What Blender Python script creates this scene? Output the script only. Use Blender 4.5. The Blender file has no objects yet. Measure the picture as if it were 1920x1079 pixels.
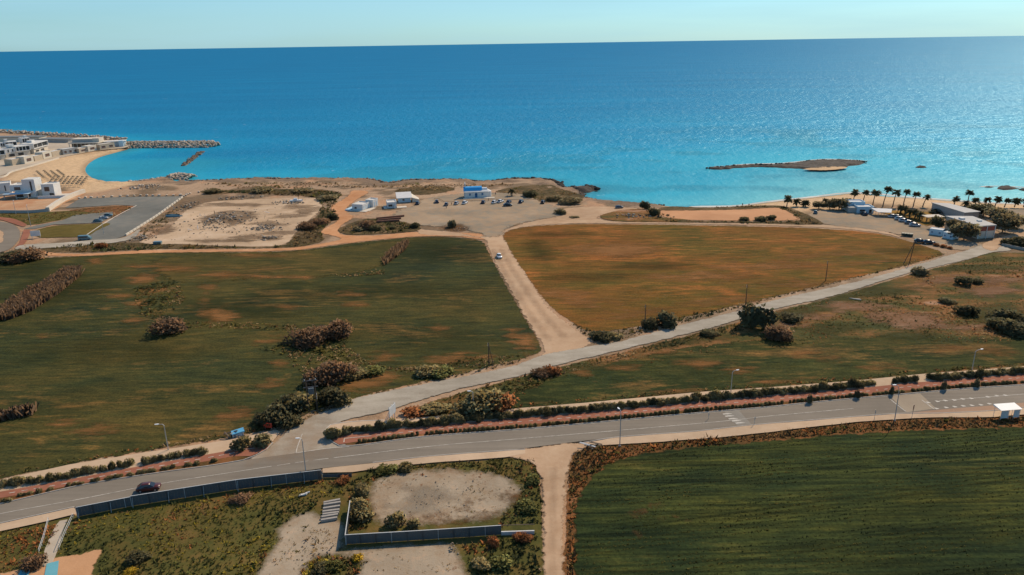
import bpy, bmesh, math, random
import numpy as np
from mathutils import Vector, Matrix
from mathutils.geometry import tessellate_polygon

random.seed(7); RNG = np.random.default_rng(7)
S = bpy.context.scene
C = S.collection

# ------------------------------------------------------------------ camera
CAM_H = 80.0; FPX = 1400.0; PITCH = math.radians(18.16); ROLL = math.radians(0.895)
_F = Vector((0, math.cos(PITCH), -math.sin(PITCH)))
_R0 = Vector((1, 0, 0)); _U0 = Vector((0, math.sin(PITCH), math.cos(PITCH)))
_R = _R0*math.cos(ROLL) - _U0*math.sin(ROLL)
_U = _U0*math.cos(ROLL) + _R0*math.sin(ROLL)
cd = bpy.data.cameras.new('camera'); cam = bpy.data.objects.new('camera', cd); C.objects.link(cam)
cd.sensor_width = 36; cd.lens = 36*FPX/1920; cd.clip_end = 120000; cd.clip_start = 1
cam.matrix_world = Matrix(((_R.x, _U.x, -_F.x, 0), (_R.y, _U.y, -_F.y, 0), (_R.z, _U.z, -_F.z, CAM_H), (0, 0, 0, 1)))
S.camera = cam
S.cycles.max_bounces = 3; S.cycles.diffuse_bounces = 2; S.cycles.glossy_bounces = 2; S.cycles.transparent_max_bounces = 16
S.render.resolution_x = 1024; S.render.resolution_y = 575

# ------------------------------------------------------------------ light
SUN_AZ = math.radians(37); SUN_EL = math.radians(41)
w = bpy.data.worlds.new('World'); S.world = w; w.use_nodes = True
nt = w.node_tree; nt.nodes.clear()
sky = nt.nodes.new('ShaderNodeTexSky'); sky.sky_type = 'NISHITA'; sky.sun_disc = False
sky.sun_elevation = SUN_EL; sky.sun_rotation = SUN_AZ
sky.altitude = 50; sky.air_density = 1.0; sky.dust_density = 0.4; sky.ozone_density = 2.5
tint = nt.nodes.new('ShaderNodeMix'); tint.data_type = 'RGBA'; tint.blend_type = 'MULTIPLY'; tint.inputs[0].default_value = 1
tint.inputs[7].default_value = (0.48, 0.79, 1.04, 1)
nt.links.new(sky.outputs[0], tint.inputs[6])
tc = nt.nodes.new('ShaderNodeTexCoord'); mp = nt.nodes.new('ShaderNodeMapping'); mp.inputs['Scale'].default_value = (2.0, 2.0, 26)
cn = nt.nodes.new('ShaderNodeTexNoise'); cn.inputs['Scale'].default_value = 1.3; cn.inputs['Detail'].default_value = 6
cr = nt.nodes.new('ShaderNodeMapRange'); cr.inputs[1].default_value = 0.3; cr.inputs[2].default_value = 0.75; cr.inputs[3].default_value = 0.22; cr.inputs[4].default_value = 0.70
cm = nt.nodes.new('ShaderNodeMix'); cm.data_type = 'RGBA'; cm.inputs[7].default_value = (3.5, 5.9, 6.7, 1)
nt.links.new(tc.outputs['Generated'], mp.inputs[0]); nt.links.new(mp.outputs[0], cn.inputs[0]); nt.links.new(cn.outputs[0], cr.inputs[0])
sx = nt.nodes.new('ShaderNodeSeparateXYZ'); nt.links.new(tc.outputs['Generated'], sx.inputs[0])
ve = nt.nodes.new('ShaderNodeMapRange'); ve.inputs[1].default_value = 0.05; ve.inputs[2].default_value = 0.6; ve.inputs[3].default_value = 1.0; ve.inputs[4].default_value = 0.1
nt.links.new(sx.outputs[2], ve.inputs[0])
vm_ = nt.nodes.new('ShaderNodeMath'); vm_.operation = 'MULTIPLY'; nt.links.new(cr.outputs[0], vm_.inputs[0]); nt.links.new(ve.outputs[0], vm_.inputs[1])
nt.links.new(vm_.outputs[0], cm.inputs[0]); nt.links.new(tint.outputs[2], cm.inputs[6])
bg = nt.nodes.new('ShaderNodeBackground'); bg.inputs[1].default_value = 0.12
nt.links.new(cm.outputs[2], bg.inputs[0])
wo = nt.nodes.new('ShaderNodeOutputWorld'); nt.links.new(bg.outputs[0], wo.inputs[0])
sl = bpy.data.lights.new('sun', 'SUN'); sun = bpy.data.objects.new('sun', sl); C.objects.link(sun)
sl.energy = 4.5; sl.angle = math.radians(0.53); sl.color = (1.0, 0.81, 0.59)
_sd = Vector((math.sin(SUN_AZ)*math.cos(SUN_EL), math.cos(SUN_AZ)*math.cos(SUN_EL), math.sin(SUN_EL)))
sun.rotation_euler = _sd.to_track_quat('Z', 'Y').to_euler()
S.view_settings.view_transform = 'Standard'; S.view_settings.look = 'None'
S.view_settings.exposure = 0.0; S.view_settings.gamma = 1.0; S.view_settings.use_curve_mapping = False

# ------------------------------------------------------------------ helpers
def G(u, v, z=0.0):
    """place on the ground (height z) that the photo shows at pixel u, v of 1920 x 1079"""
    d = _F + _R*((u-960)/FPX) + _U*(-(v-539.5)/FPX)
    t = (z-CAM_H)/d.z
    return Vector((d.x*t, d.y*t, z))
def GP(pts, z=0.0): return [G(u, v, z) for u, v in pts]

def mk(name, verts, faces, mat=None, parent=None, smooth=False, attrs=None, colors=None):
    me = bpy.data.meshes.new(name)
    if isinstance(verts, np.ndarray) and isinstance(faces, np.ndarray):
        n = len(verts); k = faces.shape[1]; m = len(faces)
        me.vertices.add(n); me.vertices.foreach_set('co', verts.astype(np.float32).ravel())
        me.loops.add(m*k); me.loops.foreach_set('vertex_index', faces.astype(np.int32).ravel())
        me.polygons.add(m); me.polygons.foreach_set('loop_start', np.arange(0, m*k, k, dtype=np.int32))
        me.update(calc_edges=True)
    else:
        me.from_pydata([tuple(v) for v in verts], [], faces); me.update()
    if attrs:
        for an, vals in attrs.items():
            a = me.attributes.new(an, 'FLOAT', 'POINT'); a.data.foreach_set('value', np.asarray(vals, dtype=np.float32))
    if colors is not None:
        a = me.color_attributes.new('col', 'FLOAT_COLOR', 'POINT'); a.data.foreach_set('color', np.asarray(colors, dtype=np.float32).ravel())
    if mat: me.materials.append(mat)
    if smooth: me.polygons.foreach_set('use_smooth', np.ones(len(me.polygons), dtype=bool))
    o = bpy.data.objects.new(name, me); C.objects.link(o)
    if parent: o.parent = parent
    return o
def tag(o, label=None, cat=None, group=None, kind=None):
    if label: o['label'] = label
    if cat: o['category'] = cat
    if group: o['group'] = group
    if kind: o['kind'] = kind
    return o
def empty(name, loc, rz=0.0, label=None, cat=None, group=None):
    o = bpy.data.objects.new(name, None); C.objects.link(o); o.location = loc; o.rotation_euler = (0, 0, rz)
    o.empty_display_size = 0.5
    return tag(o, label, cat, group)
def dup(root, loc=None, rz=None, scale=None, label=None, group=None):
    r = root.copy(); C.objects.link(r)
    if loc is not None: r.location = loc
    if rz is not None: r.rotation_euler = (0, 0, rz)
    if scale is not None: r.scale = scale if hasattr(scale, '__len__') else (scale,)*3
    if label: r['label'] = label
    if group: r['group'] = group
    for ch in list(root.children):
        c = ch.copy(); C.objects.link(c); c.parent = r
        for g in list(ch.children):
            d = g.copy(); C.objects.link(d); d.parent = c
    return r

# numpy value noise
_P = RNG.random((256, 256))
def vnoise(x, y):
    xi = np.floor(x).astype(int); yi = np.floor(y).astype(int); fx = x-xi; fy = y-yi
    fx = fx*fx*(3-2*fx); fy = fy*fy*(3-2*fy)
    a = _P[xi % 256, yi % 256]; b = _P[(xi+1) % 256, yi % 256]; c = _P[xi % 256, (yi+1) % 256]; d = _P[(xi+1) % 256, (yi+1) % 256]
    return (a*(1-fx)+b*fx)*(1-fy)+(c*(1-fx)+d*fx)*fy
def fbm(x, y, oct=4):
    x = np.asarray(x, float); y = np.asarray(y, float); s = 0; a = 0.5; t = 0
    for i in range(oct):
        s = s+a*vnoise(x+17.3*i, y-9.1*i); t += a; a *= 0.5; x = x*2.03; y = y*2.03
    return s/t
def inside(poly, X, Y):
    r = np.zeros(X.shape, bool); n = len(poly)
    for i in range(n):
        x0, y0 = poly[i][0], poly[i][1]; x1, y1 = poly[(i+1) % n][0], poly[(i+1) % n][1]
        if y0 == y1: continue
        r ^= ((y0 > Y) != (y1 > Y)) & (X < (x1-x0)*(Y-y0)/(y1-y0)+x0)
    return r
def distline(pts, X, Y, closed=True):
    D = np.full(X.shape, 1e18); n = len(pts)
    for i in range(n if closed else n-1):
        x0, y0 = pts[i][0], pts[i][1]; x1, y1 = pts[(i+1) % n][0], pts[(i+1) % n][1]
        dx, dy = x1-x0, y1-y0; L = dx*dx+dy*dy+1e-9
        t = np.clip(((X-x0)*dx+(Y-y0)*dy)/L, 0, 1)
        D = np.minimum(D, (X-x0-t*dx)**2+(Y-y0-t*dy)**2)
    return np.sqrt(D)
def sstep(a, b, x): t = np.clip((x-a)/(b-a), 0, 1); return t*t*(3-2*t)

def catmull(P, step, closed):
    """resample a polyline of Vectors as a smooth curve"""
    n = len(P); out = []
    rng = range(n) if closed else range(n-1)
    for i in rng:
        p1, p2 = P[i], P[(i+1) % n]
        p0 = P[i-1] if (closed or i > 0) else p1*2-p2
        p3 = P[(i+2) % n] if (closed or i < n-2) else p2*2-p1
        # centripetal-ish: limit tangents
        L = (p2-p1).length
        t1 = (p2-p0); t2 = (p3-p1)
        t1 = t1*(L/max((p2-p1).length+(p1-p0).length, 1e-6)); t2 = t2*(L/max((p3-p2).length+(p2-p1).length, 1e-6))
        k = max(1, int(L/step))
        for j in range(k):
            s = j/k; s2 = s*s; s3 = s2*s
            out.append(p1*(2*s3-3*s2+1)+t1*(s3-2*s2+s)+p2*(-2*s3+3*s2)+t2*(s3-s2))
    if not closed: out.append(P[-1].copy())
    return out
def linear(P, step, closed):
    n = len(P); out = []
    for i in (range(n) if closed else range(n-1)):
        a, b = P[i], P[(i+1) % n]; k = max(1, int((b-a).length/step))
        for j in range(k): out.append(a.lerp(b, j/k))
    if not closed: out.append(P[-1].copy())
    return out
def area2(P): return sum(P[i].x*P[(i+1) % len(P)].y-P[(i+1) % len(P)].x*P[i].y for i in range(len(P)))
def normals2(P, closed=True):
    n = len(P); N = []
    for i in range(n):
        a = P[i-1] if (closed or i > 0) else P[i]; b = P[(i+1) % n] if (closed or i < n-1) else P[i]
        d = b-a; l = math.hypot(d.x, d.y) or 1; N.append(Vector((d.y/l, -d.x/l, 0)))
    return N

LAYER = 0.04
_zc = [0]
def sdf_sheet(name, L, edge, z, mat, parent, res):
    """flat sheet on a grid; attribute edge = signed distance to the outline / edge + 0.5"""
    x0 = min(p[0] for p in L)-edge*1.3; x1 = max(p[0] for p in L)+edge*1.3; y0 = min(p[1] for p in L)-edge*1.3; y1 = max(p[1] for p in L)+edge*1.3
    gx = np.arange(x0, x1+res, res); gy = np.arange(y0, y1+res, res); A, Q = np.meshgrid(gx, gy)
    dd = distline(L, A, Q); dd = np.where(inside(L, A, Q), dd, -dd); e = dd/edge+0.5
    keep = e > -0.9-res/edge
    k = keep[:-1, :-1] & keep[1:, 1:] & keep[1:, :-1] & keep[:-1, 1:]
    idx = np.arange(A.size).reshape(A.shape)
    Fq = np.stack([idx[:-1, :-1], idx[:-1, 1:], idx[1:, 1:], idx[1:, :-1]], -1)[k]
    mn = np.minimum(np.minimum(e[:-1, :-1], e[1:, 1:]), np.minimum(e[1:, :-1], e[:-1, 1:]))[k]
    used = np.unique(Fq); rm = np.full(A.size, -1); rm[used] = np.arange(len(used))
    V = np.stack([A, Q, np.full(A.shape, z)], -1).reshape(-1, 3)[used]
    o = mk(name, V, rm[Fq], mat, parent, attrs={'edge': e.ravel()[used]})
    if mat.name in RIM:
        o.data.materials.append(RIM[mat.name])
        o.data.polygons.foreach_set('material_index', (mn < 1.6).astype(np.int32))
    return o
def sheet(name, px, layer, mat, edge=1.0, jit=0.35, step=1.6, smooth=True, parent=None, z=None, world=None, res=None):
    """a thin ground sheet: a soft ragged rim (attribute edge), or a crisp polygon when edge is small"""
    P = world if world else GP(px)
    P = [Vector((p.x, p.y, 0)) for p in P]
    if area2(P) < 0: P = P[::-1]
    _zc[0] += 1
    zz = ((0.01+layer*LAYER) if z is None else z)+0.00011*_zc[0]
    dist = sum(p.y for p in P)/len(P)
    if edge >= 0.75:
        P = catmull(P, max(1.5, edge), True) if smooth else P
        res = res or max(edge*0.7, 0.8 if dist < 200 else 1.3)
        o = sdf_sheet(name, [(p.x, p.y) for p in P], edge, zz, mat, parent, res)
        if not parent: o['kind'] = 'structure'
        return o
    P = catmull(P, step, True) if smooth else linear(P, step, True)
    N = normals2(P)
    if jit:
        xs = np.array([p.x for p in P]); ys = np.array([p.y for p in P])
        j = (fbm(xs*0.3, ys*0.3, 4)-0.5)*2.6*jit+(fbm(xs*0.06+40, ys*0.06, 2)-0.5)*2.5*jit
        P = [p+n*float(k) for p, n, k in zip(P, N, j)]
    P = [Vector((p.x, p.y, zz)) for p in P]
    faces = []
    for t in tessellate_polygon([P]):
        a, b, c = (P[i] for i in t)
        cr_ = (b.x-a.x)*(c.y-a.y)-(b.y-a.y)*(c.x-a.x)
        if abs(cr_) < 1e-9: continue
        faces.append(tuple(t) if cr_ > 0 else (t[0], t[2], t[1]))
    o = mk(name, P, faces, mat, parent)
    if not parent: o['kind'] = 'structure'
    return o

def ribbon(name, P, halfw, mat, z0=0.0, z1=0.1, parent=None, step=2.0, smooth=True):
    """a kerb / low wall: box section swept along a line"""
    P = [Vector((p.x, p.y, 0)) for p in P]
    P = catmull(P, step, False) if smooth else P
    N = normals2(P, False); V = []; F = []
    for p, n in zip(P, N):
        for s, z in ((-1, z0), (-1, z1), (1, z1), (1, z0)): V.append((p.x+n.x*halfw*s, p.y+n.y*halfw*s, p.z+z))
    for i in range(len(P)-1):
        a = i*4; b = a+4
        for k in range(3): F.append((a+k, b+k, b+k+1, a+k+1))
    F.append((0, 1, 2, 3)); e = (len(P)-1)*4; F.append((e+3, e+2, e+1, e))
    return mk(name, V, F, mat, parent)
def marks(name, P, width, dash, gap, z, mat, parent=None, smooth=True):
    P = [Vector((p.x, p.y, 0)) for p in P]
    P = catmull(P, 0.5, False) if smooth else linear(P, 0.5, False)
    N = normals2(P, False); V = []; F = []; s = 0
    for i in range(len(P)-1):
        L = (P[i+1]-P[i]).length; on = gap == 0 or (s % (dash+gap)) < dash; s += L
        if not on: continue
        b = len(V)
        for p, n in ((P[i], N[i]), (P[i+1], N[i+1])):
            for q in (-1, 1): V.append((p.x+n.x*width/2*q, p.y+n.y*width/2*q, z))
        F.append((b, b+1, b+3, b+2))
    return mk(name, V, F, mat, parent)

class B:
    """collects boxes, tubes and lofts into one mesh"""
    def __init__(s): s.v = []; s.f = []
    def box(s, x0, x1, y0, y1, z0, z1):
        b = len(s.v)
        s.v += [(x, y, z) for z in (z0, z1) for x, y in ((x0, y0), (x1, y0), (x1, y1), (x0, y1))]
        s.f += [(b, b+3, b+2, b+1), (b+4, b+5, b+6, b+7)]+[(b+i, b+(i+1) % 4, b+4+(i+1) % 4, b+4+i) for i in range(4)]
        return s
    def quadbox(s, q, z0, z1):
        b = len(s.v); z1 = z1 if hasattr(z1, '__len__') else (z1,)*4
        s.v += [(p[0], p[1], z0) for p in q]+[(p[0], p[1], z) for p, z in zip(q, z1)]
        s.f += [(b+3, b+2, b+1, b), (b+4, b+5, b+6, b+7)]+[(b+i, b+(i+1) % 4, b+4+(i+1) % 4, b+4+i) for i in range(4)]
        return s
    def tube(s, pts, rad, n=8, cap=True):
        pts = [Vector(p) for p in pts]; rad = rad if hasattr(rad, '__len__') else [rad]*len(pts); b = len(s.v)
        for i, p in enumerate(pts):
            d = (pts[min(i+1, len(pts)-1)]-pts[max(i-1, 0)]).normalized()
            a = d.cross(Vector((0, 1, 0.13))) if abs(d.y) < 0.9 else d.cross(Vector((1, 0, 0.1)))
            a.normalize(); c = d.cross(a)
            for k in range(n):
                t = 2*math.pi*k/n; s.v.append(tuple(p+(a*math.cos(t)+c*math.sin(t))*rad[i]))
        for i in range(len(pts)-1):
            for k in range(n):
                s.f.append((b+i*n+k, b+i*n+(k+1) % n, b+(i+1)*n+(k+1) % n, b+(i+1)*n+k))
        if cap:
            s.f.append(tuple(b+k for k in range(n))[::-1]); e = b+(len(pts)-1)*n; s.f.append(tuple(e+k for k in range(n)))
        return s
    def loft(s, rings):
        n = len(rings[0]); b = len(s.v)
        for r in rings: s.v += [tuple(p) for p in r]
        for i in range(len(rings)-1):
            for k in range(n): s.f.append((b+i*n+k, b+i*n+(k+1) % n, b+(i+1)*n+(k+1) % n, b+(i+1)*n+k))
        s.f.append(tuple(b+k for k in range(n))[::-1]); e = b+(len(rings)-1)*n; s.f.append(tuple(e+k for k in range(n)))
        return s
    def poly(s, pts):
        b = len(s.v); s.v += [tuple(p) for p in pts]; s.f.append(tuple(range(b, b+len(pts)))); return s
    def build(s, name, mat, parent=None, smooth=False, bevel=0):
        o = mk(name, s.v, s.f, mat, parent, smooth)
        bm = bmesh.new(); bm.from_mesh(o.data); bmesh.ops.recalc_face_normals(bm, faces=bm.faces)
        if bevel: bmesh.ops.bevel(bm, geom=bm.edges[:], offset=bevel, segments=1, affect='EDGES')
        bm.to_mesh(o.data); bm.free()
        return o

# ------------------------------------------------------------------ materials
M = {}
class NT:
    def __init__(s, name):
        s.m = bpy.data.materials.new(name); s.m.use_nodes = True; s.t = s.m.node_tree; s.t.nodes.clear()
        s.out = s.t.nodes.new('ShaderNodeOutputMaterial'); s.bsdf = s.t.nodes.new('ShaderNodeBsdfPrincipled')
        s.t.links.new(s.bsdf.outputs[0], s.out.inputs[0]); M[name] = s.m
    def n(s, ty, **kw):
        nd = s.t.nodes.new(ty)
        for k, v in kw.items():
            if k[0] == '_': nd.inputs[int(k[1:])].default_value = v
            elif k in nd.inputs: nd.inputs[k].default_value = v
            else: setattr(nd, k, v)
        return nd
    def l(s, a, b): s.t.links.new(a, b)
    def pos(s): return s.n('ShaderNodeNewGeometry').outputs['Position']
    def noise(s, vec, scale, detail=4, rough=0.55, dist=0.0):
        nd = s.n('ShaderNodeTexNoise', Scale=scale, Detail=detail, Roughness=rough, Distortion=dist)
        s.l(vec, nd.inputs['Vector']); return nd.outputs[0]
    def mapv(s, vec, rz=0, scale=(1, 1, 1), loc=(0, 0, 0)):
        nd = s.n('ShaderNodeMapping'); nd.inputs['Rotation'].default_value = (0, 0, rz); nd.inputs['Scale'].default_value = scale
        nd.inputs['Location'].default_value = loc; s.l(vec, nd.inputs[0]); return nd.outputs[0]
    def math(s, op, a, b=None, c=None):
        nd = s.n('ShaderNodeMath', operation=op)
        for i, x in enumerate((a, b, c)):
            if x is None: continue
            if isinstance(x, (int, float)): nd.inputs[i].default_value = x
            else: s.l(x, nd.inputs[i])
        return nd.outputs[0]
    def mrange(s, x, a, b, c=0, d=1):
        nd = s.n('ShaderNodeMapRange', _1=a, _2=b, _3=c, _4=d); s.l(x, nd.inputs[0]); return nd.outputs[0]
    def ramp(s, x, stops):
        nd = s.n('ShaderNodeValToRGB'); e = nd.color_ramp.elements
        while len(e) < len(stops): e.new(0.5)
        for el, (p, c) in zip(e, stops): el.position = p; el.color = (*c[:3], 1)
        s.l(x, nd.inputs[0]); return nd.outputs[0]
    def mix(s, f, a, b, blend='MIX'):
        nd = s.n('ShaderNodeMix', data_type='RGBA', blend_type=blend)
        for i, x in ((0, f), (6, a), (7, b)):
            if isinstance(x, (int, float)): nd.inputs[i].default_value = x
            elif isinstance(x, tuple): nd.inputs[i].default_value = (*x[:3], 1)
            else: s.l(x, nd.inputs[i])
        return nd.outputs[2]
    def bump(s, h, strength=0.4, dist=0.1):
        nd = s.n('ShaderNodeBump', Strength=strength, Distance=dist); s.l(h, nd.inputs['Height']); s.l(nd.outputs[0], s.bsdf.inputs['Normal'])
    def alpha(s, a):
        tr = s.n('ShaderNodeBsdfTransparent'); mx = s.n('ShaderNodeMixShader')
        s.l(a, mx.inputs[0]); s.l(tr.outputs[0], mx.inputs[1]); s.l(s.bsdf.outputs[0], mx.inputs[2]); s.l(mx.outputs[0], s.out.inputs[0])
def srgb(r, g, b):
    f = lambda c: (c/255/12.92 if c/255 <= 0.04045 else ((c/255+0.055)/1.055)**2.4)
    return (f(r), f(g), f(b))

RIM = {}
def ground_mat(name, cols, **kw):
    a = _ground_mat(name, cols, soft=False, **kw); kw.pop('soft', None)
    RIM[a.name] = _ground_mat(name+'_rim', cols, soft=True, **kw)
    return a
def _ground_mat(name, cols, big=0.02, med=0.13, fine=1.3, stretch=(1, 1), ang=0.0, bump=0.5, bdist=0.12, lo=0.36, hi=0.64,
               soft=True, en=0.35, wgt=(0.38, 0.40, 0.22), spots=None, amul=1.0, ar=(0.36, 0.64), ast=None, field=None):
    t = NT(name); P = t.pos(); t.bsdf.inputs['Roughness'].default_value = 0.95; t.bsdf.inputs['Specular IOR Level'].default_value = 0.04
    V = t.mapv(P, -ang, (stretch[0], stretch[1], 1))
    n1 = t.noise(V, big, 4, 0.6, 0.6); n2 = t.noise(V, med, 5, 0.6, 0.3); n3 = t.noise(P, fine, 5, 0.7)
    f = t.math('ADD', t.math('ADD', t.math('MULTIPLY', n1, wgt[0]), t.math('MULTIPLY', n2, wgt[1])), t.math('MULTIPLY', n3, wgt[2]))
    cols = [(c[0], c[1]*0.94, c[2]*0.87) for c in cols]
    k = len(cols); st = [(lo+(hi-lo)*i/(k-1), c) for i, c in enumerate(cols)]
    col = t.ramp(f, st)
    if field:
        soil, thr, sf, sst, tram = field
        nb = t.noise(t.mapv(P, -ang, (0.55, 1, 1)), big, 6, 0.62, 0.7); nm = t.noise(t.mapv(P, -ang, (0.40, 1, 1)), 0.10, 5, 0.7, 0.5)
        ns = t.noise(t.mapv(P, -ang, (sst, 1, 1)), sf, 5, 0.72); nf = t.noise(P, 1.5, 4, 0.78)
        f = t.math('ADD', t.math('MULTIPLY', nb, 0.5), t.math('ADD', t.math('MULTIPLY', nm, 0.3), t.math('MULTIPLY', ns, 0.2)))
        col = t.ramp(f, [(0.38+0.24*i/(k-1), c) for i, c in enumerate(cols)])
        so = t.noise(t.mapv(P, -ang, (0.42, 1, 1), (77, 13, 0)), 0.05, 6, 0.72, 0.6)
        so = t.math('ADD', t.math('MULTIPLY', so, 0.7), t.math('MULTIPLY', ns, 0.3))
        col = t.mix(t.mrange(so, thr, thr+0.13, 0, 0.8), col, soil)
        col = t.mix(1.0, col, t.ramp(ns, [(0.30, (0.62, 0.66, 0.72)), (0.5, (1, 1, 1)), (0.70, (1.36, 1.30, 1.2))]), 'MULTIPLY')
        col = t.mix(1.0, col, t.ramp(nf, [(0.30, (0.60, 0.62, 0.66)), (0.5, (1, 1, 1)), (0.70, (1.42, 1.38, 1.3))]), 'MULTIPLY')
        if tram:
            n6 = t.noise(t.mapv(P, -ang, (0.03, 1, 1)), 1.0, 3, 0.6); col = t.mix(1.0, col, t.ramp(n6, [(0.35, (0.62, 0.64, 0.68)), (0.65, (1.4, 1.36, 1.25))]), 'MULTIPLY')
            sp = t.n('ShaderNodeSeparateXYZ'); t.l(t.mapv(P, -ang), sp.inputs[0])
            y = t.math('ADD', sp.outputs[1], t.math('MULTIPLY', t.noise(t.mapv(P, -ang, (0.3, 1, 1)), 0.05, 3), 3.0))
            fr = t.math('FRACT', t.math('DIVIDE', y, tram)); w_ = t.math('ABSOLUTE', t.math('SUBTRACT', t.math('ABSOLUTE', t.math('SUBTRACT', fr, 0.5)), 0.07))
            col = t.mix(t.math('MULTIPLY', t.mrange(w_, 0.05, 0.015), t.mrange(nm, 0.4, 0.6, 0.25, 0.75)), col, t.mix(1.0, col, (0.5, 0.52, 0.55), 'MULTIPLY'))
        n3 = nf; n2 = ns
    g = t.noise(P, 0.035, 3, 0.6)
    col = t.mix(1.0, col, t.ramp(g, [(0.3, (0.84, 0.84, 0.84)), (0.7, (1.14, 1.14, 1.14))]), 'MULTIPLY')
    if spots:
        sc, thr, sco = spots
        n4 = t.noise(t.mapv(P, 0, (1, 1, 1), (31, 7, 0)), sc, 5, 0.65)
        col = t.mix(t.mrange(n4, thr, thr+0.06), col, sco)
    t.l(col, t.bsdf.inputs['Base Color'])
    t.bump(t.math('ADD', n3, t.math('MULTIPLY', n2, 1.2)), bump, bdist)
    if soft:
        e = t.n('ShaderNodeAttribute', attribute_name='edge').outputs['Fac']
        V2 = t.mapv(P, -ang, ((ast or (min(1, stretch[0]*2.2) if stretch[0] < 1 else 1)), 1, 1))
        n5 = t.noise(V2, en, 6, 0.68)
        a = t.math('ADD', e, t.math('MULTIPLY', t.math('SUBTRACT', n5, 0.5), 2.2))
        a = t.mrange(a, ar[0], ar[1])
        if amul < 1: a = t.math('MULTIPLY', a, amul)
        t.alpha(a)
    return t.m

def plain(name, col, rough=0.6, metal=0.0, var=0.12, scale=1.5, spec=0.4, bump=0.0):
    t = NT(name); b = t.bsdf; b.inputs['Roughness'].default_value = rough; b.inputs['Metallic'].default_value = metal
    b.inputs['Specular IOR Level'].default_value = spec
    tcn = t.n('ShaderNodeTexCoord').outputs['Object']
    n = t.noise(tcn, scale, 5, 0.65)
    c = t.mix(1.0, col, t.ramp(n, [(0.3, (1-var,)*3), (0.7, (1+var,)*3)]), 'MULTIPLY')
    t.l(c, b.inputs['Base Color'])
    if bump: t.bump(n, bump, 0.05)
    return t.m
def leafmat(name, col, var=0.35, up=False):
    """foliage: colour from the mesh (col), shifted per plant; thin leaves let light through"""
    t = NT(name); b = t.bsdf; b.inputs['Roughness'].default_value = 0.8; b.inputs['Specular IOR Level'].default_value = 0.15
    a = t.n('ShaderNodeAttribute', attribute_name='col').outputs['Color']
    c = t.mix(1.0, a, col, 'MULTIPLY')
    if var:
        r = t.n('ShaderNodeObjectInfo').outputs['Random']
        c = t.mix(1.0, c, t.ramp(r, [(0.0, (1-var*0.7, 1-var*0.8, 1-var)), (1.0, (1+var, 1+var*0.8, 1+var*0.5))]), 'MULTIPLY')
    g = t.n('ShaderNodeNewGeometry').outputs['Normal']
    def vm(op, x, y=None, sc=None):
        n = t.n('ShaderNodeVectorMath', operation=op)
        for i, q in enumerate((x, y)):
            if q is None: continue
            if isinstance(q, tuple): n.inputs[i].default_value = q
            else: t.l(q, n.inputs[i])
        if sc is not None: n.inputs['Scale'].default_value = sc
        return n.outputs[0]
    if up: o = (0, 0, 0.75)
    else:
        tr = t.n('ShaderNodeVectorTransform', vector_type='NORMAL', convert_from='OBJECT', convert_to='WORLD')
        t.l(vm('SUBTRACT', t.n('ShaderNodeTexCoord').outputs['Object'], (0, 0, 0.25)), tr.inputs[0])
        o = vm('ADD', vm('SCALE', vm('NORMALIZE', tr.outputs[0]), None, 0.50), (0, 0, 0.32))
    n = vm('NORMALIZE', vm('ADD', vm('SCALE', g, None, 0.45), o))
    t.l(c, b.inputs['Base Color']); t.l(n, b.inputs['Normal'])
    tl = t.n('ShaderNodeBsdfTranslucent'); t.l(t.mix(1.0, c, (1.1, 1.08, 0.9), 'MULTIPLY'), tl.inputs[0]); t.l(vm('SCALE', n, None, -1.0), tl.inputs['Normal'])
    mx = t.n('ShaderNodeMixShader', _0=0.5); t.l(b.outputs[0], mx.inputs[1]); t.l(tl.outputs[0], mx.inputs[2]); t.l(mx.outputs[0], t.out.inputs[0])
    return t.m

ROAD_DIR = G(1677, 761)-G(147, 939); ROAD_ANG = math.atan2(ROAD_DIR.y, ROAD_DIR.x)
# soils and crops
ground_mat('green_crop', [(0.024, 0.037, 0.019), (0.043, 0.052, 0.020), (0.067, 0.064, 0.021), (0.104, 0.080, 0.025)], big=0.020, ang=0.07, bump=0.9, field=((0.23, 0.12, 0.038), 0.535, 0.55, 0.20, 0))
ground_mat('olive_crop', [(0.052, 0.055, 0.020), (0.080, 0.070, 0.022), (0.115, 0.080, 0.026)], big=0.03, ang=0.04, bump=0.9, field=((0.21, 0.11, 0.038), 0.545, 0.55, 0.20, 0))
ground_mat('brown_crop', [(0.064, 0.072, 0.017), (0.130, 0.088, 0.021), (0.178, 0.088, 0.023), (0.210, 0.083, 0.025)], big=0.014, ang=0.0, bump=0.8, field=((0.36, 0.125, 0.034), 0.515, 0.50, 0.20, 0))
ground_mat('strip_crop', [(0.018, 0.031, 0.014), (0.034, 0.046, 0.016), (0.056, 0.062, 0.020), (0.095, 0.078, 0.026)], big=0.03, ang=ROAD_ANG*0.6, bump=0.9, field=((0.23, 0.12, 0.040), 0.52, 0.55, 0.20, 0))
ground_mat('dark_crop', [(0.015, 0.029, 0.015), (0.025, 0.040, 0.016), (0.042, 0.055, 0.017), (0.076, 0.080, 0.020)], big=0.045, ang=ROAD_ANG, bump=0.9, field=((0.10, 0.085, 0.024), 0.58, 0.75, 0.07, 11.0))
ground_mat('weedy_soil', [(0.050, 0.058, 0.019), (0.085, 0.086, 0.026), (0.13, 0.10, 0.032), (0.20, 0.125, 0.05)], big=0.05, med=0.25, fine=1.4, bump=0.9)
ground_mat('dry_verge', [(0.06, 0.05, 0.02), (0.12, 0.07, 0.028), (0.22, 0.10, 0.04), (0.30, 0.15, 0.075)], big=0.07, med=0.30, fine=1.6, bump=0.9)
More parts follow.
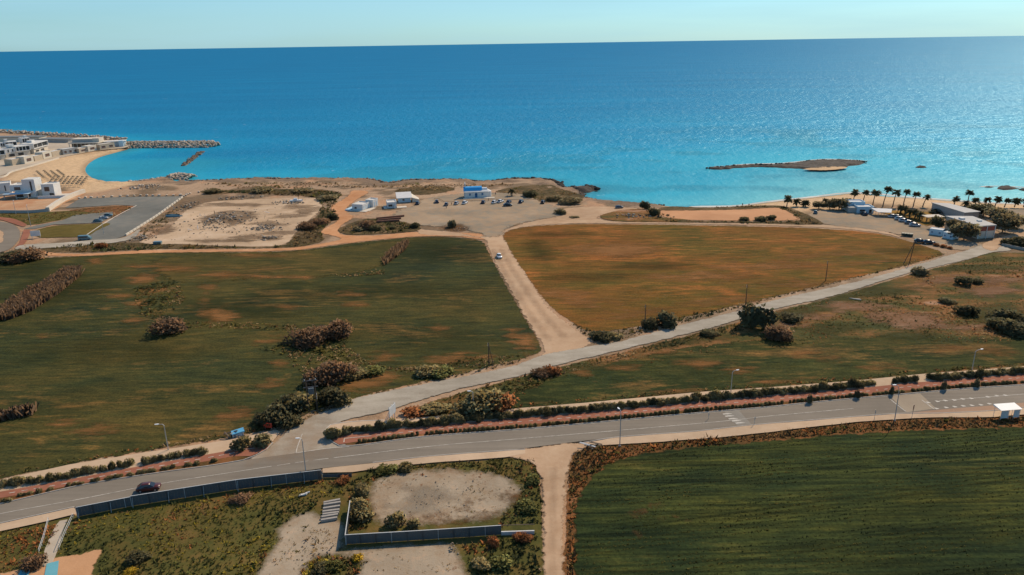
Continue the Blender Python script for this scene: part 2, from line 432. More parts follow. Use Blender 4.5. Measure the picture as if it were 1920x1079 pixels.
ground_mat('scrub_soil', [(0.050, 0.058, 0.022), (0.085, 0.080, 0.028), (0.17, 0.098, 0.036), (0.28, 0.14, 0.062), (0.38, 0.245, 0.16)], big=0.032, med=0.17, fine=1.1, stretch=(0.5, 1), bump=0.9, lo=0.41, hi=0.62,
           spots=(0.5, 0.70, (0.55, 0.45, 0.36)))
ground_mat('bare_soil', [(0.17, 0.095, 0.036), (0.26, 0.13, 0.048), (0.36, 0.175, 0.07)], big=0.06, med=0.3, fine=1.2, stretch=(0.35, 1), ang=0.08, en=0.40, bump=0.5, ar=(0.38, 0.95), ast=0.3, amul=0.78)
ground_mat('pink_soil', [(0.17, 0.095, 0.05), (0.25, 0.145, 0.085), (0.34, 0.22, 0.145)], big=0.06, med=0.3, fine=1.2, stretch=(0.35, 1), ang=0.0, en=0.45, bump=0.5, ar=(0.42, 0.95), ast=0.4, amul=0.8)
ground_mat('pale_soil', [(0.30, 0.19, 0.115), (0.42, 0.29, 0.185), (0.50, 0.37, 0.255)], big=0.05, med=0.25, fine=1.3, bump=0.4, spots=(0.9, 0.68, (0.20, 0.13, 0.08)))
ground_mat('orange_track', [(0.44, 0.215, 0.10), (0.52, 0.28, 0.145), (0.58, 0.35, 0.20)], big=0.04, med=0.2, fine=1.2, bump=0.4)
ground_mat('sand_track', [(0.40, 0.27, 0.17), (0.47, 0.335, 0.22), (0.53, 0.40, 0.275)], big=0.05, med=0.25, fine=1.3, bump=0.4)
ground_mat('gravel', [(0.2340, 0.2025, 0.1530), (0.2790, 0.2475, 0.1935), (0.3600, 0.2700, 0.1800), (0.3330, 0.3060, 0.2520)], big=0.035, med=0.2, fine=1.5, bump=0.35)
ground_mat('quarry_soil', [(0.40, 0.30, 0.20), (0.50, 0.38, 0.26), (0.56, 0.45, 0.33)], big=0.04, med=0.18, fine=1.1, bump=0.6, spots=(0.22, 0.66, (0.20, 0.14, 0.09)))
ground_mat('yard_soil', [(0.27, 0.19, 0.12), (0.34, 0.27, 0.19), (0.36, 0.31, 0.235), (0.45, 0.34, 0.235)], big=0.06, med=0.28, fine=1.8, bump=0.6, spots=(0.5, 0.66, (0.19, 0.10, 0.055)), ar=(0.2, 1.0))
ground_mat('coastal_scrub', [(0.050, 0.046, 0.022), (0.085, 0.070, 0.034), (0.15, 0.105, 0.055), (0.24, 0.17, 0.10)], big=0.06, med=0.25, fine=1.1, bump=1.0, bdist=0.4)
ground_mat('verge_patch', [(0.10, 0.065, 0.03), (0.17, 0.09, 0.04), (0.25, 0.14, 0.075)], big=0.07, med=0.30, fine=1.6, bump=0.9, ar=(0.3, 1.2), en=0.5, amul=0.85)
ground_mat('lawn', [(0.085, 0.075, 0.022), (0.125, 0.10, 0.028), (0.17, 0.13, 0.040)], big=0.05, med=0.25, fine=1.2, bump=0.5)
ground_mat('ochre_lawn', [(0.22, 0.13, 0.035), (0.29, 0.18, 0.05)], big=0.05, med=0.25, fine=1.2, bump=0.5)
# paved
ground_mat('asphalt', [(0.1947, 0.1757, 0.1472), (0.2232, 0.2042, 0.1710), (0.2565, 0.2327, 0.1947)], big=0.5, med=0.9, fine=1.2, stretch=(0.03, 1), ang=ROAD_ANG, bump=0.1, en=0.8, lo=0.34, hi=0.66)
ground_mat('old_asphalt', [(0.27, 0.245, 0.20), (0.34, 0.315, 0.26), (0.40, 0.375, 0.315), (0.48, 0.46, 0.40)], big=0.06, med=0.35, fine=1.6, stretch=(0.35, 1), ang=0.5, bump=0.25)
ground_mat('dark_asphalt', [(0.145, 0.155, 0.145), (0.175, 0.185, 0.172), (0.23, 0.22, 0.19)], big=0.04, med=0.2, fine=1.6, bump=0.1, en=0.9)
ground_mat('red_paving', [(0.26, 0.115, 0.075), (0.31, 0.135, 0.09), (0.35, 0.165, 0.115)], big=0.08, med=0.4, fine=2.4, bump=0.15, en=0.9)
ground_mat('pavement', [(0.46, 0.345, 0.235), (0.52, 0.40, 0.28), (0.57, 0.45, 0.325)], big=0.08, med=0.4, fine=2.4, bump=0.15, en=0.9)
ground_mat('concrete_ground', [(0.40, 0.35, 0.28), (0.46, 0.41, 0.33), (0.50, 0.45, 0.37)], big=0.08, med=0.4, fine=2.4, bump=0.15, en=0.9)
ground_mat('blue_matting', [(0.13, 0.38, 0.47), (0.16, 0.44, 0.53)], big=0.2, med=0.8, fine=3, bump=0.1, en=1.2)
ground_mat('foam', [(0.62, 0.66, 0.64), (0.74, 0.76, 0.73)], big=0.1, med=0.4, fine=2, bump=0.2, en=0.28, ast=0.4, ar=(0.4, 0.9), amul=0.85)
plain('paint', (0.50, 0.46, 0.385), 0.85, var=0.45, scale=0.9)
plain('kerb', (0.42, 0.38, 0.32), 0.9, var=0.15)
plain('kerb_pale', (0.58, 0.52, 0.43), 0.9, var=0.12)
# buildings and objects
plain('white_wall', (0.64, 0.63, 0.59), 0.85, var=0.07, scale=0.7)
plain('cream_wall', (0.60, 0.53, 0.42), 0.9, var=0.1, scale=0.7)
plain('beige_stone', (0.50, 0.40, 0.28), 0.9, var=0.15, scale=0.9)
plain('brown_stone', (0.24, 0.17, 0.115), 0.9, var=0.15, scale=0.9)
plain('grey_wall', (0.36, 0.35, 0.32), 0.9, var=0.1)
plain('grey_roof', (0.40, 0.39, 0.36), 0.8, var=0.12, scale=0.4)
plain('pale_roof', (0.60, 0.58, 0.52), 0.8, var=0.1, scale=0.4)
plain('slate_roof', (0.15, 0.165, 0.165), 0.8, var=0.15, scale=0.3)
plain('pane', (0.03, 0.038, 0.042), 0.2, var=0.2, spec=0.5)
plain('brown_pane', (0.12, 0.07, 0.05), 0.4, var=0.2)
plain('church_blue', (0.02, 0.36, 0.72), 0.55, var=0.06)
plain('door_blue', (0.04, 0.15, 0.30), 0.6)
plain('pale_blue', (0.42, 0.58, 0.66), 0.7, var=0.08)
plain('red_panel', (0.30, 0.075, 0.045), 0.7, var=0.15)
plain('fence_sheet', (0.075, 0.088, 0.094), 0.6, var=0.14, scale=0.6)
plain('fence_post', (0.34, 0.35, 0.34), 0.6)
plain('fence_cap', (0.55, 0.55, 0.52), 0.6)
plain('galvanised', (0.42, 0.43, 0.42), 0.45, metal=0.4)
plain('lamp_glass', (0.75, 0.76, 0.74), 0.3)
plain('timber_pole', (0.10, 0.068, 0.045), 0.9, var=0.2)
plain('dark_metal', (0.05, 0.052, 0.055), 0.5)
plain('insulator', (0.55, 0.55, 0.52), 0.4)
plain('concrete', (0.33, 0.30, 0.255), 0.9, var=0.15)
plain('rusty', (0.20, 0.085, 0.05), 0.85, var=0.25)
plain('sign_red', (0.52, 0.06, 0.03), 0.5, var=0.08)
plain('sign_back', (0.26, 0.12, 0.075), 0.6, var=0.1)
plain('shelter_roof', (0.80, 0.80, 0.75), 0.6, var=0.05)
plain('thatch', (0.30, 0.21, 0.12), 0.95, var=0.3, scale=4)
plain('bark', (0.13, 0.095, 0.065), 0.95, var=0.25, scale=3)
plain('palm_bark', (0.17, 0.13, 0.095), 0.95, var=0.25, scale=3)
plain('tyre', (0.02, 0.02, 0.02), 0.9)
plain('car_glass', (0.02, 0.024, 0.028), 0.08, var=0.1, spec=0.6)
plain('lamp_red', (0.35, 0.02, 0.02), 0.3); plain('lamp_clear', (0.7, 0.7, 0.68), 0.2)
for nm, c in (('white', (0.72, 0.72, 0.70)), ('silver', (0.40, 0.41, 0.42)), ('black', (0.018, 0.02, 0.023)), ('navy', (0.025, 0.04, 0.075)),
              ('grey', (0.14, 0.15, 0.16)), ('maroon', (0.085, 0.022, 0.018)), ('teal', (0.10, 0.18, 0.20))):
    plain('paint_'+nm, c, 0.28, var=0.05, spec=0.5)
plain('tarp_blue', (0.12, 0.42, 0.62), 0.6)
plain('bin_green', (0.03, 0.05, 0.04), 0.6)
def rockmat(name, a, b, c):
    t = NT(name); t.bsdf.inputs['Roughness'].default_value = 0.95; P = t.pos()
    n = t.noise(P, 0.35, 6, 0.7); k = t.noise(P, 1.6, 4, 0.7)
    r = t.n('ShaderNodeNewGeometry').outputs['Random Per Island']
    f = t.math('ADD', t.math('MULTIPLY', n, 0.6), t.math('ADD', t.math('MULTIPLY', k, 0.25), t.math('MULTIPLY', r, 0.25)))
    t.l(t.ramp(f, [(0.35, a), (0.55, b), (0.78, c)]), t.bsdf.inputs['Base Color']); t.bump(k, 0.7, 0.3)
rockmat('boulder', (0.24, 0.18, 0.125), (0.46, 0.36, 0.26), (0.68, 0.58, 0.45))
rockmat('dark_rock', (0.020, 0.017, 0.014), (0.045, 0.036, 0.027), (0.10, 0.074, 0.050))
rockmat('coast_rock', (0.06, 0.045, 0.032), (0.17, 0.115, 0.075), (0.36, 0.25, 0.16))
rockmat('rubble', (0.09, 0.065, 0.045), (0.27, 0.205, 0.14), (0.60, 0.52, 0.41))
# foliage
leafmat('leaf_olive', (0.245, 0.212, 0.118)); leafmat('leaf_dark', (0.115, 0.112, 0.070)); leafmat('leaf_brown', (0.24, 0.15, 0.10), 0.2)
leafmat('leaf_dusty', (0.20, 0.175, 0.115)); leafmat('leaf_palm', (0.12, 0.12, 0.075)); leafmat('leaf_rust', (0.36, 0.15, 0.07), 0.2)
leafmat('leaf_green', (0.14, 0.15, 0.06)); leafmat('leaf_yellow', (0.42, 0.28, 0.03), 0.15); leafmat('weed', (1.25, 1.25, 1.25), 0.0, True)

# ------------------------------------------------------------------ coast line (waterline at SEA)
SEA = -2.0
coast_px = [(-900, 190), (-400, 220), (-150, 239), (0, 250), (130, 258), (235, 266), (243, 279), (215, 287), (185, 296), (166, 308), (160, 320), (170, 332),
            (190, 340), (215, 344), (238, 344), (280, 339), (318, 334), (330, 341), (360, 342), (420, 340), (480, 337), (520, 339), (560, 338), (600, 337), (690, 339),
            (722, 346), (745, 343), (775, 340), (800, 341), (860, 339), (900, 343), (940, 340), (975, 337), (1010, 338), (1042, 343), (1052, 352), (1068, 354), (1100, 352), (1118, 357),
            (1092, 362), (1094, 371), (1120, 377), (1160, 381), (1200, 384), (1250, 387), (1310, 389), (1380, 387), (1440, 380), (1480, 375.5), (1520, 371),
            (1560, 367), (1605, 363), (1650, 368), (1720, 372), (1780, 377), (1850, 381), (1920, 384), (2050, 392), (2300, 402), (2800, 410)]
coastW = catmull(GP(coast_px, SEA), 2.5, False)
_cx = np.array([p.x for p in coastW]); _cy = np.array([p.y for p in coastW])
_u = np.array(range(len(coastW)))
coastL = [(p.x, p.y) for p in coastW]
landpoly = coastL+[(6000, coastL[-1][1]), (6000, -3000), (-6000, -3000), (-6000, coastL[0][1])]
# beach stretches (sand) by world x of the coast
bx0, bx1 = G(1230, 386, SEA).x, 3000
def is_sand(X, Y):
    a = sstep(bx0-6, bx0+12, X)
    c = G(160, 315, SEA); cove = np.exp(-(((X-c.x+25)/75)**2+((Y-c.y)/75)**2)**3)
    return np.clip(a+cove, 0, 1)

# ------------------------------------------------------------------ ground (one sheet)
def axis(parts):
    out = []
    for a, b, s in parts: out.append(np.arange(a, b, s))
    return np.concatenate(out+[np.array([parts[-1][1]])])
xs = np.concatenate([-np.geomspace(6000, 640, 14), axis([(-600, 520, 1.8)]), np.geomspace(560, 6000, 14)])
ys = axis([(-400, 330, 30), (330, 640, 1.7), (640, 800, 5), (800, 1600, 100)])
X, Y = np.meshgrid(xs, ys)
near = (Y > 300) & (Y < 1000) & (np.abs(X) < 1500)
d = np.zeros(X.shape); d[...] = 200.0
dn = distline(coastL, X[near], Y[near], False); ins = inside(landpoly, X, Y)
d[near] = dn; d = np.where(ins, d, -d)
sand = is_sand(X, Y)
rockz = np.clip(d*0.45, -4, 1.5)+np.where(d > 0, 1, 0)*sstep(0, 2, d)*(fbm(X*0.22, Y*0.22, 4)-0.42)*2.4*(1-sstep(8, 30, d))
sandz = np.clip(d*0.075, -3, 2.0)
Z = SEA+rockz*(1-sand)+sandz*sand
flat = sstep(10, 30, d); Z = Z*(1-flat)+0.0*flat
Z = np.where(d < -3, np.minimum(Z, -3.2), Z)
Z = np.where(d > 32, 0.0, Z)
n1 = fbm(X*0.02, Y*0.02, 4); n2 = fbm(X*0.12+9, Y*0.12, 4)
def L3(c): return np.array(c)[None, None, :]
earth = L3((0.40, 0.27, 0.165))*(0.75+0.5*n1)[..., None]
orange = L3((0.46, 0.235, 0.115)); k = sstep(0.52, 0.66, n2)[..., None]; earth = earth*(1-k*0.5)+orange*k*0.5
veg = L3((0.12, 0.085, 0.045)); k = (sstep(0.5, 0.62, fbm(X*0.07+50, Y*0.10, 4))*0.75)[..., None]; earth = earth*(1-k)+veg*k
rock = L3((0.24, 0.165, 0.105))*(0.55+0.9*n2)[..., None]; k = (1-sstep(6, 17, d+ (n2-0.5)*14))[..., None]; col = earth*(1-k)+rock*k
wet = L3((0.06, 0.05, 0.04)); k = (1-sstep(0.5, 4.0, d+(n2-0.5)*5))[..., None]; col = col*(1-k)+wet*k
sandc = L3((0.58, 0.40, 0.225))*(0.94+0.12*n2)[..., None]
damp = (1-sstep(0.5, 5, d))[..., None]; sandc = sandc*(1-damp*0.35)
k = (sand*(1-sstep(26, 40, d+(n2-0.5)*8)))[..., None]
cvp = [(p.x, p.y) for p in GP([(6, 340), (22, 326), (60, 314.5), (110, 299.5), (180, 284), (225, 277), (262, 278), (230, 300), (220, 330), (245, 340), (262, 345), (230, 350), (185, 360), (150, 363), (120, 352), (60, 344)])]
sd = distline(cvp, X, Y); sd = np.where(inside(cvp, X, Y), sd, -sd); covek = (sstep(-4, 5, sd+(n2-0.5)*6)*ins)[..., None]
k = np.maximum(k, covek); col = col*(1-k)+sandc*k
nx, ny = len(xs), len(ys)
idx = np.arange(nx*ny).reshape(ny, nx)
F4 = np.stack([idx[:-1, :-1], idx[:-1, 1:], idx[1:, 1:], idx[1:, :-1]], -1).reshape(-1, 4)
t = NT('ground_earth'); t.bsdf.inputs['Roughness'].default_value = 0.95; t.bsdf.inputs['Specular IOR Level'].default_value = 0.15
P_ = t.pos(); a_ = t.n('ShaderNodeAttribute', attribute_name='col').outputs['Color']
na = t.noise(P_, 0.45, 6, 0.7); nb = t.noise(P_, 1.8, 4, 0.7)
c_ = t.mix(1.0, a_, t.ramp(na, [(0.3, (0.72, 0.70, 0.68)), (0.5, (1, 1, 1)), (0.7, (1.2, 1.18, 1.15))]), 'MULTIPLY')
t.l(c_, t.bsdf.inputs['Base Color']); t.bump(t.math('ADD', na, nb), 0.6, 0.25)
cols4 = np.concatenate([col, np.ones(X.shape+(1,))], -1).reshape(-1, 4)
ground = mk('ground', np.stack([X, Y, Z], -1).reshape(-1, 3), F4, M['ground_earth'], smooth=True, colors=cols4); ground['kind'] = 'structure'

# ------------------------------------------------------------------ sea
islet_px = [(1323, 317), (1345, 314.5), (1400, 310.5), (1432, 311.5), (1478, 308), (1500, 304.5), (1540, 301), (1580, 301), (1604, 302.5), (1622, 305), (1612, 310), (1592, 313),
            (1580, 317), (1540, 319.5), (1508, 318), (1478, 316.5), (1440, 314.5), (1400, 315), (1350, 319)]
isletW = [(p.x, p.y) for p in GP(islet_px, SEA)]
xs2 = np.concatenate([-np.geomspace(60000, 760, 26), axis([(-720, 900, 5.0)]), np.geomspace(940, 60000, 26)])
ys2 = np.concatenate([axis([(330, 900, 4.0)]), np.geomspace(912, 60000, 46)])
X, Y = np.meshgrid(xs2, ys2)
d = distline(coastL, X, Y, False); ins = inside(landpoly, X, Y); d = np.where(ins, 0, d)
di = distline(isletW, X, Y)
shelf = np.interp(X, [-500, -330, -200, -60, 60, 200, 400, 800], [28, 40, 85, 115, 150, 240, 330, 400])
tt = d/shelf
tt = np.minimum(tt, 0.35+di/260)
nA = fbm(X*0.006+3, Y*0.011, 4); nB = fbm(X*0.02+13, Y*0.035, 4)
tt = tt*(0.75+0.5*nA)
tt = tt+0.42*(1-sstep(-20, 190, X))
stops = np.array([0, 0.12, 0.4, 0.9, 1.8, 4.0, 12, 60])
ramp_ = np.array([(0.17, 0.42, 0.42), (0.12, 0.43, 0.455), (0.030, 0.365, 0.475), (0.004, 0.25, 0.41), (0.002, 0.188, 0.35), (0.002, 0.157, 0.315), (0.002, 0.145, 0.30), (0.002, 0.145, 0.30)])
colS = np.stack([np.interp(tt, stops, ramp_[:, i]) for i in range(3)], -1)
reef = (sstep(0.52, 0.66, nB)*(1-sstep(0.9, 1.6, tt))*0.45)[..., None]
colS = colS*(1-reef)+np.array((0.012, 0.16, 0.22))*reef
cA = G(215, 315, SEA)
cove = np.exp(-(((X-cA.x-20)/62)**2+((Y-cA.y)/48)**2)**3)[..., None]
colS = colS*(1-cove*0.6)+np.array((0.03, 0.30, 0.37))*cove*0.6
rockshore = (1-is_sand(X, Y))*(1-sstep(0, 16, d+(nB-0.5)*10)); rockshore = rockshore[..., None]*0.5
colS = colS*(1-rockshore)+np.array((0.03, 0.14, 0.17))*rockshore
nx, ny = len(xs2), len(ys2); idx = np.arange(nx*ny).reshape(ny, nx)
F4 = np.stack([idx[:-1, :-1], idx[:-1, 1:], idx[1:, 1:], idx[1:, :-1]], -1).reshape(-1, 4)
t = NT('sea_water'); b = t.bsdf
b.inputs['Specular Tint'].default_value = (0.40, 0.78, 1.0, 1); b.inputs['Roughness'].default_value = 0.22; b.inputs['IOR'].default_value = 1.333; b.inputs['Specular IOR Level'].default_value = 0.25
P_ = t.pos(); an_ = t.n('ShaderNodeAttribute', attribute_name='col'); a_ = an_.outputs['Color']; calm_ = an_.outputs['Alpha']
Vw = t.mapv(P_, -0.35, (1.0, 0.45, 1))
w1 = t.noise(Vw, 0.32, 5, 0.65); w2 = t.noise(t.mapv(P_, -0.5, (1, 0.6, 1)), 0.10, 4, 0.65); w3 = t.noise(t.mapv(P_, 0.1, (0.25, 1, 1)), 0.012, 4, 0.6)
c_ = t.mix(1.0, a_, t.ramp(w1, [(0.3, (0.93, 0.94, 0.95)), (0.7, (1.06, 1.06, 1.05))]), 'MULTIPLY')
c_ = t.mix(1.0, c_, t.ramp(w3, [(0.3, (0.86, 0.88, 0.9)), (0.7, (1.1, 1.1, 1.08))]), 'MULTIPLY')
wc = t.noise(t.mapv(P_, -0.25, (0.35, 1.0, 1)), 0.19, 3, 0.6)
wcm = t.math('MULTIPLY', t.mrange(wc, 0.735, 0.76), t.mrange(w3, 0.45, 0.55))
c_ = t.mix(wcm, c_, (0.75, 0.78, 0.78))
df = t.n('ShaderNodeBsdfDiffuse'); t.l(c_, df.inputs[0]); gl = t.n('ShaderNodeBsdfGlossy'); gl.inputs[0].default_value = (0.55, 0.88, 1.0, 1); gl.inputs['Roughness'].default_value = 0.30
bp = t.n('ShaderNodeBump', Strength=1.0, Distance=1.25); t.l(calm_, bp.inputs['Strength']); t.l(t.math('ADD', w1, t.math('MULTIPLY', w2, 2.6)), bp.inputs['Height'])
t.l(bp.outputs[0], gl.inputs['Normal']); bp2 = t.n('ShaderNodeBump', Strength=0.3, Distance=0.6); t.l(w1, bp2.inputs['Height']); t.l(bp2.outputs[0], df.inputs['Normal'])
mx = t.n('ShaderNodeMixShader', _0=0.12); t.l(df.outputs[0], mx.inputs[1]); t.l(gl.outputs[0], mx.inputs[2]); t.l(mx.outputs[0], t.out.inputs[0])
calm = (0.30+0.70*sstep(0.15, 1.1, tt))*(1-0.6*cove[..., 0])
cols4 = np.concatenate([colS, calm[..., None]], -1).reshape(-1, 4)
sea = mk('sea', np.stack([X, Y, np.full(X.shape, SEA)], -1).reshape(-1, 3), F4, M['sea_water'], smooth=True, colors=cols4); sea['kind'] = 'structure'

# rocky mounds standing in the sea
def mound(name, px, h, mat, slope=0.5, res=0.9, nz=0.22, base=-2.4, rough=1.0, world=None):
    P = world or GP(px, SEA); P = catmull(P, 2, True); L = [(p.x, p.y) for p in P]
    x0 = min(p[0] for p in L)-2; x1 = max(p[0] for p in L)+2; y0 = min(p[1] for p in L)-2; y1 = max(p[1] for p in L)+2
    gx = np.arange(x0, x1, res); gy = np.arange(y0, y1, res); A, Bq = np.meshgrid(gx, gy)
    dd = distline(L, A, Bq); inn = inside(L, A, Bq); dd = np.where(inn, dd, -dd)
    nn = fbm(A*nz, Bq*nz, 4)
    zz = base+np.clip(dd*slope+(nn-0.5)*rough*2, -1, h)*(0.55+0.9*fbm(A*nz*2+5, Bq*nz*2, 3))
    idx = np.arange(A.size).reshape(A.shape); keep = (dd > -1.5)
    k = keep[:-1, :-1] & keep[1:, 1:] & keep[1:, :-1] & keep[:-1, 1:]
    Fq = np.stack([idx[:-1, :-1], idx[:-1, 1:], idx[1:, 1:], idx[1:, :-1]], -1)[k]
    used = np.unique(Fq); rm = np.full(A.size, -1); rm[used] = np.arange(len(used))
    V = np.stack([A, Bq, zz], -1).reshape(-1, 3)[used]
    return mk(name, V, rm[Fq], M[mat])
o = mound('rocky_islet', islet_px, 1.5, 'dark_rock', 0.5, res=0.8, rough=0.9); o['kind'] = 'structure'
sp = sheet('sand_spit', [(1506, 317.3), (1530, 312.5), (1560, 311.5), (1590, 312.6), (1580, 316.5), (1545, 319)], 0, ground_mat('spit_sand', [(0.52, 0.37, 0.22), (0.58, 0.43, 0.27)]), 2.0, 0.5, world=GP([(1506, 317.5), (1530, 313.5), (1560, 312.5), (1588, 313), (1580, 316.5), (1545, 319)], SEA+1.2), z=-0.9)
sp['kind'] = 'structure'
for nm, px, h in (('sea_rock', [(1715, 313.5), (1725, 312.6), (1738, 313.6), (1732, 316), (1720, 316)], 1.2), ('sea_rock', [(1842, 351), (1858, 350), (1868, 351.5), (1856, 353)], 1.0),
                  ('sea_rock', [(1868, 352), (1884, 350), (1900, 352), (1912, 354), (1900, 357), (1880, 357), (1870, 355)], 1.3),
                  ('sea_rock', [(1905, 356), (1930, 354), (1950, 357), (1925, 360)], 1.2), ('sea_rock', [(1145, 370), (1149, 369.5), (1150, 371.5), (1146, 372)], 0.9)):
    o = mound(nm, px, h, 'dark_rock', 0.6, res=0.7); o['kind'] = 'structure'
o = mound('headland_rocks', [(1040, 345), (1056, 352), (1080, 354), (1104, 352), (1119, 357), (1105, 362), (1085, 364), (1060, 360)], 2.8, 'dark_rock', 0.5, res=0.8, rough=1.3); o['kind'] = 'structure'
# foam along the shore
FM = M['foam']
for i, px in enumerate(([(1290, 389.2), (1380, 387.2), (1440, 380.2), (1520, 371.2), (1605, 363.2), (1720, 372.2), (1850, 381.2), (1930, 385), (1930, 382.4), (1850, 378.6), (1720, 369.6), (1605, 360.4), (1520, 368.4), (1440, 377.2), (1380, 384.6), (1290, 387)],
                        [(560, 337.2), (600, 336), (660, 337), (715, 342), (715, 340.6), (660, 335.8), (600, 334.8), (560, 336)],
                        [(1050, 350), (1068, 352.6), (1100, 350.8), (1120, 356), (1122, 354.6), (1100, 349.6), (1068, 351.2), (1050, 348)],
                        [(1330, 313.2), (1400, 309), (1470, 306.8), (1540, 299.8), (1600, 301), (1640, 303), (1600, 299.6), (1540, 298.4), (1470, 305.2), (1400, 307.6)],
                        [(1835, 350), (1870, 348.6), (1930, 351.6), (1930, 352.8), (1870, 350), (1838, 351.4)])):
    sheet('foam', None, 0, FM, 1.6, 0.3, world=GP(px, SEA+0.05), z=SEA+0.06+0.01*i)

# ------------------------------------------------------------------ fields
f1_px = [(-260, 560), (-120, 500), (30, 486), (150, 481), (270, 475), (480, 473), (560, 470), (640, 459), (770, 446), (850, 446), (900, 452), (914, 470), (932, 505), (960, 556), (990, 608), (1010, 640), (1015, 657), (1000, 666),
         (940, 682), (840, 706), (745, 727), (660, 747), (600, 766), (560, 783), (500, 806), (440, 818), (330, 836), (150, 868), (0, 898), (-300, 960)]
field1 = sheet('green_field', f1_px, 1, M['green_crop'], 1.6, 0.5)
f2_px = [(943, 440), (960, 431), (1010, 424), (1100, 421), (1300, 423), (1530, 429), (1640, 438), (1700, 452), (1745, 466), (1768, 476), (1740, 487), (1640, 512), (1520, 540), (1400, 569), (1280, 596), (1190, 613), (1110, 622), (1066, 600), (1030, 572), (1000, 535), (975, 500), (955, 470)]
sheet('olive_strip', [(300, 486), (480, 477), (640, 464), (762, 452), (745, 478), (712, 500), (640, 516), (480, 523), (345, 530), (300, 512)], 1.2, M['olive_crop'], 5.0, parent=field1)
field2 = sheet('fallow_field', f2_px, 1, M['brown_crop'], 1.6, 0.5)
f3_px = [(880, 775), (940, 752), (1010, 722), (1060, 705), (1180, 675), (1330, 648), (1440, 637), (1600, 635), (1720, 628), (1790, 640), (1920, 632), (2150, 640), (2150, 660), (1920, 683), (1740, 700), (1500, 722), (1250, 742), (1000, 766)]
scrub1 = sheet('scrub_ground', [(780, 765), (960, 712), (1060, 686), (1185, 656), (1335, 619), (1450, 585), (1565, 558), (1690, 520), (1815, 488), (1870, 474), (2100, 490), (2200, 680), (1920, 690), (1740, 703), (1440, 730), (1135, 756), (960, 771), (800, 786)], 1, M['scrub_soil'], 1.4, 0.5)
field3 = sheet('narrow_field', f3_px, 2, M['strip_crop'], 4.0, 0.8)
f4_px = [(1082, 1130), (1078, 1000), (1084, 940), (1110, 896), (1150, 868), (1230, 848), (1400, 832), (1560, 818), (1700, 809), (1920, 801), (2200, 790), (2400, 1300), (1082, 1300)]
scrub2 = sheet('verge_ground', [(1060, 1300), (1062, 1000), (1066, 900), (1075, 850), (1120, 836), (1226, 831), (1440, 811), (1615, 791), (1740, 784), (1920, 779), (2300, 760), (2500, 1300)], 1, M['dry_verge'], 1.0, 0.5)
field4 = sheet('crop_field', f4_px, 3, M['dark_crop'], 2.0, 0.7)
weeds1 = sheet('weedy_ground', [(-300, 1080), (0, 996), (140, 968), (300, 940), (605, 890), (660, 887), (730, 878), (824, 870), (950, 861), (1000, 858), (1012, 900), (1017, 1000), (1018, 1300), (-300, 1400)], 1, M['weedy_soil'], 1.0, 0.5)

def patches(parent, lst, layer, mat, soft=3.0, name='soil_patch'):
    for i, (u, v, ru, rv, rot) in enumerate(lst):
        pts = []
        for k in range(12):
            a = 2*math.pi*k/12; r = 0.75+0.5*random.random()
            x, y = math.cos(a)*ru*r, math.sin(a)*rv*r
            pts.append((u+x*math.cos(rot)+y*math.sin(rot)*0.3, v-x*math.sin(rot)*0.35+y))
        sheet(name, pts, layer+0.05*(i % 9), M[mat] if isinstance(mat, str) else mat, soft, 0.3, parent=parent, res=1.3)
patches(field1, [(265, 523, 34, 10, .3), (290, 545, 30, 7, .3), (230, 555, 24, 7, .2), (260, 570, 26, 8, .4), (385, 560, 10, 9, 0), (412, 592, 34, 14, -.2), (385, 538, 22, 5, 0), (255, 602, 16, 5, .1), (75, 630, 10, 4, 0),
                 (520, 687, 10, 10, .6), (505, 720, 26, 7, .3), (440, 778, 45, 10, .3), (190, 806, 42, 9, .2), (120, 796, 30, 5, .2), (690, 718, 46, 14, .35), (728, 706, 26, 9, .2), (840, 672, 46, 8, .1), (720, 672, 22, 10, .5), (905, 668, 30, 6, .2), (985, 640, 20, 20, .2),
                 (660, 552, 20, 5, 0), (660, 573, 26, 5, 0), (540, 578, 16, 4, 0), (820, 617, 18, 6, 0), (500, 640, 24, 5, 0), (330, 505, 40, 5, 0), (480, 480, 60, 4, 0), (420, 515, 60, 6, 0), (520, 520, 70, 4, 0), (960, 625, 16, 12, 0), (270, 500, 60, 4, 0), (180, 490, 14, 6, 0)], 2, 'bare_soil', 8.0)
patches(field2, [(1150, 470, 90, 14, 0), (1300, 520, 120, 10, 0), (1450, 500, 120, 8, .1), (1560, 478, 110, 6, .15), (1370, 565, 90, 8, .25), (1080, 560, 70, 14, -.4), (1650, 490, 60, 5, .2), (1200, 590, 60, 8, .2), (1480, 535, 80, 7, .2)], 2, 'bare_soil', 14.0)
ground_mat('green_flush', [(0.0259, 0.0360, 0.0151), (0.0432, 0.0504, 0.0173)], stretch=(0.1, 1), med=0.22, ang=0.05, en=0.12, ar=(0.1, 1.7), ast=0.4, amul=0.6)
patches(field1, [(430, 580, 110, 22, 0), (700, 545, 200, 12, 0), (820, 470, 70, 26, -.1), (840, 640, 90, 20, 0), (200, 660, 180, 18, .1), (120, 540, 90, 26, .4), (60, 510, 80, 14, .2)], 1.5, 'green_flush', 14.0, 'crop_patch')
patches(field2, [(1010, 470, 34, 18, -.5), (1220, 500, 80, 7, 0), (1130, 520, 90, 7, .1), (1060, 440, 60, 5, 0), (1700, 470, 40, 8, 0)], 1.5, 'green_flush', 8.0, 'crop_patch')
patches(field3, [(1165, 690, 24, 5, .1), (1090, 702, 16, 4, 0), (1310, 683, 46, 7, -.15), (1390, 695, 40, 6, 0), (1510, 665, 30, 5, 0), (1550, 673, 30, 6, 0), (1780, 655, 26, 5, 0), (1240, 662, 20, 3, 0), (1870, 660, 40, 6, 0), (1660, 690, 40, 5, 0), (1270, 735, 60, 4, .1), (1470, 715, 60, 4, .1)], 3, 'bare_soil', 6.0)
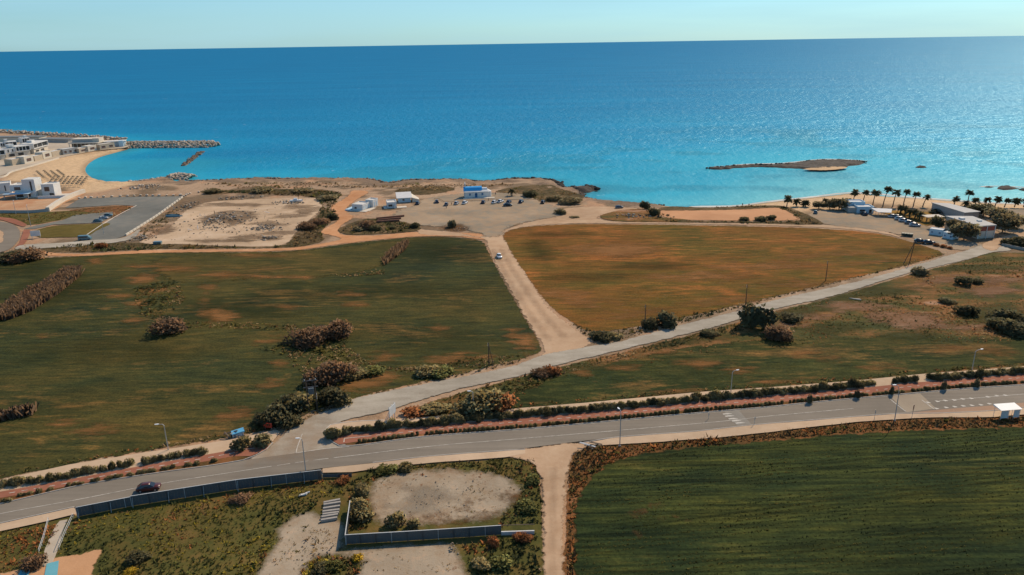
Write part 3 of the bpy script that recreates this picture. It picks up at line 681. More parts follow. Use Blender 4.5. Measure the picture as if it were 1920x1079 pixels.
patches(field4, [(1195, 965, 16, 8, 0), (1230, 950, 16, 3, 0), (1190, 1002, 8, 3, 0), (1260, 975, 30, 2, 0)], 4, 'verge_patch', 2.4)
patches(scrub1, [(1600, 575, 70, 12, .1), (1780, 525, 60, 8, .2), (1690, 600, 90, 16, -.2), (1860, 545, 60, 12, 0), (1800, 615, 70, 8, 0), (1520, 595, 60, 9, 0), (1880, 525, 50, 8, 0), (1480, 610, 40, 6, 0)], 2, 'pink_soil', 7.0)
ground_mat('scrub_green', [(0.055, 0.060, 0.024), (0.095, 0.09, 0.033)], en=0.3, big=0.08, med=0.3, ar=(0.3, 1.2), ast=0.4, amul=0.85)
patches(scrub1, [(1640, 550, 120, 10, .3), (1500, 585, 60, 10, .3), (1860, 590, 60, 22, -.2), (1700, 630, 60, 10, 0), (1840, 505, 90, 8, .1), (1560, 618, 60, 10, 0), (1300, 640, 90, 8, .25), (1100, 690, 90, 7, .25)], 2.5, 'scrub_green', 6.0, 'weed_patch')

# ------------------------------------------------------------------ coastal ground
sheet('scrub_belt', [(75, 472), (150, 474), (270, 468), (480, 466), (555, 464), (600, 455), (608, 448), (600, 440), (612, 424), (628, 408), (622, 395), (590, 385), (600, 400), (575, 420), (545, 445), (530, 460), (480, 464), (360, 459), (262, 456), (160, 456), (90, 464)], 1, M['coastal_scrub'], 2.0, 0.8)
sheet('scrub_belt', [(380, 358), (480, 356), (560, 355), (620, 358), (640, 366), (600, 372), (560, 366), (470, 362), (390, 364)], 1, M['coastal_scrub'], 2.5, 0.8)
quarry = sheet('quarry_yard', [(262, 455), (300, 440), (330, 415), (352, 394), (385, 381), (440, 376), (560, 371), (592, 373), (604, 388), (590, 405), (560, 430), (532, 459), (480, 463), (360, 459)], 2, M['quarry_soil'], 2.0, 0.6)
ground_mat('debris', [(0.13, 0.085, 0.05), (0.22, 0.16, 0.105), (0.32, 0.25, 0.175)], med=0.4, fine=1.4, en=0.16, ar=(0.3, 1.0), ast=0.5)
patches(quarry, [(435, 406, 40, 14, 0), (395, 412, 18, 8, .3), (500, 421, 30, 5, 0), (450, 384, 60, 4, 0), (520, 438, 36, 5, .2), (480, 447, 50, 5, 0), (352, 386, 18, 8, .3), (310, 432, 24, 6, .6), (540, 405, 40, 3, 0), (560, 388, 34, 4, 0), (420, 452, 60, 3, 0), (580, 395, 20, 6, .3)], 3, 'debris', 9.0, 'weed_patch')
sheet('orange_track', [(66, 466), (90, 474), (150, 477), (270, 470.5), (480, 468), (560, 464), (612, 456), (640, 449), (622, 442), (604, 438), (606, 431), (622, 422), (636, 412), (630, 404), (624, 396), (622, 386), (640, 377), (655, 366), (662, 358), (690, 360), (672, 373), (652, 388), (650, 398), (662, 408),
                       (645, 420), (634, 432), (640, 440), (662, 443), (700, 443), (780, 436), (850, 437), (905, 440), (912, 450), (850, 444), (770, 445), (640, 458), (560, 469), (480, 472), (270, 475.5), (150, 481), (80, 479)], 3, M['orange_track'], 1.6, 0.35)
lot = sheet('gravel_car_park', [(735, 408), (748, 396), (778, 386), (795, 374), (850, 366), (920, 362), (985, 366), (1010, 378), (1040, 388), (1060, 402), (1010, 413), (960, 424), (945, 434), (938, 444), (912, 446), (900, 438), (850, 428), (800, 424), (760, 420)], 4, M['gravel'], 5.0, 0.8)
sheet('sand_apron', [(900, 445), (860, 437), (800, 432), (760, 424), (780, 432), (790, 440), (850, 443), (905, 448), (914, 462), (925, 486), (944, 520), (966, 560), (988, 600), (1006, 628), (1019, 650), (1021, 662), (1012, 673), (1060, 664), (1112, 643), (1090, 628), (1062, 606), (1036, 586), (1012, 556), (988, 520), (968, 490), (952, 462), (944, 441), (962, 431), (1010, 423), (1100, 419.5), (1300, 421), (1530, 427), (1640, 436),
                     (1690, 446), (1640, 430), (1530, 422), (1300, 418.5), (1150, 416), (1120, 410), (1150, 398), (1200, 392), (1120, 388), (1060, 392), (1055, 402), (1000, 416), (950, 430)], 3, M['sand_track'], 2.0, 0.5)
isl = sheet('scrub_island', [(634, 433), (655, 421), (690, 411), (735, 413), (780, 424), (789, 431), (765, 436), (700, 440), (655, 441)], 5, M['coastal_scrub'], 1.5, 0.5)
patches(lot, [(855, 428, 26, 7, 0)], 4.5, 'verge_patch', 5.0, 'weed_patch')
sheet('scrub_headland', [(930, 360), (975, 350), (1030, 347), (1050, 354), (1085, 364), (1092, 374), (1060, 380), (1010, 378), (985, 368)], 1, M['coastal_scrub'], 3.0, 0.8)
sheet('scrub_headland', [(745, 356), (800, 350), (850, 352), (840, 360), (790, 366), (750, 364)], 1, M['coastal_scrub'], 3.0, 0.8)
sheet('stony_bank', [(1125, 408), (1150, 398), (1190, 393), (1235, 395), (1240, 408), (1290, 413), (1300, 418), (1240, 417), (1160, 416)], 5, M['scrub_soil'], 1.5, 0.4)
sheet('sand_court', [(1236, 396), (1320, 394), (1400, 392), (1458, 390), (1480, 398), (1496, 412), (1440, 415), (1340, 414), (1262, 412), (1244, 406)], 4, ground_mat('court_sand', [(0.50, 0.27, 0.145), (0.57, 0.335, 0.19)]), 1.5, 0.3)
sheet('scrub_belt', [(1236, 395), (1250, 388.5), (1330, 390), (1440, 386), (1470, 388), (1500, 398), (1530, 412), (1540, 422), (1400, 419), (1280, 417), (1240, 412), (1262, 413.5), (1340, 416), (1440, 417), (1500, 413.5), (1480, 399), (1458, 391), (1400, 393.5), (1320, 395.5)], 5, M['coastal_scrub'], 1.5, 0.5)
sheet('gravel_car_park', [(1515, 402), (1560, 394), (1620, 400), (1680, 406), (1730, 422), (1760, 436), (1800, 450), (1850, 462), (1800, 470), (1755, 462), (1700, 444), (1640, 432), (1545, 421), (1530, 412)], 4, M['gravel'], 2.5, 0.6)
sheet('ochre_lawn', [(1650, 398), (1690, 396), (1740, 398), (1775, 402), (1770, 412), (1735, 424), (1700, 410), (1670, 404)], 5, M['ochre_lawn'], 2.0, 0.5)
sheet('gravel_car_park', [(1868, 395), (1920, 393), (2000, 396), (2000, 440), (1880, 438), (1868, 420)], 4, M['gravel'], 2.0, 0.5)
sheet('sand_track', [(1840, 462), (1870, 448), (1920, 436), (2000, 430), (2000, 445), (1920, 450), (1880, 462), (1860, 472)], 5, M['sand_track'], 1.5, 0.4)
# left side: resort, car parks and roundabout
sheet('resort_paving', [(-200, 262), (0, 256), (110, 262), (180, 264), (236, 270), (236, 277), (180, 283), (110, 297), (60, 311), (20, 324), (-60, 345), (-200, 350)], 1, M['concrete_ground'], 2.0, 0.6)
sheet('villa_garden', [(-100, 372), (0, 352), (40, 345), (92, 362), (134, 358), (160, 362), (120, 382), (92, 396), (0, 402), (-100, 400)], 2, ground_mat('garden_soil', [(0.40, 0.20, 0.11), (0.47, 0.30, 0.18), (0.50, 0.40, 0.29)]), 1.5, 0.4)
sheet('lawn', [(-40, 404), (0, 401), (90, 398), (140, 396), (180, 400), (118, 412), (60, 422), (20, 412)], 2, M['weedy_soil'], 1.5, 0.4)
cp = sheet('asphalt_car_park', [(122, 391), (150, 373), (240, 370), (343, 369), (325, 383), (295, 405), (262, 426), (236, 443), (214, 450), (150, 452), (165, 441), (208, 413), (256, 387), (218, 385), (160, 389)], 4, M['dark_asphalt'], 0.8, 0.1, smooth=False)
sheet('verge_strip', [(130, 396), (160, 391), (218, 387), (252, 388), (212, 410), (200, 402), (160, 398)], 3, M['dry_verge'], 1.2, 0.3)
sheet('asphalt_car_park', [(118, 414), (140, 404), (212, 398), (212, 406), (188, 419), (150, 420), (100, 422), (66, 430), (45, 430), (66, 424)], 4, M['dark_asphalt'], 0.8, 0.1, smooth=False)
sheet('lawn', [(66, 434), (100, 425), (150, 422), (205, 420), (180, 434), (162, 444), (110, 446), (75, 446)], 4, M['lawn'], 1.2, 0.4)
sheet('roundabout', [(-200, 400), (-60, 408), (0, 416), (22, 421), (36, 432), (37, 446), (28, 460), (8, 472), (-60, 485), (-200, 480)], 4, M['asphalt'], 0.8, 0.05)
sheet('roundabout_island', [(-150, 415), (-40, 426), (2, 434), (6, 446), (-2, 458), (-60, 466), (-150, 460)], 5, M['sand_track'], 0.8, 0.05)
sheet('cycle_path', [(-60, 399), (0, 408), (24, 411), (50, 422), (44, 426), (24, 420), (0, 413), (-60, 404)], 5, M['red_paving'], 0.6, 0.05)
sheet('cycle_path', [(36, 456), (42, 440), (46, 432), (56, 432), (54, 444), (44, 460), (30, 464)], 5, M['red_paving'], 0.6, 0.05)
sheet('side_lane', [(28, 466), (44, 460), (110, 457), (165, 452), (230, 447), (262, 430), (250, 448), (215, 456), (150, 463), (90, 466), (40, 470)], 5, M['old_asphalt'], 1.0, 0.2)

# ------------------------------------------------------------------ roads
def at_x(pts, x):
    for (a, b), (c, d_) in zip(pts, pts[1:]):
        if a <= x <= c: return b+(d_-b)*(x-a)/(c-a)
    return pts[0][1] if x < pts[0][0] else pts[-1][1]
up_w = [(-400, 1030), (0, 947), (158, 911), (302, 888), (404, 874), (456, 865)]
up_e = [(649, 839), (680, 836), (792, 821), (960, 808), (1042, 801), (1160, 790), (1310, 776), (1440, 765), (1515, 757), (1680, 742), (1815, 730), (1920, 723), (2300, 690)]
lo_ = [(-400, 1075), (0, 984), (140, 953), (300, 926), (450, 903), (605, 880), (699, 870), (805, 858), (949, 847), (1067, 832), (1154, 822.5), (1304, 811), (1413, 799), (1560, 787), (1680, 778), (1760, 777), (1865, 772), (1920, 766), (2300, 736)]
cl_ = [(-400, 1052), (0, 966), (147, 939), (291, 911), (480, 881), (583, 866), (817, 838), (960, 826), (1080, 816), (1163, 809), (1366, 791), (1440, 782.5), (1677, 761), (1920, 741), (2300, 712)]
road = sheet('main_road', [*up_w, *up_e, *lo_[::-1]], 5, M['asphalt'], 0.3, 0.03, smooth=False)
old = sheet('side_road', [(470, 862), (497, 848), (519, 829), (539, 811), (578, 787), (628, 766), (660, 750), (742, 732), (830, 715), (960, 688), (1015, 668), (1100, 652), (1160, 642), (1272, 612), (1395, 581), (1440, 567), (1615, 527), (1715, 499), (1815, 469), (1842, 460), (1870, 460), (1895, 470), (1860, 474), (1815, 487),
                          (1690, 517), (1565, 555), (1447, 582), (1335, 615), (1185, 652), (1060, 682), (960, 709), (855, 732), (780, 754), (720, 773), (657, 787), (622, 798), (610, 808), (612, 822), (632, 832), (660, 838), (600, 862), (540, 872)], 4, M['old_asphalt'], 1.2, 0.25)
sheet('road_shoulder', [(476, 858), (498, 846), (520, 828), (540, 811), (580, 787), (600, 781), (600, 800), (606, 822), (632, 834), (655, 840), (580, 852), (520, 862)], 5.5, ground_mat('road_dust', [(0.40, 0.28, 0.18), (0.46, 0.34, 0.23)], en=0.3, ar=(0.1, 1.6), amul=0.7), 9.0, 0.3)
z_path = 0.30
dash_w = [(-400, 1008), (0, 931), (115, 911), (235, 888), (351, 868), (440, 852), (500, 842)]
dash_e = [(646, 825), (692, 820.5), (761, 813), (949, 795.6), (1074, 785.6), (1185, 775), (1285, 766), (1435, 752.5), (1540, 744), (1627, 736), (1690, 729), (1790, 721), (1915, 711), (2300, 680)]
def off(line, dv): return [(u, v+dv) for u, v in line]
red_w = sheet('cycle_path', off(dash_w[:-1], -6)+[(490, 839), (506, 838), (500, 846), (470, 858)]+off(dash_w[:-1], 6)[::-1], 0, M['red_paving'], 0.3, 0.04, smooth=False, z=z_path)
red_e = sheet('cycle_path', [(624, 829), (640, 819)]+off(dash_e[1:], -7)+off(dash_e[1:], 6)[::-1]+[(650, 834), (636, 836)], 0, M['red_paving'], 0.3, 0.04, smooth=False, z=z_path)
sheet('planting_strip', [(u, v+5.5) for u, v in dash_w[:-1]]+[(470, 859)]+[(u, v-0.6) for u, v in up_w[::-1]], 0, M['dry_verge'], 0.3, 0.03, smooth=False, z=z_path-0.02)
sheet('planting_strip', [(648, 833)]+off(dash_e[1:], 5.5)+[(u, v-0.6) for u, v in up_e[::-1]], 0, M['dry_verge'], 0.3, 0.03, smooth=False, z=z_path-0.02)
pw_up = [(-400, 985), (0, 902), (46, 892), (130, 874), (260, 853), (432, 827), (519, 808)]
pw_lo = [(-400, 1003), (0, 926), (115, 905), (235, 882), (351, 862), (440, 846), (512, 830), (526, 812)]
pave_w = sheet('footpath', pw_up+pw_lo[::-1], 0, M['pavement'], 0.5, 0.12, smooth=False, z=z_path-0.03)
pe_up = [(620, 799), (660, 793), (720, 790), (805, 784), (960, 769), (1135, 754), (1310, 737.5), (1440, 728.5), (1615, 715), (1740, 702.5), (1920, 689), (2300, 660)]
pave_e = sheet('footpath', pe_up+[(2300, 673)]+off(dash_e[1:-1], -6)[::-1]+[(640, 820), (616, 822), (611, 812)], 0, M['pavement'], 0.4, 0.08, smooth=False, z=z_path-0.03)
fp_s = [(605, 889), (661, 888), (730, 877), (824, 869), (949, 860), (985, 853)]
sheet('footpath', [(605, 881), (699, 871), (805, 858.6), (949, 847.6), (985, 845)]+fp_s[::-1], 0, M['pavement'], 0.3, 0.1, smooth=False, z=z_path-0.03)
sheet('footpath', [(1085, 834), (1154, 823), (1304, 811.6), (1413, 799.6), (1560, 787.6), (1680, 778.6), (1760, 777.6), (1865, 772.6), (1920, 766.6), (2300, 736.6), (2300, 752), (1920, 780), (1865, 784), (1740, 785), (1615, 792.5), (1440, 812.5), (1335, 824), (1226, 831.5), (1126, 838)], 0, M['pavement'], 0.4, 0.12, smooth=False, z=z_path-0.03)
sheet('footpath', [(-400, 1076), (0, 985), (140, 954), (145, 966), (84, 981), (0, 999), (-400, 1098)], 0, M['pavement'], 0.3, 0.1, smooth=False, z=z_path-0.03)
sheet('dirt_track', [(930, 853), (970, 847), (1040, 837), (1095, 832), (1104, 838), (1080, 852), (1067, 876), (1060, 905), (1056, 960), (1055, 1079), (1055, 1250), (1015, 1250), (1017, 1079), (1019, 960), (1016, 905), (1004, 876), (985, 862), (955, 858)], 6, M['sand_track'], 1.6, 0.35)
# wheel ruts of the track
ground_mat('rut', [(0.33, 0.235, 0.15), (0.37, 0.27, 0.18)], en=0.12, ar=(0.0, 1.6), ast=1, amul=0.45)
sheet('track_ridge', [(1036, 880), (1041, 880), (1040, 960), (1039, 1079), (1039, 1250), (1032, 1250), (1033, 1079), (1035, 960)], 7, M['rut'], 1.2, 0.2)
for px in ([(922, 468), (926, 468), (960, 530), (1000, 592), (1034, 640), (1028, 642), (994, 596), (954, 532)], [(936, 468), (941, 468), (976, 522), (1020, 585), (1062, 632), (1054, 634), (1012, 588), (970, 526)]):
    sheet('wheel_rut', px, 7, M['rut'], 1.6, 0.2)
# kerbs
ribbon('kerb', GP(up_w), 0.09, M['kerb'], 0, 0.34)['kind'] = 'structure'
ribbon('kerb', GP([(614, 822), (622, 830), (636, 838), (660, 838)]+up_e[1:]), 0.09, M['kerb'], 0, 0.34)['kind'] = 'structure'
ribbon('kerb', GP(lo_[6:9]+[(985, 845)]), 0.09, M['kerb'], 0, 0.34)['kind'] = 'structure'
ribbon('kerb', GP([(1085, 834)]+lo_[10:]), 0.09, M['kerb'], 0, 0.34)['kind'] = 'structure'
ribbon('kerb', GP(lo_[:3]), 0.09, M['kerb'], 0, 0.34)['kind'] = 'structure'
ribbon('kerb', GP([(612, 822), (610, 808), (620, 799), (660, 793), (720, 790)]), 0.1, M['kerb_pale'], 0, 0.34)['kind'] = 'structure'
ribbon('kerb', GP([(163, 441), (206, 413), (256, 386)]), 0.22, M['kerb_pale'], 0, 0.22)['kind'] = 'structure'
ribbon('kerb', GP([(456, 865), (480, 856), (500, 845), (512, 832)]), 0.09, M['kerb'], 0, 0.34)['kind'] = 'structure'
# markings
zr = 0.01+5*LAYER+0.045
PT = M['paint']
marks('centre_line', GP(cl_[:5]), 0.14, 1, 0, zr, PT, road)
marks('centre_line', GP([(480, 881), (583, 866), (640, 859)]), 0.14, 2.6, 1.1, zr, PT, road)
marks('centre_line', GP([(640, 859), *cl_[6:12], (1600, 768)]), 0.14, 1, 0, zr, PT, road)
marks('centre_line', GP([(1760, 754), (1920, 741), (2300, 712)]), 0.14, 1, 0, zr, PT, road)
marks('edge_line', GP([(u, v+1.6) for u, v in up_e[1:]]), 0.1, 1, 0, zr, PT, road)
marks('giveway_line', GP([(555, 852), (600, 845), (655, 839.5)]), 0.18, 1, 0, zr+0.02, PT, road)
marks('giveway_line', GP([(555, 852), (558, 840), (567, 816)]), 0.15, 1, 0, zr+0.02, PT, road)
marks('dashed_line', GP(dash_w[:-1]), 0.16, 1.0, 1.2, z_path+0.04, PT, red_w)
marks('dashed_line', GP(dash_e), 0.16, 1.0, 1.2, z_path+0.04, PT, red_e)
marks('end_line', GP([(646, 825), (645, 832)]), 0.16, 1, 0, z_path+0.04, PT, red_e, False)
marks('end_line', GP([(646, 825), (692, 820.5)]), 0.16, 1, 0, z_path+0.041, PT, red_e, False)
marks('end_line', GP([(440, 848), (478, 843)]), 0.16, 1, 0, z_path+0.04, PT, red_w, False)
# zebra crossing with raised ramps and the bus bay teeth
def teeth(name, lst, w, l, parent):
    ang = ROAD_ANG
    for u, v in lst:
        p = G(u, v); o = B().poly([(-l/2, -w/2, 0), (l/2, -w/2, 0), (l/2*0.2, w/2, 0), (-l/2, w/2, 0)]).build(name, PT, parent)
        o.location = (p.x, p.y, zr+0.004); o.rotation_euler.z = ang
teeth('road_mark', [(1364, 778), (1368, 782), (1375, 787), (1381, 791), (1388, 795)], 0.5, 2.2, road)
teeth('road_mark', [(1740, 756.5), (1757.5, 754.5), (1772.5, 753), (1789, 752), (1805, 750), (1821, 749), (1852, 746), (1869, 744), (1885, 743)], 0.7, 0.9, road)
teeth('road_mark', [(1756, 768), (1774, 766), (1790, 764.5), (1806, 763), (1822, 762), (1839, 761), (1855, 759)], 0.7, 0.9, road)
marks('ramp_edge', GP([(1668, 750), (1698, 774)]), 0.2, 1, 0, zr+0.005, PT, road)
marks('ramp_edge', GP([(1728, 752), (1752, 770)]), 0.2, 1, 0, zr+0.005, PT, road)
ramp_m = ground_mat('ramp_paving', [(0.33, 0.28, 0.215), (0.38, 0.33, 0.255)], en=0.9)
sheet('speed_table', [(1668, 745), (1725, 740), (1755, 768), (1700, 775)], 5.2, ramp_m, 0.3, 0.05, smooth=False)
sheet('speed_table', [(1358, 774), (1384, 771), (1408, 797), (1382, 800)], 5.2, ground_mat('table_grey', [(0.24, 0.235, 0.21), (0.28, 0.27, 0.24)], en=0.9), 0.3, 0.05, smooth=False)
sheet('bus_bay', [(1690, 778), (1752, 771), (1865, 762), (1920, 757), (2000, 752), (2000, 760), (1920, 766), (1865, 771.5), (1760, 776.5)], 5.3, ground_mat('bay_paving', [(0.33, 0.225, 0.155), (0.38, 0.265, 0.19)], en=0.9), 0.3, 0.05, smooth=False)
# yards near the camera
yard = sheet('gravel_yard', [(696, 905), (720, 893), (780, 884), (840, 881), (900, 886), (945, 893), (970, 908), (975, 925), (960, 945), (935, 968), (900, 978), (860, 976), (800, 985), (740, 985), (705, 983), (695, 950)], 2, M['yard_soil'], 2.2, 0.6)
patches(yard, [(810, 928, 46, 14, 0), (770, 955, 40, 10, 0)], 3, ground_mat('grey_gravel', [(0.27, 0.235, 0.18), (0.33, 0.295, 0.235)], en=0.3, ar=(0.1, 1.4)), 5.0, 'gravel_patch')
patches(yard, [(880, 948, 30, 6, .9), (905, 970, 40, 7, .3), (820, 975, 60, 7, 0), (960, 935, 20, 14, 0)], 3, 'verge_patch', 3.5, 'weed_patch')
sheet('gravel_yard', [(575, 958), (600, 970), (640, 976), (645, 1020), (640, 1034), (700, 1028), (800, 1022), (850, 1022), (868, 1060), (880, 1120), (870, 1300), (650, 1300), (660, 1090), (684, 1056), (655, 1045), (600, 1042), (575, 1060), (560, 1120), (540, 1300), (440, 1300), (480, 1090), (500, 1050), (522, 1010), (518, 995), (540, 978)], 2, M['yard_soil'], 1.8, 0.6)
sheet('sandy_yard', [(-60, 1100), (0, 1076), (60, 1066), (85, 1052), (118, 1046), (160, 1040), (182, 1030), (190, 1034), (178, 1060), (168, 1100), (150, 1300), (-100, 1300)], 2, ground_mat('orange_sand', [(0.50, 0.28, 0.145), (0.58, 0.35, 0.20)]), 1.0, 0.4)
drive = sheet('driveway', [(104, 987), (112, 978), (128, 975), (122, 990), (112, 1020), (104, 1046), (96, 1062), (78, 1064), (82, 1040), (92, 1010)], 3, M['concrete_ground'], 0.6, 0.15)
sheet('blue_matting', [(88, 1059), (111, 1053), (108, 1079), (104, 1120), (76, 1120), (84, 1079)], 4, M['blue_matting'], 0.25, 0.05, smooth=False)
sheet('blue_matting', [(44, 1064), (62, 1060), (54, 1079), (40, 1120), (18, 1120), (35, 1079)], 4, M['blue_matting'], 0.25, 0.05, smooth=False)
# ================================================================== vegetation
def leaf_mesh(name, n, seed, leaf, lumps=7, flat=0.9, drop=0.0, spiky=0.0, hue=0.3):
    """a crown of loose leaf faces through lumpy volumes, about 1 wide (radius) and 1 high, base at z = 0"""
    r = np.random.default_rng(seed)
    an = r.uniform(0, 6.283, lumps); ra = 0.58*np.sqrt(r.uniform(0.0, 1.0, lumps)); ra[0] = 0
    cs = np.stack([ra*np.cos(an), ra*np.sin(an), r.uniform(0.30, 0.70, lumps)*(1.05-0.45*ra)], -1); cs[0, 2] = 0.5
    rr = r.uniform(0.30, 0.42, lumps); rr[0] = 0.5; cc = r.uniform(0.6, 1.35, lumps)
    k = r.integers(0, lumps, n)
    dv = r.normal(size=(n, 3)); dv /= np.linalg.norm(dv, axis=1)[:, None]
    rad = rr[k]*np.cbrt(r.uniform(0.25, 1.0, n))*(1+spiky*np.abs(r.normal(0, 0.4, n)))
    c = cs[k]+dv*rad[:, None]*np.array((1, 1, flat)); c[:, 2] = np.abs(c[:, 2])
    a = r.normal(size=(n, 3)); a[:, 2] += 0.5*spiky*3; a /= np.linalg.norm(a, axis=1)[:, None]
    b_ = np.cross(a, r.normal(size=(n, 3))); b_ /= np.linalg.norm(b_, axis=1)[:, None]
    s = leaf*r.uniform(0.6, 1.4, n)[:, None]
    v = np.stack([c-a*s, c+b_*s*0.55, c+a*s, c-b_*s*0.55], 1).reshape(-1, 3)
    f = np.arange(n*4).reshape(n, 4)
    g = cc[k]*r.uniform(0.7, 1.3, n); h = r.uniform(-hue, hue, n)*0.5
    col = np.stack([g*(1+h), g, g*(1-h), np.ones(n)], -1); col = np.repeat(col, 4, axis=0)
    me = bpy.data.meshes.new(name); v = np.maximum(v, np.array((-9, -9, 0.0)))
    me.vertices.add(n*4); me.vertices.foreach_set('co', v.astype(np.float32).ravel())
    me.loops.add(n*4); me.loops.foreach_set('vertex_index', f.ravel().astype(np.int32))
    me.polygons.add(n); me.polygons.foreach_set('loop_start', np.arange(0, n*4, 4, dtype=np.int32)); me.update(calc_edges=True)
    at = me.color_attributes.new('col', 'FLOAT_COLOR', 'POINT'); at.data.foreach_set('color', col.astype(np.float32).ravel())
    return me
KINDS = {}
for kd, mt, n, leaf, spk in (('olive', 'leaf_olive', 900, 0.10, 0.3), ('dark', 'leaf_dark', 1100, 0.095, 0.22), ('brown', 'leaf_brown', 1600, 0.085, 0.75), ('dusty', 'leaf_dusty', 900, 0.10, 0.4),
                        ('rust', 'leaf_rust', 700, 0.10, 0.3), ('green', 'leaf_green', 900, 0.10, 0.1), ('yellow', 'leaf_yellow', 600, 0.09, 0.2)):
    KINDS[kd] = []
    for i in range(4):
        me = leaf_mesh('bush_'+kd, n, 100+i*7+len(kd)*31, leaf, lumps=11 if kd != 'brown' else 14, spiky=spk); me.materials.append(M[mt]); KINDS[kd].append(me)
_bi = [0]
def bush(u, v, r, h, kind, label, group=None, name='bush', cat='bush', loc=None):
    _bi[0] += 1
    me = KINDS[kind][_bi[0] % 4]
    o = bpy.data.objects.new(name, me); C.objects.link(o)
    p = loc if loc is not None else G(u, v)
    k_ = 1.0 if name != 'bush' else 0.88
    o.location = (p.x, p.y, p.z); o.scale = (r*random.uniform(.85, 1.15), r*random.uniform(.85, 1.15), h*k_); o.rotation_euler.z = random.uniform(0, 6.28)
    return tag(o, label, cat, group)

# --- stuff: weeds, verge grass, crop rows
def weeds(name, polys, dens, size, cols, label, seed, n_leaf=6, tall=0.8, world=False, clump=0.0, thr=0.5, z0=0.05, rows=None):
    r = np.random.default_rng(seed); pts = []
    for px in polys:
        L = [(p.x, p.y) for p in (px if world else GP(px))]
        x0, x1 = min(p[0] for p in L), max(p[0] for p in L); y0, y1 = min(p[1] for p in L), max(p[1] for p in L)
        n = int((x1-x0)*(y1-y0)*dens); q = np.stack([r.uniform(x0, x1, n), r.uniform(y0, y1, n)], -1)
        q = q[inside(L, q[:, 0], q[:, 1])]
        if rows:
            ca, sa = math.cos(rows[0]), math.sin(rows[0]); a_ = q[:, 0]*ca+q[:, 1]*sa; b_ = -q[:, 0]*sa+q[:, 1]*ca
            b_ = b_+1.2*fbm(a_*0.02, b_*0.02, 2); b_ = np.round(b_/1.1)*1.1; 
            kk = (np.mod(b_, 12.1) > 2.0) | (r.random(len(b_)) < 0.15); a_ = a_[kk]; b_ = b_[kk]+r.normal(0, 0.10, kk.sum())-1.2*fbm(a_*0.02, b_[kk]*0.02, 2)
            q = np.stack([a_*ca-b_*sa, a_*sa+b_*ca], -1); q = q[inside(L, q[:, 0], q[:, 1])]
        if clump: q = q[fbm(q[:, 0]*clump, q[:, 1]*clump, 3)+r.normal(0, 0.06, len(q)) > thr]
        pts.append(q)
    q = np.concatenate(pts); n = len(q)
    sz = size*np.exp(r.normal(0, 0.35, n))*(0.6+0.9*fbm(q[:, 0]*0.1, q[:, 1]*0.1, 2))
    cn = fbm(q[:, 0]*0.07+seed, q[:, 1]*0.07, 3)
    if rows:
        ca, sa = math.cos(rows[0]), math.sin(rows[0]); cn = fbm((q[:, 0]*ca+q[:, 1]*sa)*rows[1]*0.5+50, (-q[:, 0]*sa+q[:, 1]*ca)*rows[2]+50, 3)
    cols = np.array(cols)
    ci = np.clip(((cn-0.28)/0.44+r.normal(0, 0.16, n))*len(cols), 0, len(cols)-1).astype(int)
    base = cols[ci]*r.uniform(0.65, 1.35, (n, 1))
    V = []; Cc = []
    for j in range(n_leaf):
        a = r.uniform(0, 6.283, n); l = r.uniform(0.5, 1.0, n)*sz; wd = sz*r.uniform(0.16, 0.34, n); up = r.uniform(0.35, 1.0, n)*sz*tall
        dx, dy = np.cos(a), np.sin(a); ox, oy = r.normal(0, 0.22, n)*sz, r.normal(0, 0.22, n)*sz
        b0 = np.stack([q[:, 0]+ox-dy*wd, q[:, 1]+oy+dx*wd, np.full(n, z0)], -1)
        b1 = np.stack([q[:, 0]+ox+dy*wd, q[:, 1]+oy-dx*wd, np.full(n, z0)], -1)
        tp = np.stack([q[:, 0]+ox+dx*l*0.7, q[:, 1]+oy+dy*l*0.7, z0+up], -1)
        V.append(np.stack([b0, b1, tp], 1)); sh = r.uniform(0.7, 1.3, (n, 1))
        Cc.append(np.repeat((base*sh)[:, None, :], 3, axis=1))
    V = np.concatenate(V).reshape(-1, 3); Cc = np.concatenate(Cc).reshape(-1, 3)
    Cc = np.concatenate([Cc, np.ones((len(Cc), 1))], -1)
    o = mk(name, V, np.arange(len(V)).reshape(-1, 3), M['weed'], colors=Cc)
    return tag(o, label, 'weeds', kind='stuff')
GRN = (0.050, 0.058, 0.022); OLV = (0.095, 0.085, 0.028); BRN = (0.15, 0.095, 0.045); RST = (0.27, 0.11, 0.042); YEL = (0.24, 0.19, 0.03); DRY = (0.24, 0.17, 0.095); DKG = (0.032, 0.042, 0.020)
weeds('weeds', [[(-60, 1010), (80, 984), (110, 985), (88, 1040), (60, 1062), (-60, 1090)], [(132, 976), (300, 948), (600, 900), (640, 905), (648, 930), (600, 935), (590, 955), (545, 975), (515, 995), (520, 1012), (500, 1048), (478, 1090), (450, 1140), (170, 1140), (190, 1032), (160, 1038), (110, 1042), (118, 1010)]],
      3.4, 0.34, [GRN, (0.085, 0.092, 0.028), GRN, (0.10, 0.10, 0.03), YEL, OLV, BRN, RST], 'weeds and low scrub covering the plot below the roadside hoarding', 11, tall=0.9)
weeds('weeds', [[(690, 880), (760, 876), (850, 867), (950, 861), (1000, 860), (1014, 900), (1018, 985), (960, 985), (936, 985), (945, 960), (975, 935), (975, 905), (940, 890), (860, 880), (780, 882), (720, 890), (700, 905)], [(650, 905), (692, 890), (690, 990), (655, 998), (652, 930)], [(870, 1022), (1005, 1000), (1014, 1040), (1014, 1130), (890, 1130), (880, 1060)],
                [(570, 1060), (600, 1044), (660, 1048), (690, 1055), (664, 1085), (655, 1130), (555, 1130)]],
      4.0, 0.38, [DKG, GRN, OLV, GRN, BRN, RST, YEL], 'green and rusty weeds round the gravel yard inside the fence', 12, tall=0.9)
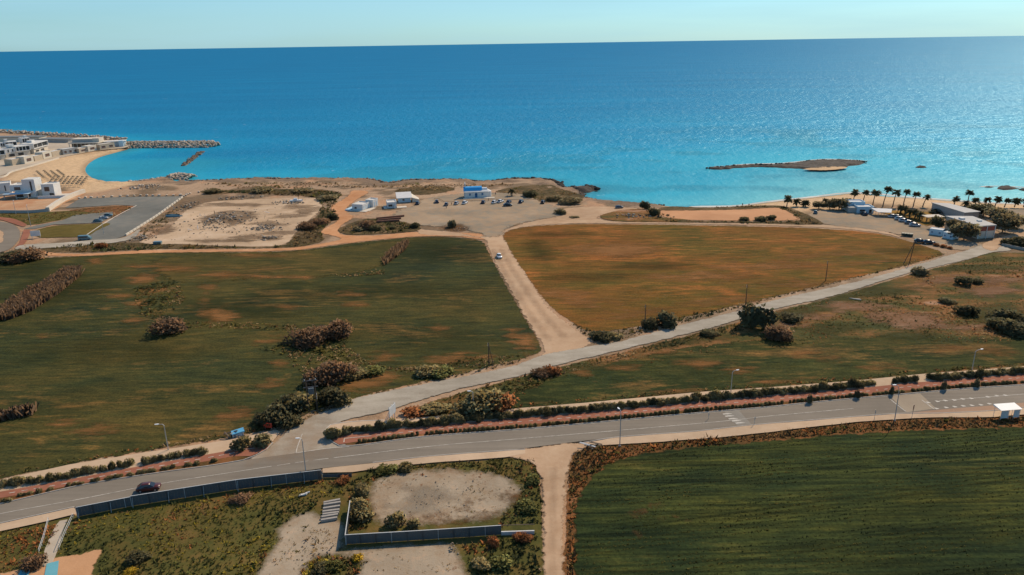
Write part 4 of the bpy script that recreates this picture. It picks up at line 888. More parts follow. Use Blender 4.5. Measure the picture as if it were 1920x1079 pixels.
weeds('weeds', [[(1062, 1130), (1064, 1000), (1068, 900), (1078, 850), (1125, 838), (1226, 833), (1440, 814), (1615, 794), (1740, 787), (1920, 783), (2000, 780), (2000, 796), (1920, 799), (1700, 806), (1560, 815), (1400, 829), (1230, 846), (1150, 865), (1105, 896), (1080, 940), (1076, 1000), (1080, 1130)]],
      5.0, 0.40, [BRN, RST, OLV, RST, BRN, OLV, RST], 'rust coloured dry weeds along the verge of the crop field', 13, tall=1.0)
weeds('crop', [[(1090, 1090), (1086, 1000), (1094, 940), (1120, 896), (1160, 872), (1240, 852), (1400, 836), (1560, 822), (1700, 813), (1960, 803), (2050, 1090)]],
      4.6, 0.17, [(0.022, 0.034, 0.015), (0.030, 0.042, 0.016), (0.040, 0.050, 0.017), (0.055, 0.060, 0.018), (0.085, 0.08, 0.023)], 'green crop standing in the field at the lower right', 14, n_leaf=4, tall=0.7, z0=0.13, rows=(ROAD_ANG, 0.05, 0.5))
weeds('weeds', [[(780, 768), (860, 738), (960, 714), (1185, 657), (1390, 605), (1450, 590), (1390, 620), (1185, 668), (1060, 702), (940, 750), (880, 776)], [(1120, 624), (1200, 612), (1400, 568), (1640, 512), (1760, 477), (1780, 474), (1715, 495), (1440, 563), (1272, 608), (1160, 638), (1110, 640), (1070, 606)],
                [(500, 808), (600, 768), (660, 748), (830, 708), (1000, 668), (1012, 664), (960, 684), (830, 712), (660, 748), (580, 784), (540, 808)], [(640, 640), (660, 690), (900, 690), (980, 668), (880, 670), (760, 700), (690, 680)]],
      2.0, 0.45, [DKG, GRN, OLV, BRN, OLV, DRY], 'rough grass and scrub growing along both sides of the old side road', 15, tall=0.7)
weeds('weeds', [[(1450, 590), (1690, 525), (1860, 480), (1990, 490), (1990, 640), (1720, 626), (1500, 634), (1440, 636)]], 0.9, 0.45, [GRN, OLV, OLV, BRN, OLV, RST, DRY], 'scattered scrub on the stony ground right of the side road', 16, tall=0.6, clump=0.05, thr=0.47)
weeds('weeds', [[(800, 784), (960, 768), (1135, 752), (1440, 727), (1740, 701), (1960, 686), (1960, 680), (1740, 694), (1440, 720), (1135, 745), (960, 760), (820, 776)], [(-40, 905), (130, 870), (330, 838), (520, 804), (500, 800), (330, 830), (130, 862), (-40, 895)]],
      1.4, 0.40, [OLV, BRN, RST, OLV, DRY], 'dry grass edging the pavement behind the hedge', 17, tall=0.8)
weeds('weeds', [[(480, 655), (560, 640), (650, 640), (655, 670), (700, 690), (690, 700), (600, 715), (560, 700), (540, 670)], [(250, 540), (330, 525), (350, 560), (300, 605), (260, 590)], [(620, 515), (680, 508), (720, 505), (725, 515), (640, 520)], [(330, 603), (480, 606), (560, 612), (560, 622), (470, 618), (340, 614)]],
      0.9, 0.6, [DKG, OLV, BRN, DRY, OLV], 'tangled dry scrub on the uncultivated patches of the green field', 18, tall=0.6)
weeds('weeds', [[(90, 466), (160, 458), (262, 458), (360, 461), (480, 466), (535, 461), (560, 438), (600, 404), (600, 378), (620, 372), (640, 366), (625, 390), (632, 408), (612, 424), (600, 440), (608, 450), (560, 464), (270, 469), (150, 474)], [(380, 360), (480, 357), (600, 357), (640, 362), (600, 371), (470, 363)], [(634, 433), (690, 412), (740, 414), (785, 428), (740, 438), (655, 441)],
                [(1240, 413), (1340, 416.5), (1440, 417), (1500, 414), (1480, 399), (1460, 390), (1330, 391), (1340, 388.5), (1470, 387), (1535, 418), (1530, 422), (1400, 420), (1250, 417)]],
      0.45, 0.9, [DKG, (0.06, 0.058, 0.03), OLV, BRN, (0.12, 0.09, 0.055)], 'grey green coastal scrub bordering the sandy tracks', 19, tall=0.8)
weeds('weeds', [[(930, 362), (975, 351), (1030, 348), (1085, 364), (1092, 374), (1060, 380), (1010, 377), (985, 366)], [(745, 357), (800, 351), (850, 353), (790, 365)], [(370, 345), (560, 342), (700, 345), (900, 346), (1000, 345), (900, 352), (700, 352), (400, 354)], [(1130, 407), (1190, 395), (1230, 397), (1290, 416), (1160, 415)]],
      0.28, 0.8, [OLV, BRN, DRY, BRN, (0.10, 0.08, 0.05)], 'sparse dry scrub on the rocky headland', 20, tall=0.6, clump=0.06, thr=0.46)
weeds('weeds', [[(-40, 404), (90, 399), (180, 400), (118, 411), (60, 420), (20, 411)], [(130, 396), (218, 387), (250, 389), (212, 409), (160, 398)], [(262, 432), (330, 388), (352, 385), (330, 405), (290, 440), (262, 452)], [(1655, 398), (1740, 398), (1770, 404), (1735, 422), (1690, 406)]], 0.35, 0.7, [OLV, BRN, DKG, DRY], 'low weeds on the strips between the asphalt car parks', 21, tall=0.6)
weeds('weeds', [[(705, 900), (780, 886), (900, 888), (965, 910), (965, 935), (930, 965), (860, 974), (740, 983), (702, 975)], [(545, 985), (640, 980), (643, 1030), (600, 1038), (540, 1080), (500, 1078), (525, 1010)], [(700, 1032), (845, 1026), (862, 1075), (680, 1078)]],
      2.2, 0.26, [DRY, BRN, OLV, DRY, RST], 'thin dry weeds scattered over the bare ground of the gravel yards', 22, tall=0.6, clump=0.16, thr=0.54)
weeds('weeds', [[(950, 712), (1060, 690), (1330, 632), (1450, 600), (1600, 580), (1990, 560), (1990, 640), (1440, 650), (1180, 690), (960, 745)]], 0.8, 0.32, [GRN, OLV, BRN, RST, DRY], 'sparse weeds between the side road and the narrow field', 23, tall=0.6, clump=0.09, thr=0.52)
# dry reeds
def reeds(name, px, dens, h, label, seed, cols):
    r = np.random.default_rng(seed); L = [(p.x, p.y) for p in GP(px)]
    x0, x1 = min(p[0] for p in L), max(p[0] for p in L); y0, y1 = min(p[1] for p in L), max(p[1] for p in L)
    n = int((x1-x0)*(y1-y0)*dens); q = np.stack([r.uniform(x0, x1, n), r.uniform(y0, y1, n)], -1); q = q[inside(L, q[:, 0], q[:, 1])]; n = len(q)
    hh = h*r.uniform(0.6, 1.15, n)*(0.75+0.5*fbm(q[:, 0]*0.15, q[:, 1]*0.15, 2)); a = r.uniform(0, 6.28, n); wd = 0.14
    dx, dy = np.cos(a)*wd, np.sin(a)*wd; lean = r.normal(0, 0.22, (n, 2))*hh[:, None]
    z = np.zeros(n)
    V = np.stack([np.stack([q[:, 0]-dx, q[:, 1]-dy, z], -1), np.stack([q[:, 0]+dx, q[:, 1]+dy, z], -1),
                  np.stack([q[:, 0]+lean[:, 0]+dx*1.6, q[:, 1]+lean[:, 1]+dy*1.6, hh], -1), np.stack([q[:, 0]+lean[:, 0]-dx*1.6, q[:, 1]+lean[:, 1]-dy*1.6, hh*0.9], -1)], 1).reshape(-1, 3)
    c = np.array(cols)[r.integers(0, len(cols), n)]*r.uniform(0.7, 1.3, (n, 1)); c = np.concatenate([c, np.ones((n, 1))], -1)
    o = mk(name, V, np.arange(n*4).reshape(-1, 4), M['weed'], colors=np.repeat(c, 4, axis=0)); return tag(o, label, 'reeds', kind='stuff')
RC = [(0.15, 0.095, 0.06), (0.18, 0.115, 0.075), (0.11, 0.07, 0.045)]
reeds('dry_reeds', [(-30, 592), (0, 586), (40, 560), (90, 530), (125, 508), (152, 508), (150, 520), (110, 552), (60, 584), (20, 600), (-30, 608)], 10, 2.4, 'long brown stand of dry reeds at the left edge of the green field', 31, RC)
reeds('dry_reeds', [(-40, 790), (0, 782), (50, 770), (70, 770), (60, 780), (10, 790), (-40, 800)], 10, 2.0, 'small stand of brown reeds low at the left edge', 32, RC)
reeds('dry_reeds', [(716, 490), (735, 470), (757, 455), (768, 456), (760, 470), (740, 486), (722, 498)], 5, 1.8, 'diagonal strip of dry reeds in the upper part of the green field', 33, RC)

# --- single bushes
bb = 'brown bushes in the green field'
bush(316, 622, 6.5, 4.6, 'brown', 'bare brown bush standing alone in the left of the green field', bb)
bush(572, 645, 6.0, 4.6, 'brown', 'left of the paired brown bushes in the middle of the green field', bb)
bush(594, 638, 5.0, 4.4, 'brown', 'middle brown bush of the clump in the green field', bb)
bush(630, 632, 6.0, 5.0, 'brown', 'tallest brown bush, right end of the clump in the green field', bb)
bush(625, 712, 6.2, 5.0, 'brown', 'brown bush beside the transformer poles', bb); bush(600, 718, 4.6, 3.8, 'brown', 'smaller brown bush left of the one beside the transformer poles', bb)
for u, v, r, h, k, l in ((498, 798, 4.2, 3.6, 'dark', 'dark bush behind the red sign, leftmost of the thicket'), (520, 790, 5, 4.5, 'dark', 'dark bush in the thicket directly above the red sign'), (545, 776, 5, 5, 'dark', 'tall dark bush in the thicket left of the transformer poles'), (566, 762, 4, 4, 'olive', 'olive bush at the foot of the transformer poles'),
                         (540, 798, 4, 3.5, 'dark', 'dark bush at the edge of the side road junction'), (622, 755, 5, 4.2, 'dark', 'round dark bush right of the transformer poles'), (640, 758, 3.2, 2.6, 'olive', 'small olive bush by the bend of the side road'),
                         (665, 705, 4.5, 2.2, 'olive', 'low green bush right of the brown bush by the poles'), (700, 700, 4, 2, 'green', 'low green bush in the field corner by the orange patch'), (800, 703, 5, 2.4, 'olive', 'low bush beside the side road, left of the short pole'), (828, 702, 4, 2.2, 'green', 'low bush right beside the short pole'),
                         (1222, 614, 3.6, 3.2, 'dark', 'left of two dark bushes by the side road pole'), (1254, 610, 5.2, 4.8, 'dark', 'right of two dark bushes by the side road pole'), (1130, 637, 4.4, 2.6, 'dark', 'dark bush at the corner of the dirt track and side road'), (1150, 634, 3.4, 2.0, 'olive', 'olive bush next to the track corner'),
                         (1420, 612, 6.2, 8.4, 'dark', 'large dark round tree bush beside the pale side road'), (1458, 636, 5.2, 4.2, 'brown', 'brown bush below the large dark round bush'), (1484, 600, 4.4, 2.4, 'dark', 'low flat dark bush right of the large round bush'), (1330, 629, 3.4, 1.8, 'dark', 'low dark bush below the middle of the side road'),
                         (1036, 700, 3.2, 2.6, 'rust', 'reddish bush on the near verge of the side road'), (1014, 704, 2.8, 2.0, 'brown', 'small brown bush on the near verge of the side road'),
                         (905, 772, 7, 5.4, 'olive', 'big olive bush behind the street lamp'), (880, 776, 5, 3.8, 'olive', 'olive bush left of the lamp behind the hedge'), (930, 768, 5, 4.6, 'rust', 'rusty bush right of the lamp behind the hedge'), (780, 775, 4, 1.8, 'rust', 'low rusty bush right of the roadside sign frame'), (820, 772, 5, 2.0, 'olive', 'low olive bush behind the hedge near the sign frame'),
                         (1725, 515, 3.2, 3.4, 'dusty', 'grey bush on the near edge of the side road, far right'), (1805, 535, 3.2, 3.8, 'dark', 'small round tree in the scrub right of the side road'), (1835, 532, 3, 2, 'dark', 'low bush beside the small round tree in the scrub'), (1810, 590, 4, 3.4, 'dark', 'dark bush at the left of the dark thicket, far right'),
                         (1882, 600, 5, 4, 'dark', 'dark bush at the top of the thicket, far right'), (1875, 620, 5, 4.4, 'dark', 'dark bush in the middle of the thicket, far right'), (1905, 625, 5, 4, 'dark', 'dark bush at the right end of the thicket'), (1920, 610, 4, 3.5, 'dark', 'dark bush cut by the right edge of the photo'), (1776, 568, 3, 1.8, 'dark', 'low dark bush in the middle of the scrub'),
                         (50, 487, 9, 5.0, 'brown', 'wide brown bush by the roundabout, right one'), (22, 490, 8, 4.6, 'dark', 'dark bush by the roundabout at the left edge'), (190, 465, 3.4, 2.6, 'rust', 'orange bush beside the lane below the car park'), (688, 430, 4.6, 4.6, 'brown', 'brown bush in front of the rusty pipes'), (672, 433, 4, 2.6, 'dusty', 'dusty bush left on the scrub island'),
                         (705, 432, 4, 3.0, 'dark', 'dark bush in the middle of the scrub island'), (778, 428, 3.2, 3.0, 'dark', 'round dark bush at the right tip of the scrub island'), (735, 430, 3, 2, 'dark', 'low dark bush below the rusty pipes'), (848, 427, 3.2, 4.4, 'dusty', 'thin grey bush at the near edge of the gravel car park'), (626, 411, 4, 3.6, 'dark', 'round dark bush by the bend of the orange track'),
                         (575, 430, 6, 3.6, 'brown', 'brown bush at the right edge of the quarry yard'), (600, 420, 5, 3.2, 'brown', 'brown bush above the bend of the orange track'), (612, 375, 7, 3.2, 'dusty', 'dusty bush above the quarry yard'), (398, 362, 7, 3.0, 'dusty', 'dusty bush on the shore left of the quarry'), (490, 361, 9, 3.4, 'dusty', 'wide dusty bush on the shore behind the quarry'), (565, 361, 8, 3.0, 'dusty', 'wide dusty bush on the shore left of the orange track'),
                         (997, 369, 5.5, 4.2, 'dark', 'dark clipped bush right of the date palm'), (1040, 376, 6, 2.8, 'dusty', 'dusty bush on the headland by the parked car'), (1066, 382, 8, 3.8, 'dusty', 'largest dusty bush on the headland at the water'), (1050, 402, 3.4, 3.4, 'dusty', 'thin bush on the sand right of the gravel car park'), (1077, 409, 3, 1.2, 'dusty', 'low bush on the sandy track'),
                         (1211, 391, 4.0, 4.4, 'dark', 'bush by the shore above the stony bank'), (1226, 403, 5, 4.0, 'dark', 'dark bush at the left end of the sand court'), (1395, 414, 3, 2, 'dark', 'small bush on the near edge of the sand court, left'), (1430, 414, 4, 2.4, 'dark', 'bush on the near edge of the sand court, middle'), (1446, 413, 3.4, 2.8, 'dark', 'bush on the near edge of the sand court, right'),
                         (1908, 462, 7, 4.4, 'dark', 'dark bush behind the low grey wall at the right edge'), (1890, 459, 4, 3, 'dusty', 'dusty bush left behind the low grey wall'), (1760, 399, 7, 3.2, 'dark', 'dark shrubs left of the beach hall'), (1780, 404, 5, 3.2, 'dark', 'dark shrubs between the two halls'), (1756, 462, 1.5, 1.4, 'rust', 'reddish bush beside the black cars, left'), (1769, 464, 1.6, 1.5, 'rust', 'reddish bush beside the black cars, middle'), (1782, 467, 1.4, 1.3, 'rust', 'reddish bush beside the black cars, right'),
                         (673, 958, 2.4, 2.6, 'olive', 'olive bush inside the fence corner, lower'), (680, 930, 2.4, 2.6, 'olive', 'olive bush inside the fence, upper'), (676, 975, 2.6, 2.6, 'olive', 'olive bush in the fence corner by the panels'), (742, 985, 2.2, 2.8, 'olive', 'upright olive bush in the gravel yard'), (776, 990, 1.8, 2.0, 'olive', 'second olive bush at the foot of the yard fence'), (760, 880, 2.6, 1.6, 'olive', 'olive bush on the pavement edge above the yard'), (725, 886, 2.8, 1.5, 'green', 'green bush on the pavement edge, left above the yard'),
                         (928, 1022, 1.6, 1.6, 'rust', 'rust pink ball shrub below the yard fence, left'), (968, 1012, 1.5, 1.5, 'rust', 'rust pink ball shrub below the low fence wall, middle'), (986, 1014, 1.5, 1.5, 'rust', 'rust pink ball shrub below the low fence wall, right'), (642, 906, 1.7, 1.5, 'rust', 'rusty bush at the end of the roadside hoarding'), (452, 940, 2.4, 1.6, 'brown', 'brown pink bush below the hoarding'), (64, 1062, 2.2, 1.8, 'brown', 'brown bush at the foot of the driveway railing'),
                         (620, 1068, 2.0, 1.4, 'green', 'green shrub in the middle of the near yard'), (600, 1072, 2.0, 1.4, 'dark', 'dark shrub in the near yard'), (672, 1052, 1.5, 1.2, 'yellow', 'yellow flowering shrub in the near yard'), (245, 1078, 1.5, 1.2, 'yellow', 'yellow flowering shrub at the bottom edge, left'), (260, 1050, 2.4, 1.6, 'dark', 'dark green shrub above the yellow one, left'), (990, 955, 2.6, 1.8, 'green', 'green shrub beside the dirt track, by the yard'), (1000, 905, 2.2, 1.6, 'green', 'green shrub beside the dirt track, near the road'), (940, 1060, 2.6, 1.6, 'green', 'green shrub below the yard fence, right'), (905, 1065, 2.2, 1.5, 'olive', 'olive shrub below the yard fence, left')):
    bush(u, v, r, h, k, l)
# roadside hedge bushes, west part one by one
hb = [(-30, 612), (20, 606), (60, 602), (85, 600), (110, 598), (165, 592), (210, 585), (265, 578), (310, 572), (360, 565), (408, 550), (458, 540), (503, 532), (552, 524), (600, 516), (645, 508), (690, 500), (780, 484), (825, 476), (868, 470), (910, 460), (945, 452), (1000, 446), (1045, 440), (1082, 434)]
for x, y in hb: bush(x/2.848, 700+y/2.848, random.uniform(1.1, 1.5), random.uniform(1.5, 2.0), 'olive', 'clipped olive bush in the loose hedge row left of the junction', 'hedge row left of the junction', 'hedge_bush')
bush(454, 842, 2.6, 2.8, 'olive', 'big olive bush on the path corner, left of the pair at the junction', None, 'hedge_bush'); bush(495, 836, 2.6, 2.8, 'olive', 'big olive bush on the path corner, right of the pair at the junction', None, 'hedge_bush')
bush(627, 822, 2.4, 2.7, 'olive', 'largest hedge bush at the rounded junction corner', None, 'hedge_bush')
hl = catmull(GP([(640, 817)]+off(dash_e[1:-1], -11)+[(2000, 693)]), 1.0, False)
nh = 0; s_ = 0
for i in range(len(hl)-1):
    s_ += (hl[i+1]-hl[i]).length
    nextgap = 0.9
    if s_ > nextgap:
        s_ = 0; x = hl[i].x
        gg = float(fbm(np.array([x*0.06]), np.array([3.3]), 2)[0])
        if gg < 0.30 and x > 15: continue
        big = random.random() < 0.10
        bush(0, 0, random.uniform(1.1, 1.6)*(1.3 if big else 1), random.uniform(1.2, 1.9)*(1.25 if big else 1), 'olive' if random.random() < 0.75 else 'dark', 'dark olive bush in the long hedge behind the red cycle path', 'long hedge right of the junction', 'hedge_bush', loc=hl[i]+Vector((random.uniform(-.4, .4), random.uniform(-.45, .45), 0.2)))
sl_ = catmull(GP([(670, 832.5)]+off(up_e[2:-1], -3.6)+[(2000, 712)]), 0.5, False); s_ = 0
for i in range(len(sl_)-1):
    s_ += (sl_[i+1]-sl_[i]).length
    if s_ > 0.98:
        s_ = 0
        if random.random() < 0.05: continue
        bush(0, 0, random.uniform(0.5, 0.85), random.uniform(0.6, 1.0), 'olive', 'small clipped shrub between the red cycle path and the main road, right of the junction', 'low shrubs along the kerb right of the junction', 'kerb_shrub', 'shrub', loc=sl_[i]+Vector((0, 0, 0.25)))
for x, y in [(30, 694), (50, 690), (110, 664), (135, 660), (160, 654), (210, 644), (270, 633), (370, 609), (400, 605), (430, 602), (500, 588), (520, 585), (580, 573), (600, 570), (625, 566), (645, 562), (700, 553), (745, 543), (770, 540), (800, 535), (822, 532), (875, 523), (900, 519), (925, 514), (1000, 502), (1012, 500), (1055, 495), (1135, 483), (1145, 481)]:
    bush(x/2.848, 700+y/2.848-1, random.uniform(0.7, 0.95), random.uniform(0.8, 1.1), 'olive', 'small clipped shrub between the red cycle path and the main road, left of the junction', 'low shrubs along the kerb left of the junction', 'kerb_shrub', 'shrub')
# thin saplings growing out of the kerb shrubs
for u, v, l in ((1518, 757, 'thin sapling at the kerb left of the curved lamp'), (1672, 742, 'thin sapling at the kerb below the curved lamp'), (1770, 733, 'thin sapling at the kerb right of the curved lamp'), (1830, 727, 'thin sapling at the kerb, second right of the curved lamp'), (1607, 748, 'thin sapling at the kerb between the two crossings')):
    bush(u, v, 0.8, 2.6, 'dusty', l, 'saplings along the kerb', 'sapling', 'sapling')

# --- trees with trunk and crown
def tree(u, v, h, r, kind, label, trunk_h=None, group=None):
    p = G(u, v); t_ = empty('tree', p, random.uniform(0, 6.28), label, 'tree', group); th = trunk_h or h*0.35
    b = B(); b.tube([(0, 0, 0), (0.1, 0.05, th*0.6), (0.05, 0.1, th*1.25)], [0.28, 0.22, 0.12], 7)
    for k in range(4):
        a = k*1.57+random.random(); b.tube([(0.08, 0.08, th*0.8), (math.cos(a)*r*0.3, math.sin(a)*r*0.3, th*1.25), (math.cos(a)*r*0.5, math.sin(a)*r*0.5, th*1.6)], [0.14, 0.1, 0.05], 5)
    b.build('trunk', M['bark'], t_)
    _bi[0] += 1
    c = bpy.data.objects.new('crown', KINDS[kind][_bi[0] % 4]); C.objects.link(c); c.parent = t_; c.location = (0, 0, th*0.7); c.scale = (r*1.15, r*1.15, (h-th*0.7)); return t_
for u, v, h, r, k, l in ((1759, 430, 6, 4, 'dark', 'tree in front of the terrace, left of the restaurant'), (1788, 440, 6.5, 5, 'dusty', 'broad tree hiding the left wall of the restaurant'), (1807, 452, 8, 6, 'dusty', 'large broad tree in front of the restaurant'),
                         (1843, 408, 6.5, 6.5, 'dark', 'dark tree behind the restaurant roof'), (1868, 420, 7.5, 7, 'dusty', 'broad tree right behind the restaurant'), (1879, 438, 8.5, 7, 'dusty', 'largest broad tree at the right end of the restaurant'), (1895, 428, 7, 5.5, 'dusty', 'broad tree at the edge of the far right car park'), (1825, 402, 5, 6, 'dark', 'dark tree between the two hall roofs'),
                         (1573, 394, 6, 5.5, 'dusty', 'wide tree left of the beach bar'), (1556, 394, 4.6, 3.6, 'dusty', 'smaller tree at the left of the beach bar'), (1535, 392, 4, 3.6, 'dusty', 'low tree beside the parked car near the beach')):
    tree(u, v, h, r, k, l)

# --- palms
def frond_mesh(name, n, ln, droop, wd, seed, fan=False):
    r = random.Random(seed); b = B()
    for k in range(n):
        a = 2.4*k+r.uniform(-.3, .3); el = r.uniform(-0.5, 1.25); L = ln*r.uniform(0.75, 1.1); pts = []
        for j in range(5):
            s = j/4; x = L*s*math.cos(el*(1-0.15*s)); z = L*s*math.sin(el)-droop*L*s*s
            pts.append(Vector((math.cos(a)*x, math.sin(a)*x, z)))
        sd = Vector((-math.sin(a), math.cos(a), 0))
        ws = [0.05, 0.45, 0.9, 1.0, 0.3] if fan else [0.15, 0.8, 1.0, 0.8, 0.1]
        base = len(b.v)
        for p, q in zip(pts, ws): b.v += [tuple(p+sd*wd*q+Vector((0, 0, -wd*q*0.5))), tuple(p), tuple(p-sd*wd*q+Vector((0, 0, -wd*q*0.5)))]
        for j in range(4):
            for m_ in range(2): i0 = base+j*3+m_; b.f.append((i0, i0+1, i0+4, i0+3))
    me = bpy.data.meshes.new(name); me.from_pydata(b.v, [], b.f); me.update()
    c = np.ones((len(b.v), 4)); rr = np.random.default_rng(seed); g = np.repeat(rr.uniform(0.6, 1.3, n), 15)[:len(b.v)]; c[:, 0] = g*1.05; c[:, 1] = g; c[:, 2] = g*0.9
    at = me.color_attributes.new('col', 'FLOAT_COLOR', 'POINT'); at.data.foreach_set('color', c.astype(np.float32).ravel()); me.materials.append(M['leaf_palm']); return me
FAN = [frond_mesh('crown', 46, 2.2, 0.40, 0.48, 50+i, True) for i in range(4)]; FEA = [frond_mesh('crown', 46, 2.9, 0.55, 0.34, 60+i) for i in range(3)]
_trunk = {}
def palm(u, v, cu, cv, label, feather=False, group=None, s=1.0):
    p = G(u, v); dy = v-(97-30*u/1920); h = max(1.2, (v-cv)/dy*CAM_H)
    px = (cu-u)/(dy*0.951/CAM_H)
    t_ = empty('palm_tree', p, 0, label, 'palm', group)
    r0 = 0.24 if not feather else 0.32
    B().tube([(0, 0, 0), (px*0.15, 0, h*0.3), (px*0.5, 0.1, h*0.65), (px, 0.1, h)], [r0*1.25, r0, r0*0.85, r0*0.8], 7).build('trunk', M['palm_bark'], t_)
    _bi[0] += 1
    c = bpy.data.objects.new('crown', (FEA if feather else FAN)[_bi[0] % (3 if feather else 4)]); C.objects.link(c); c.parent = t_; c.location = (px, 0.1, h-0.1); c.rotation_euler.z = random.uniform(0, 6.28); c.scale = (s,)*3
for u, v, cu, cv, l in ((1599.7, 379, 1601, 358, 'first palm of the tall row on the beach, counted from the left'), (1618, 380, 1621, 358, 'second palm of the tall beach row'), (1636, 386, 1640, 359, 'third palm of the tall beach row'), (1655, 388, 1660.6, 352, 'fourth and tallest palm of the tall beach row'), (1673.6, 388, 1679, 358, 'fifth palm of the tall beach row'),
                        (1693, 388, 1698, 358, 'sixth palm of the tall beach row'), (1712, 388, 1717, 362, 'seventh palm of the tall beach row'), (1730, 388, 1735, 369, 'eighth and shortest palm ending the tall beach row'),
                        (1789, 384, 1791, 372, 'short palm left of the tallest one, behind the halls'), (1813, 387, 1814.5, 359, 'tall palm standing above the dark low palm, behind the halls'), (1828, 385, 1830, 374, 'palm right of the tall one behind the halls'), (1848, 385, 1850, 373, 'second palm right of the tall one behind the halls'),
                        (1865, 389, 1868.6, 371.5, 'first palm by the far right car park'), (1883, 389, 1887, 374.5, 'second palm by the far right car park'), (1902, 389, 1904, 374.5, 'third palm by the far right car park'), (1919, 389, 1921, 374, 'palm cut by the right edge of the photo'),
                        (1475, 388, 1477, 370, 'leftmost palm at the end of the sand court'), (1493.5, 387, 1494.5, 377, 'second palm at the end of the sand court'), (1510, 388, 1511, 379, 'third palm at the end of the sand court'), (1547, 386, 1547, 376, 'palm on the sand left of the wide tree'), (1563, 386, 1563, 375, 'palm standing at the wide tree, left'), (1590, 388, 1590, 376, 'palm standing at the wide tree, right')):
    palm(u, v, cu+random.uniform(-1.2, 1.2), cv+random.uniform(-1, 1), l, s=random.uniform(0.9, 1.3))
for u, v, cu, cv, l in ((1688, 401, 1689, 387, 'first dark palm of the short diagonal row above the parked cars'), (1696, 404, 1697, 390, 'second dark palm of the short diagonal row'), (1705, 409, 1705, 395, 'third dark palm of the short diagonal row'), (1715, 411, 1716, 396, 'fourth dark palm of the short diagonal row'), (1723, 414, 1724, 400, 'last dark palm of the short diagonal row'),
                        (960, 368, 959.6, 356.5, 'single date palm right of the blue roofed chapel'), (1811, 387, 1811, 380, 'low dark palm under the tall palm')):
    palm(u, v, cu, cv, l, True, s=1.0)

# ================================================================== buildings
def facade(name, a, b, depth, label, cat):
    """Empty at the middle of the front edge a-b (photo pixels on the ground); local x along the front, y away from the viewer"""
    p, q = G(*a), G(*b); d = q-p; e = empty(name, (p+q)/2, math.atan2(d.y, d.x), label, cat); e['w'] = d.length; del_w = d.length
    del e['w']; return e, del_w
def window(par, x, z, w, h, y=0.0, mat='pane', frame='white_wall', side=None):
    """framed window on the front wall (y) or, with side = (x, y), on a side wall"""
    f = B(); t = 0.1
    if side is None:
        f.box(x-w/2-t, x+w/2+t, y-0.10, y-0.003, z, z+t).box(x-w/2-t, x+w/2+t, y-0.10, y-0.003, z+h-t, z+h).box(x-w/2-t, x-w/2, y-0.10, y-0.003, z+t, z+h-t).box(x+w/2, x+w/2+t, y-0.10, y-0.003, z+t, z+h-t)
        o = f.build('window', M[frame], par); B().box(x-w/2, x+w/2, y-0.05, y-0.004, z+t, z+h-t).build('pane', M[mat], o)
    else:
        sx, sy = side; s = 1 if sx > 0 else -1
        f.box(min(sx+s*0.003, sx+s*0.1), max(sx+s*0.003, sx+s*0.1), sy-w/2-t, sy+w/2+t, z, z+t).box(min(sx+s*0.003, sx+s*0.1), max(sx+s*0.003, sx+s*0.1), sy-w/2-t, sy+w/2+t, z+h-t, z+h)
        o = f.build('window', M[frame], par); B().box(min(sx+s*0.004, sx+s*0.05), max(sx+s*0.004, sx+s*0.05), sy-w/2, sy+w/2, z+t, z+h-t).build('pane', M[mat], o)
    return o
def flatblock(par, x0, x1, y0, y1, h, wall='white_wall', roof='pale_roof', z0=0.0, par_h=0.5):
    wl = B().box(x0, x1, y0, y1, z0, h).build('wall', M[wall], par)
    pr = B(); t = 0.25
    pr.box(x0, x1, y0, y0+t, h, h+par_h).box(x0, x1, y1-t, y1, h, h+par_h).box(x0, x0+t, y0+t, y1-t, h, h+par_h).box(x1-t, x1, y0+t, y1-t, h, h+par_h)
    pr.build('parapet', M[wall], par)
    B().box(x0+t, x1-t, y0+t, y1-t, h+0.005, h+0.06).build('roof', M[roof], par); return wl
def framed(par, x0, x1, y0, y1, z0, z1, nw=3, mat='pane'):
    """projecting white frame box with deep glazing, the villas' upper storey"""
    t = 0.45
    B().box(x0, x1, y0, y1, z0, z0+t).box(x0, x1, y0, y1, z1-t, z1).box(x0, x0+t, y0, y1, z0+t, z1-t).box(x1-t, x1, y0, y1, z0+t, z1-t).box(x0+t, x1-t, y1-0.3, y1, z0+t, z1-t).build('upper_frame', M['white_wall'], par)
    wd = (x1-x0-2*t)/nw
    g = B().box(x0+t, x1-t, y0+1.2, y0+1.3, z0+t, z1-t).build('glazing', M[mat], par)
    for i in range(1, nw): B().box(x0+t+wd*i-0.25, x0+t+wd*i+0.25, y0+1.0, y0+1.19, z0+t, z1-t).build('pillar', M['white_wall'], par)

# chapel
e, wd = facade('chapel', (869, 373), (917, 371), 7, 'small white chapel with a bright blue barrel roof and a bell frame', 'chapel')
hw = 6.2; dp = 6.4
B().box(-hw, hw, 0, dp, 0, 3.3).build('wall', M['white_wall'], e)
B().quadbox([(-hw-0.2, -0.25), (hw+0.2, -0.25), (hw+0.2, dp/2-1.9), (-hw-0.2, dp/2-1.9)], 3.305, (3.5, 3.5, 4.2, 4.2)).quadbox([(-hw-0.2, dp/2+1.9), (hw+0.2, dp/2+1.9), (hw+0.2, dp+0.25), (-hw-0.2, dp+0.25)], 3.305, (4.2, 4.2, 3.5, 3.5)).build('side_roof', M['white_wall'], e)
rg = [[(x, dp/2+2.2*math.cos(a), 3.9+2.1*math.sin(a)) for a in [math.pi*k/12 for k in range(13)]]+[(x, dp/2-2.2, 3.31), (x, dp/2+2.2, 3.31)] for x in (-hw-0.3, 3.4)]
B().loft(rg).build('barrel_roof', M['church_blue'], e)
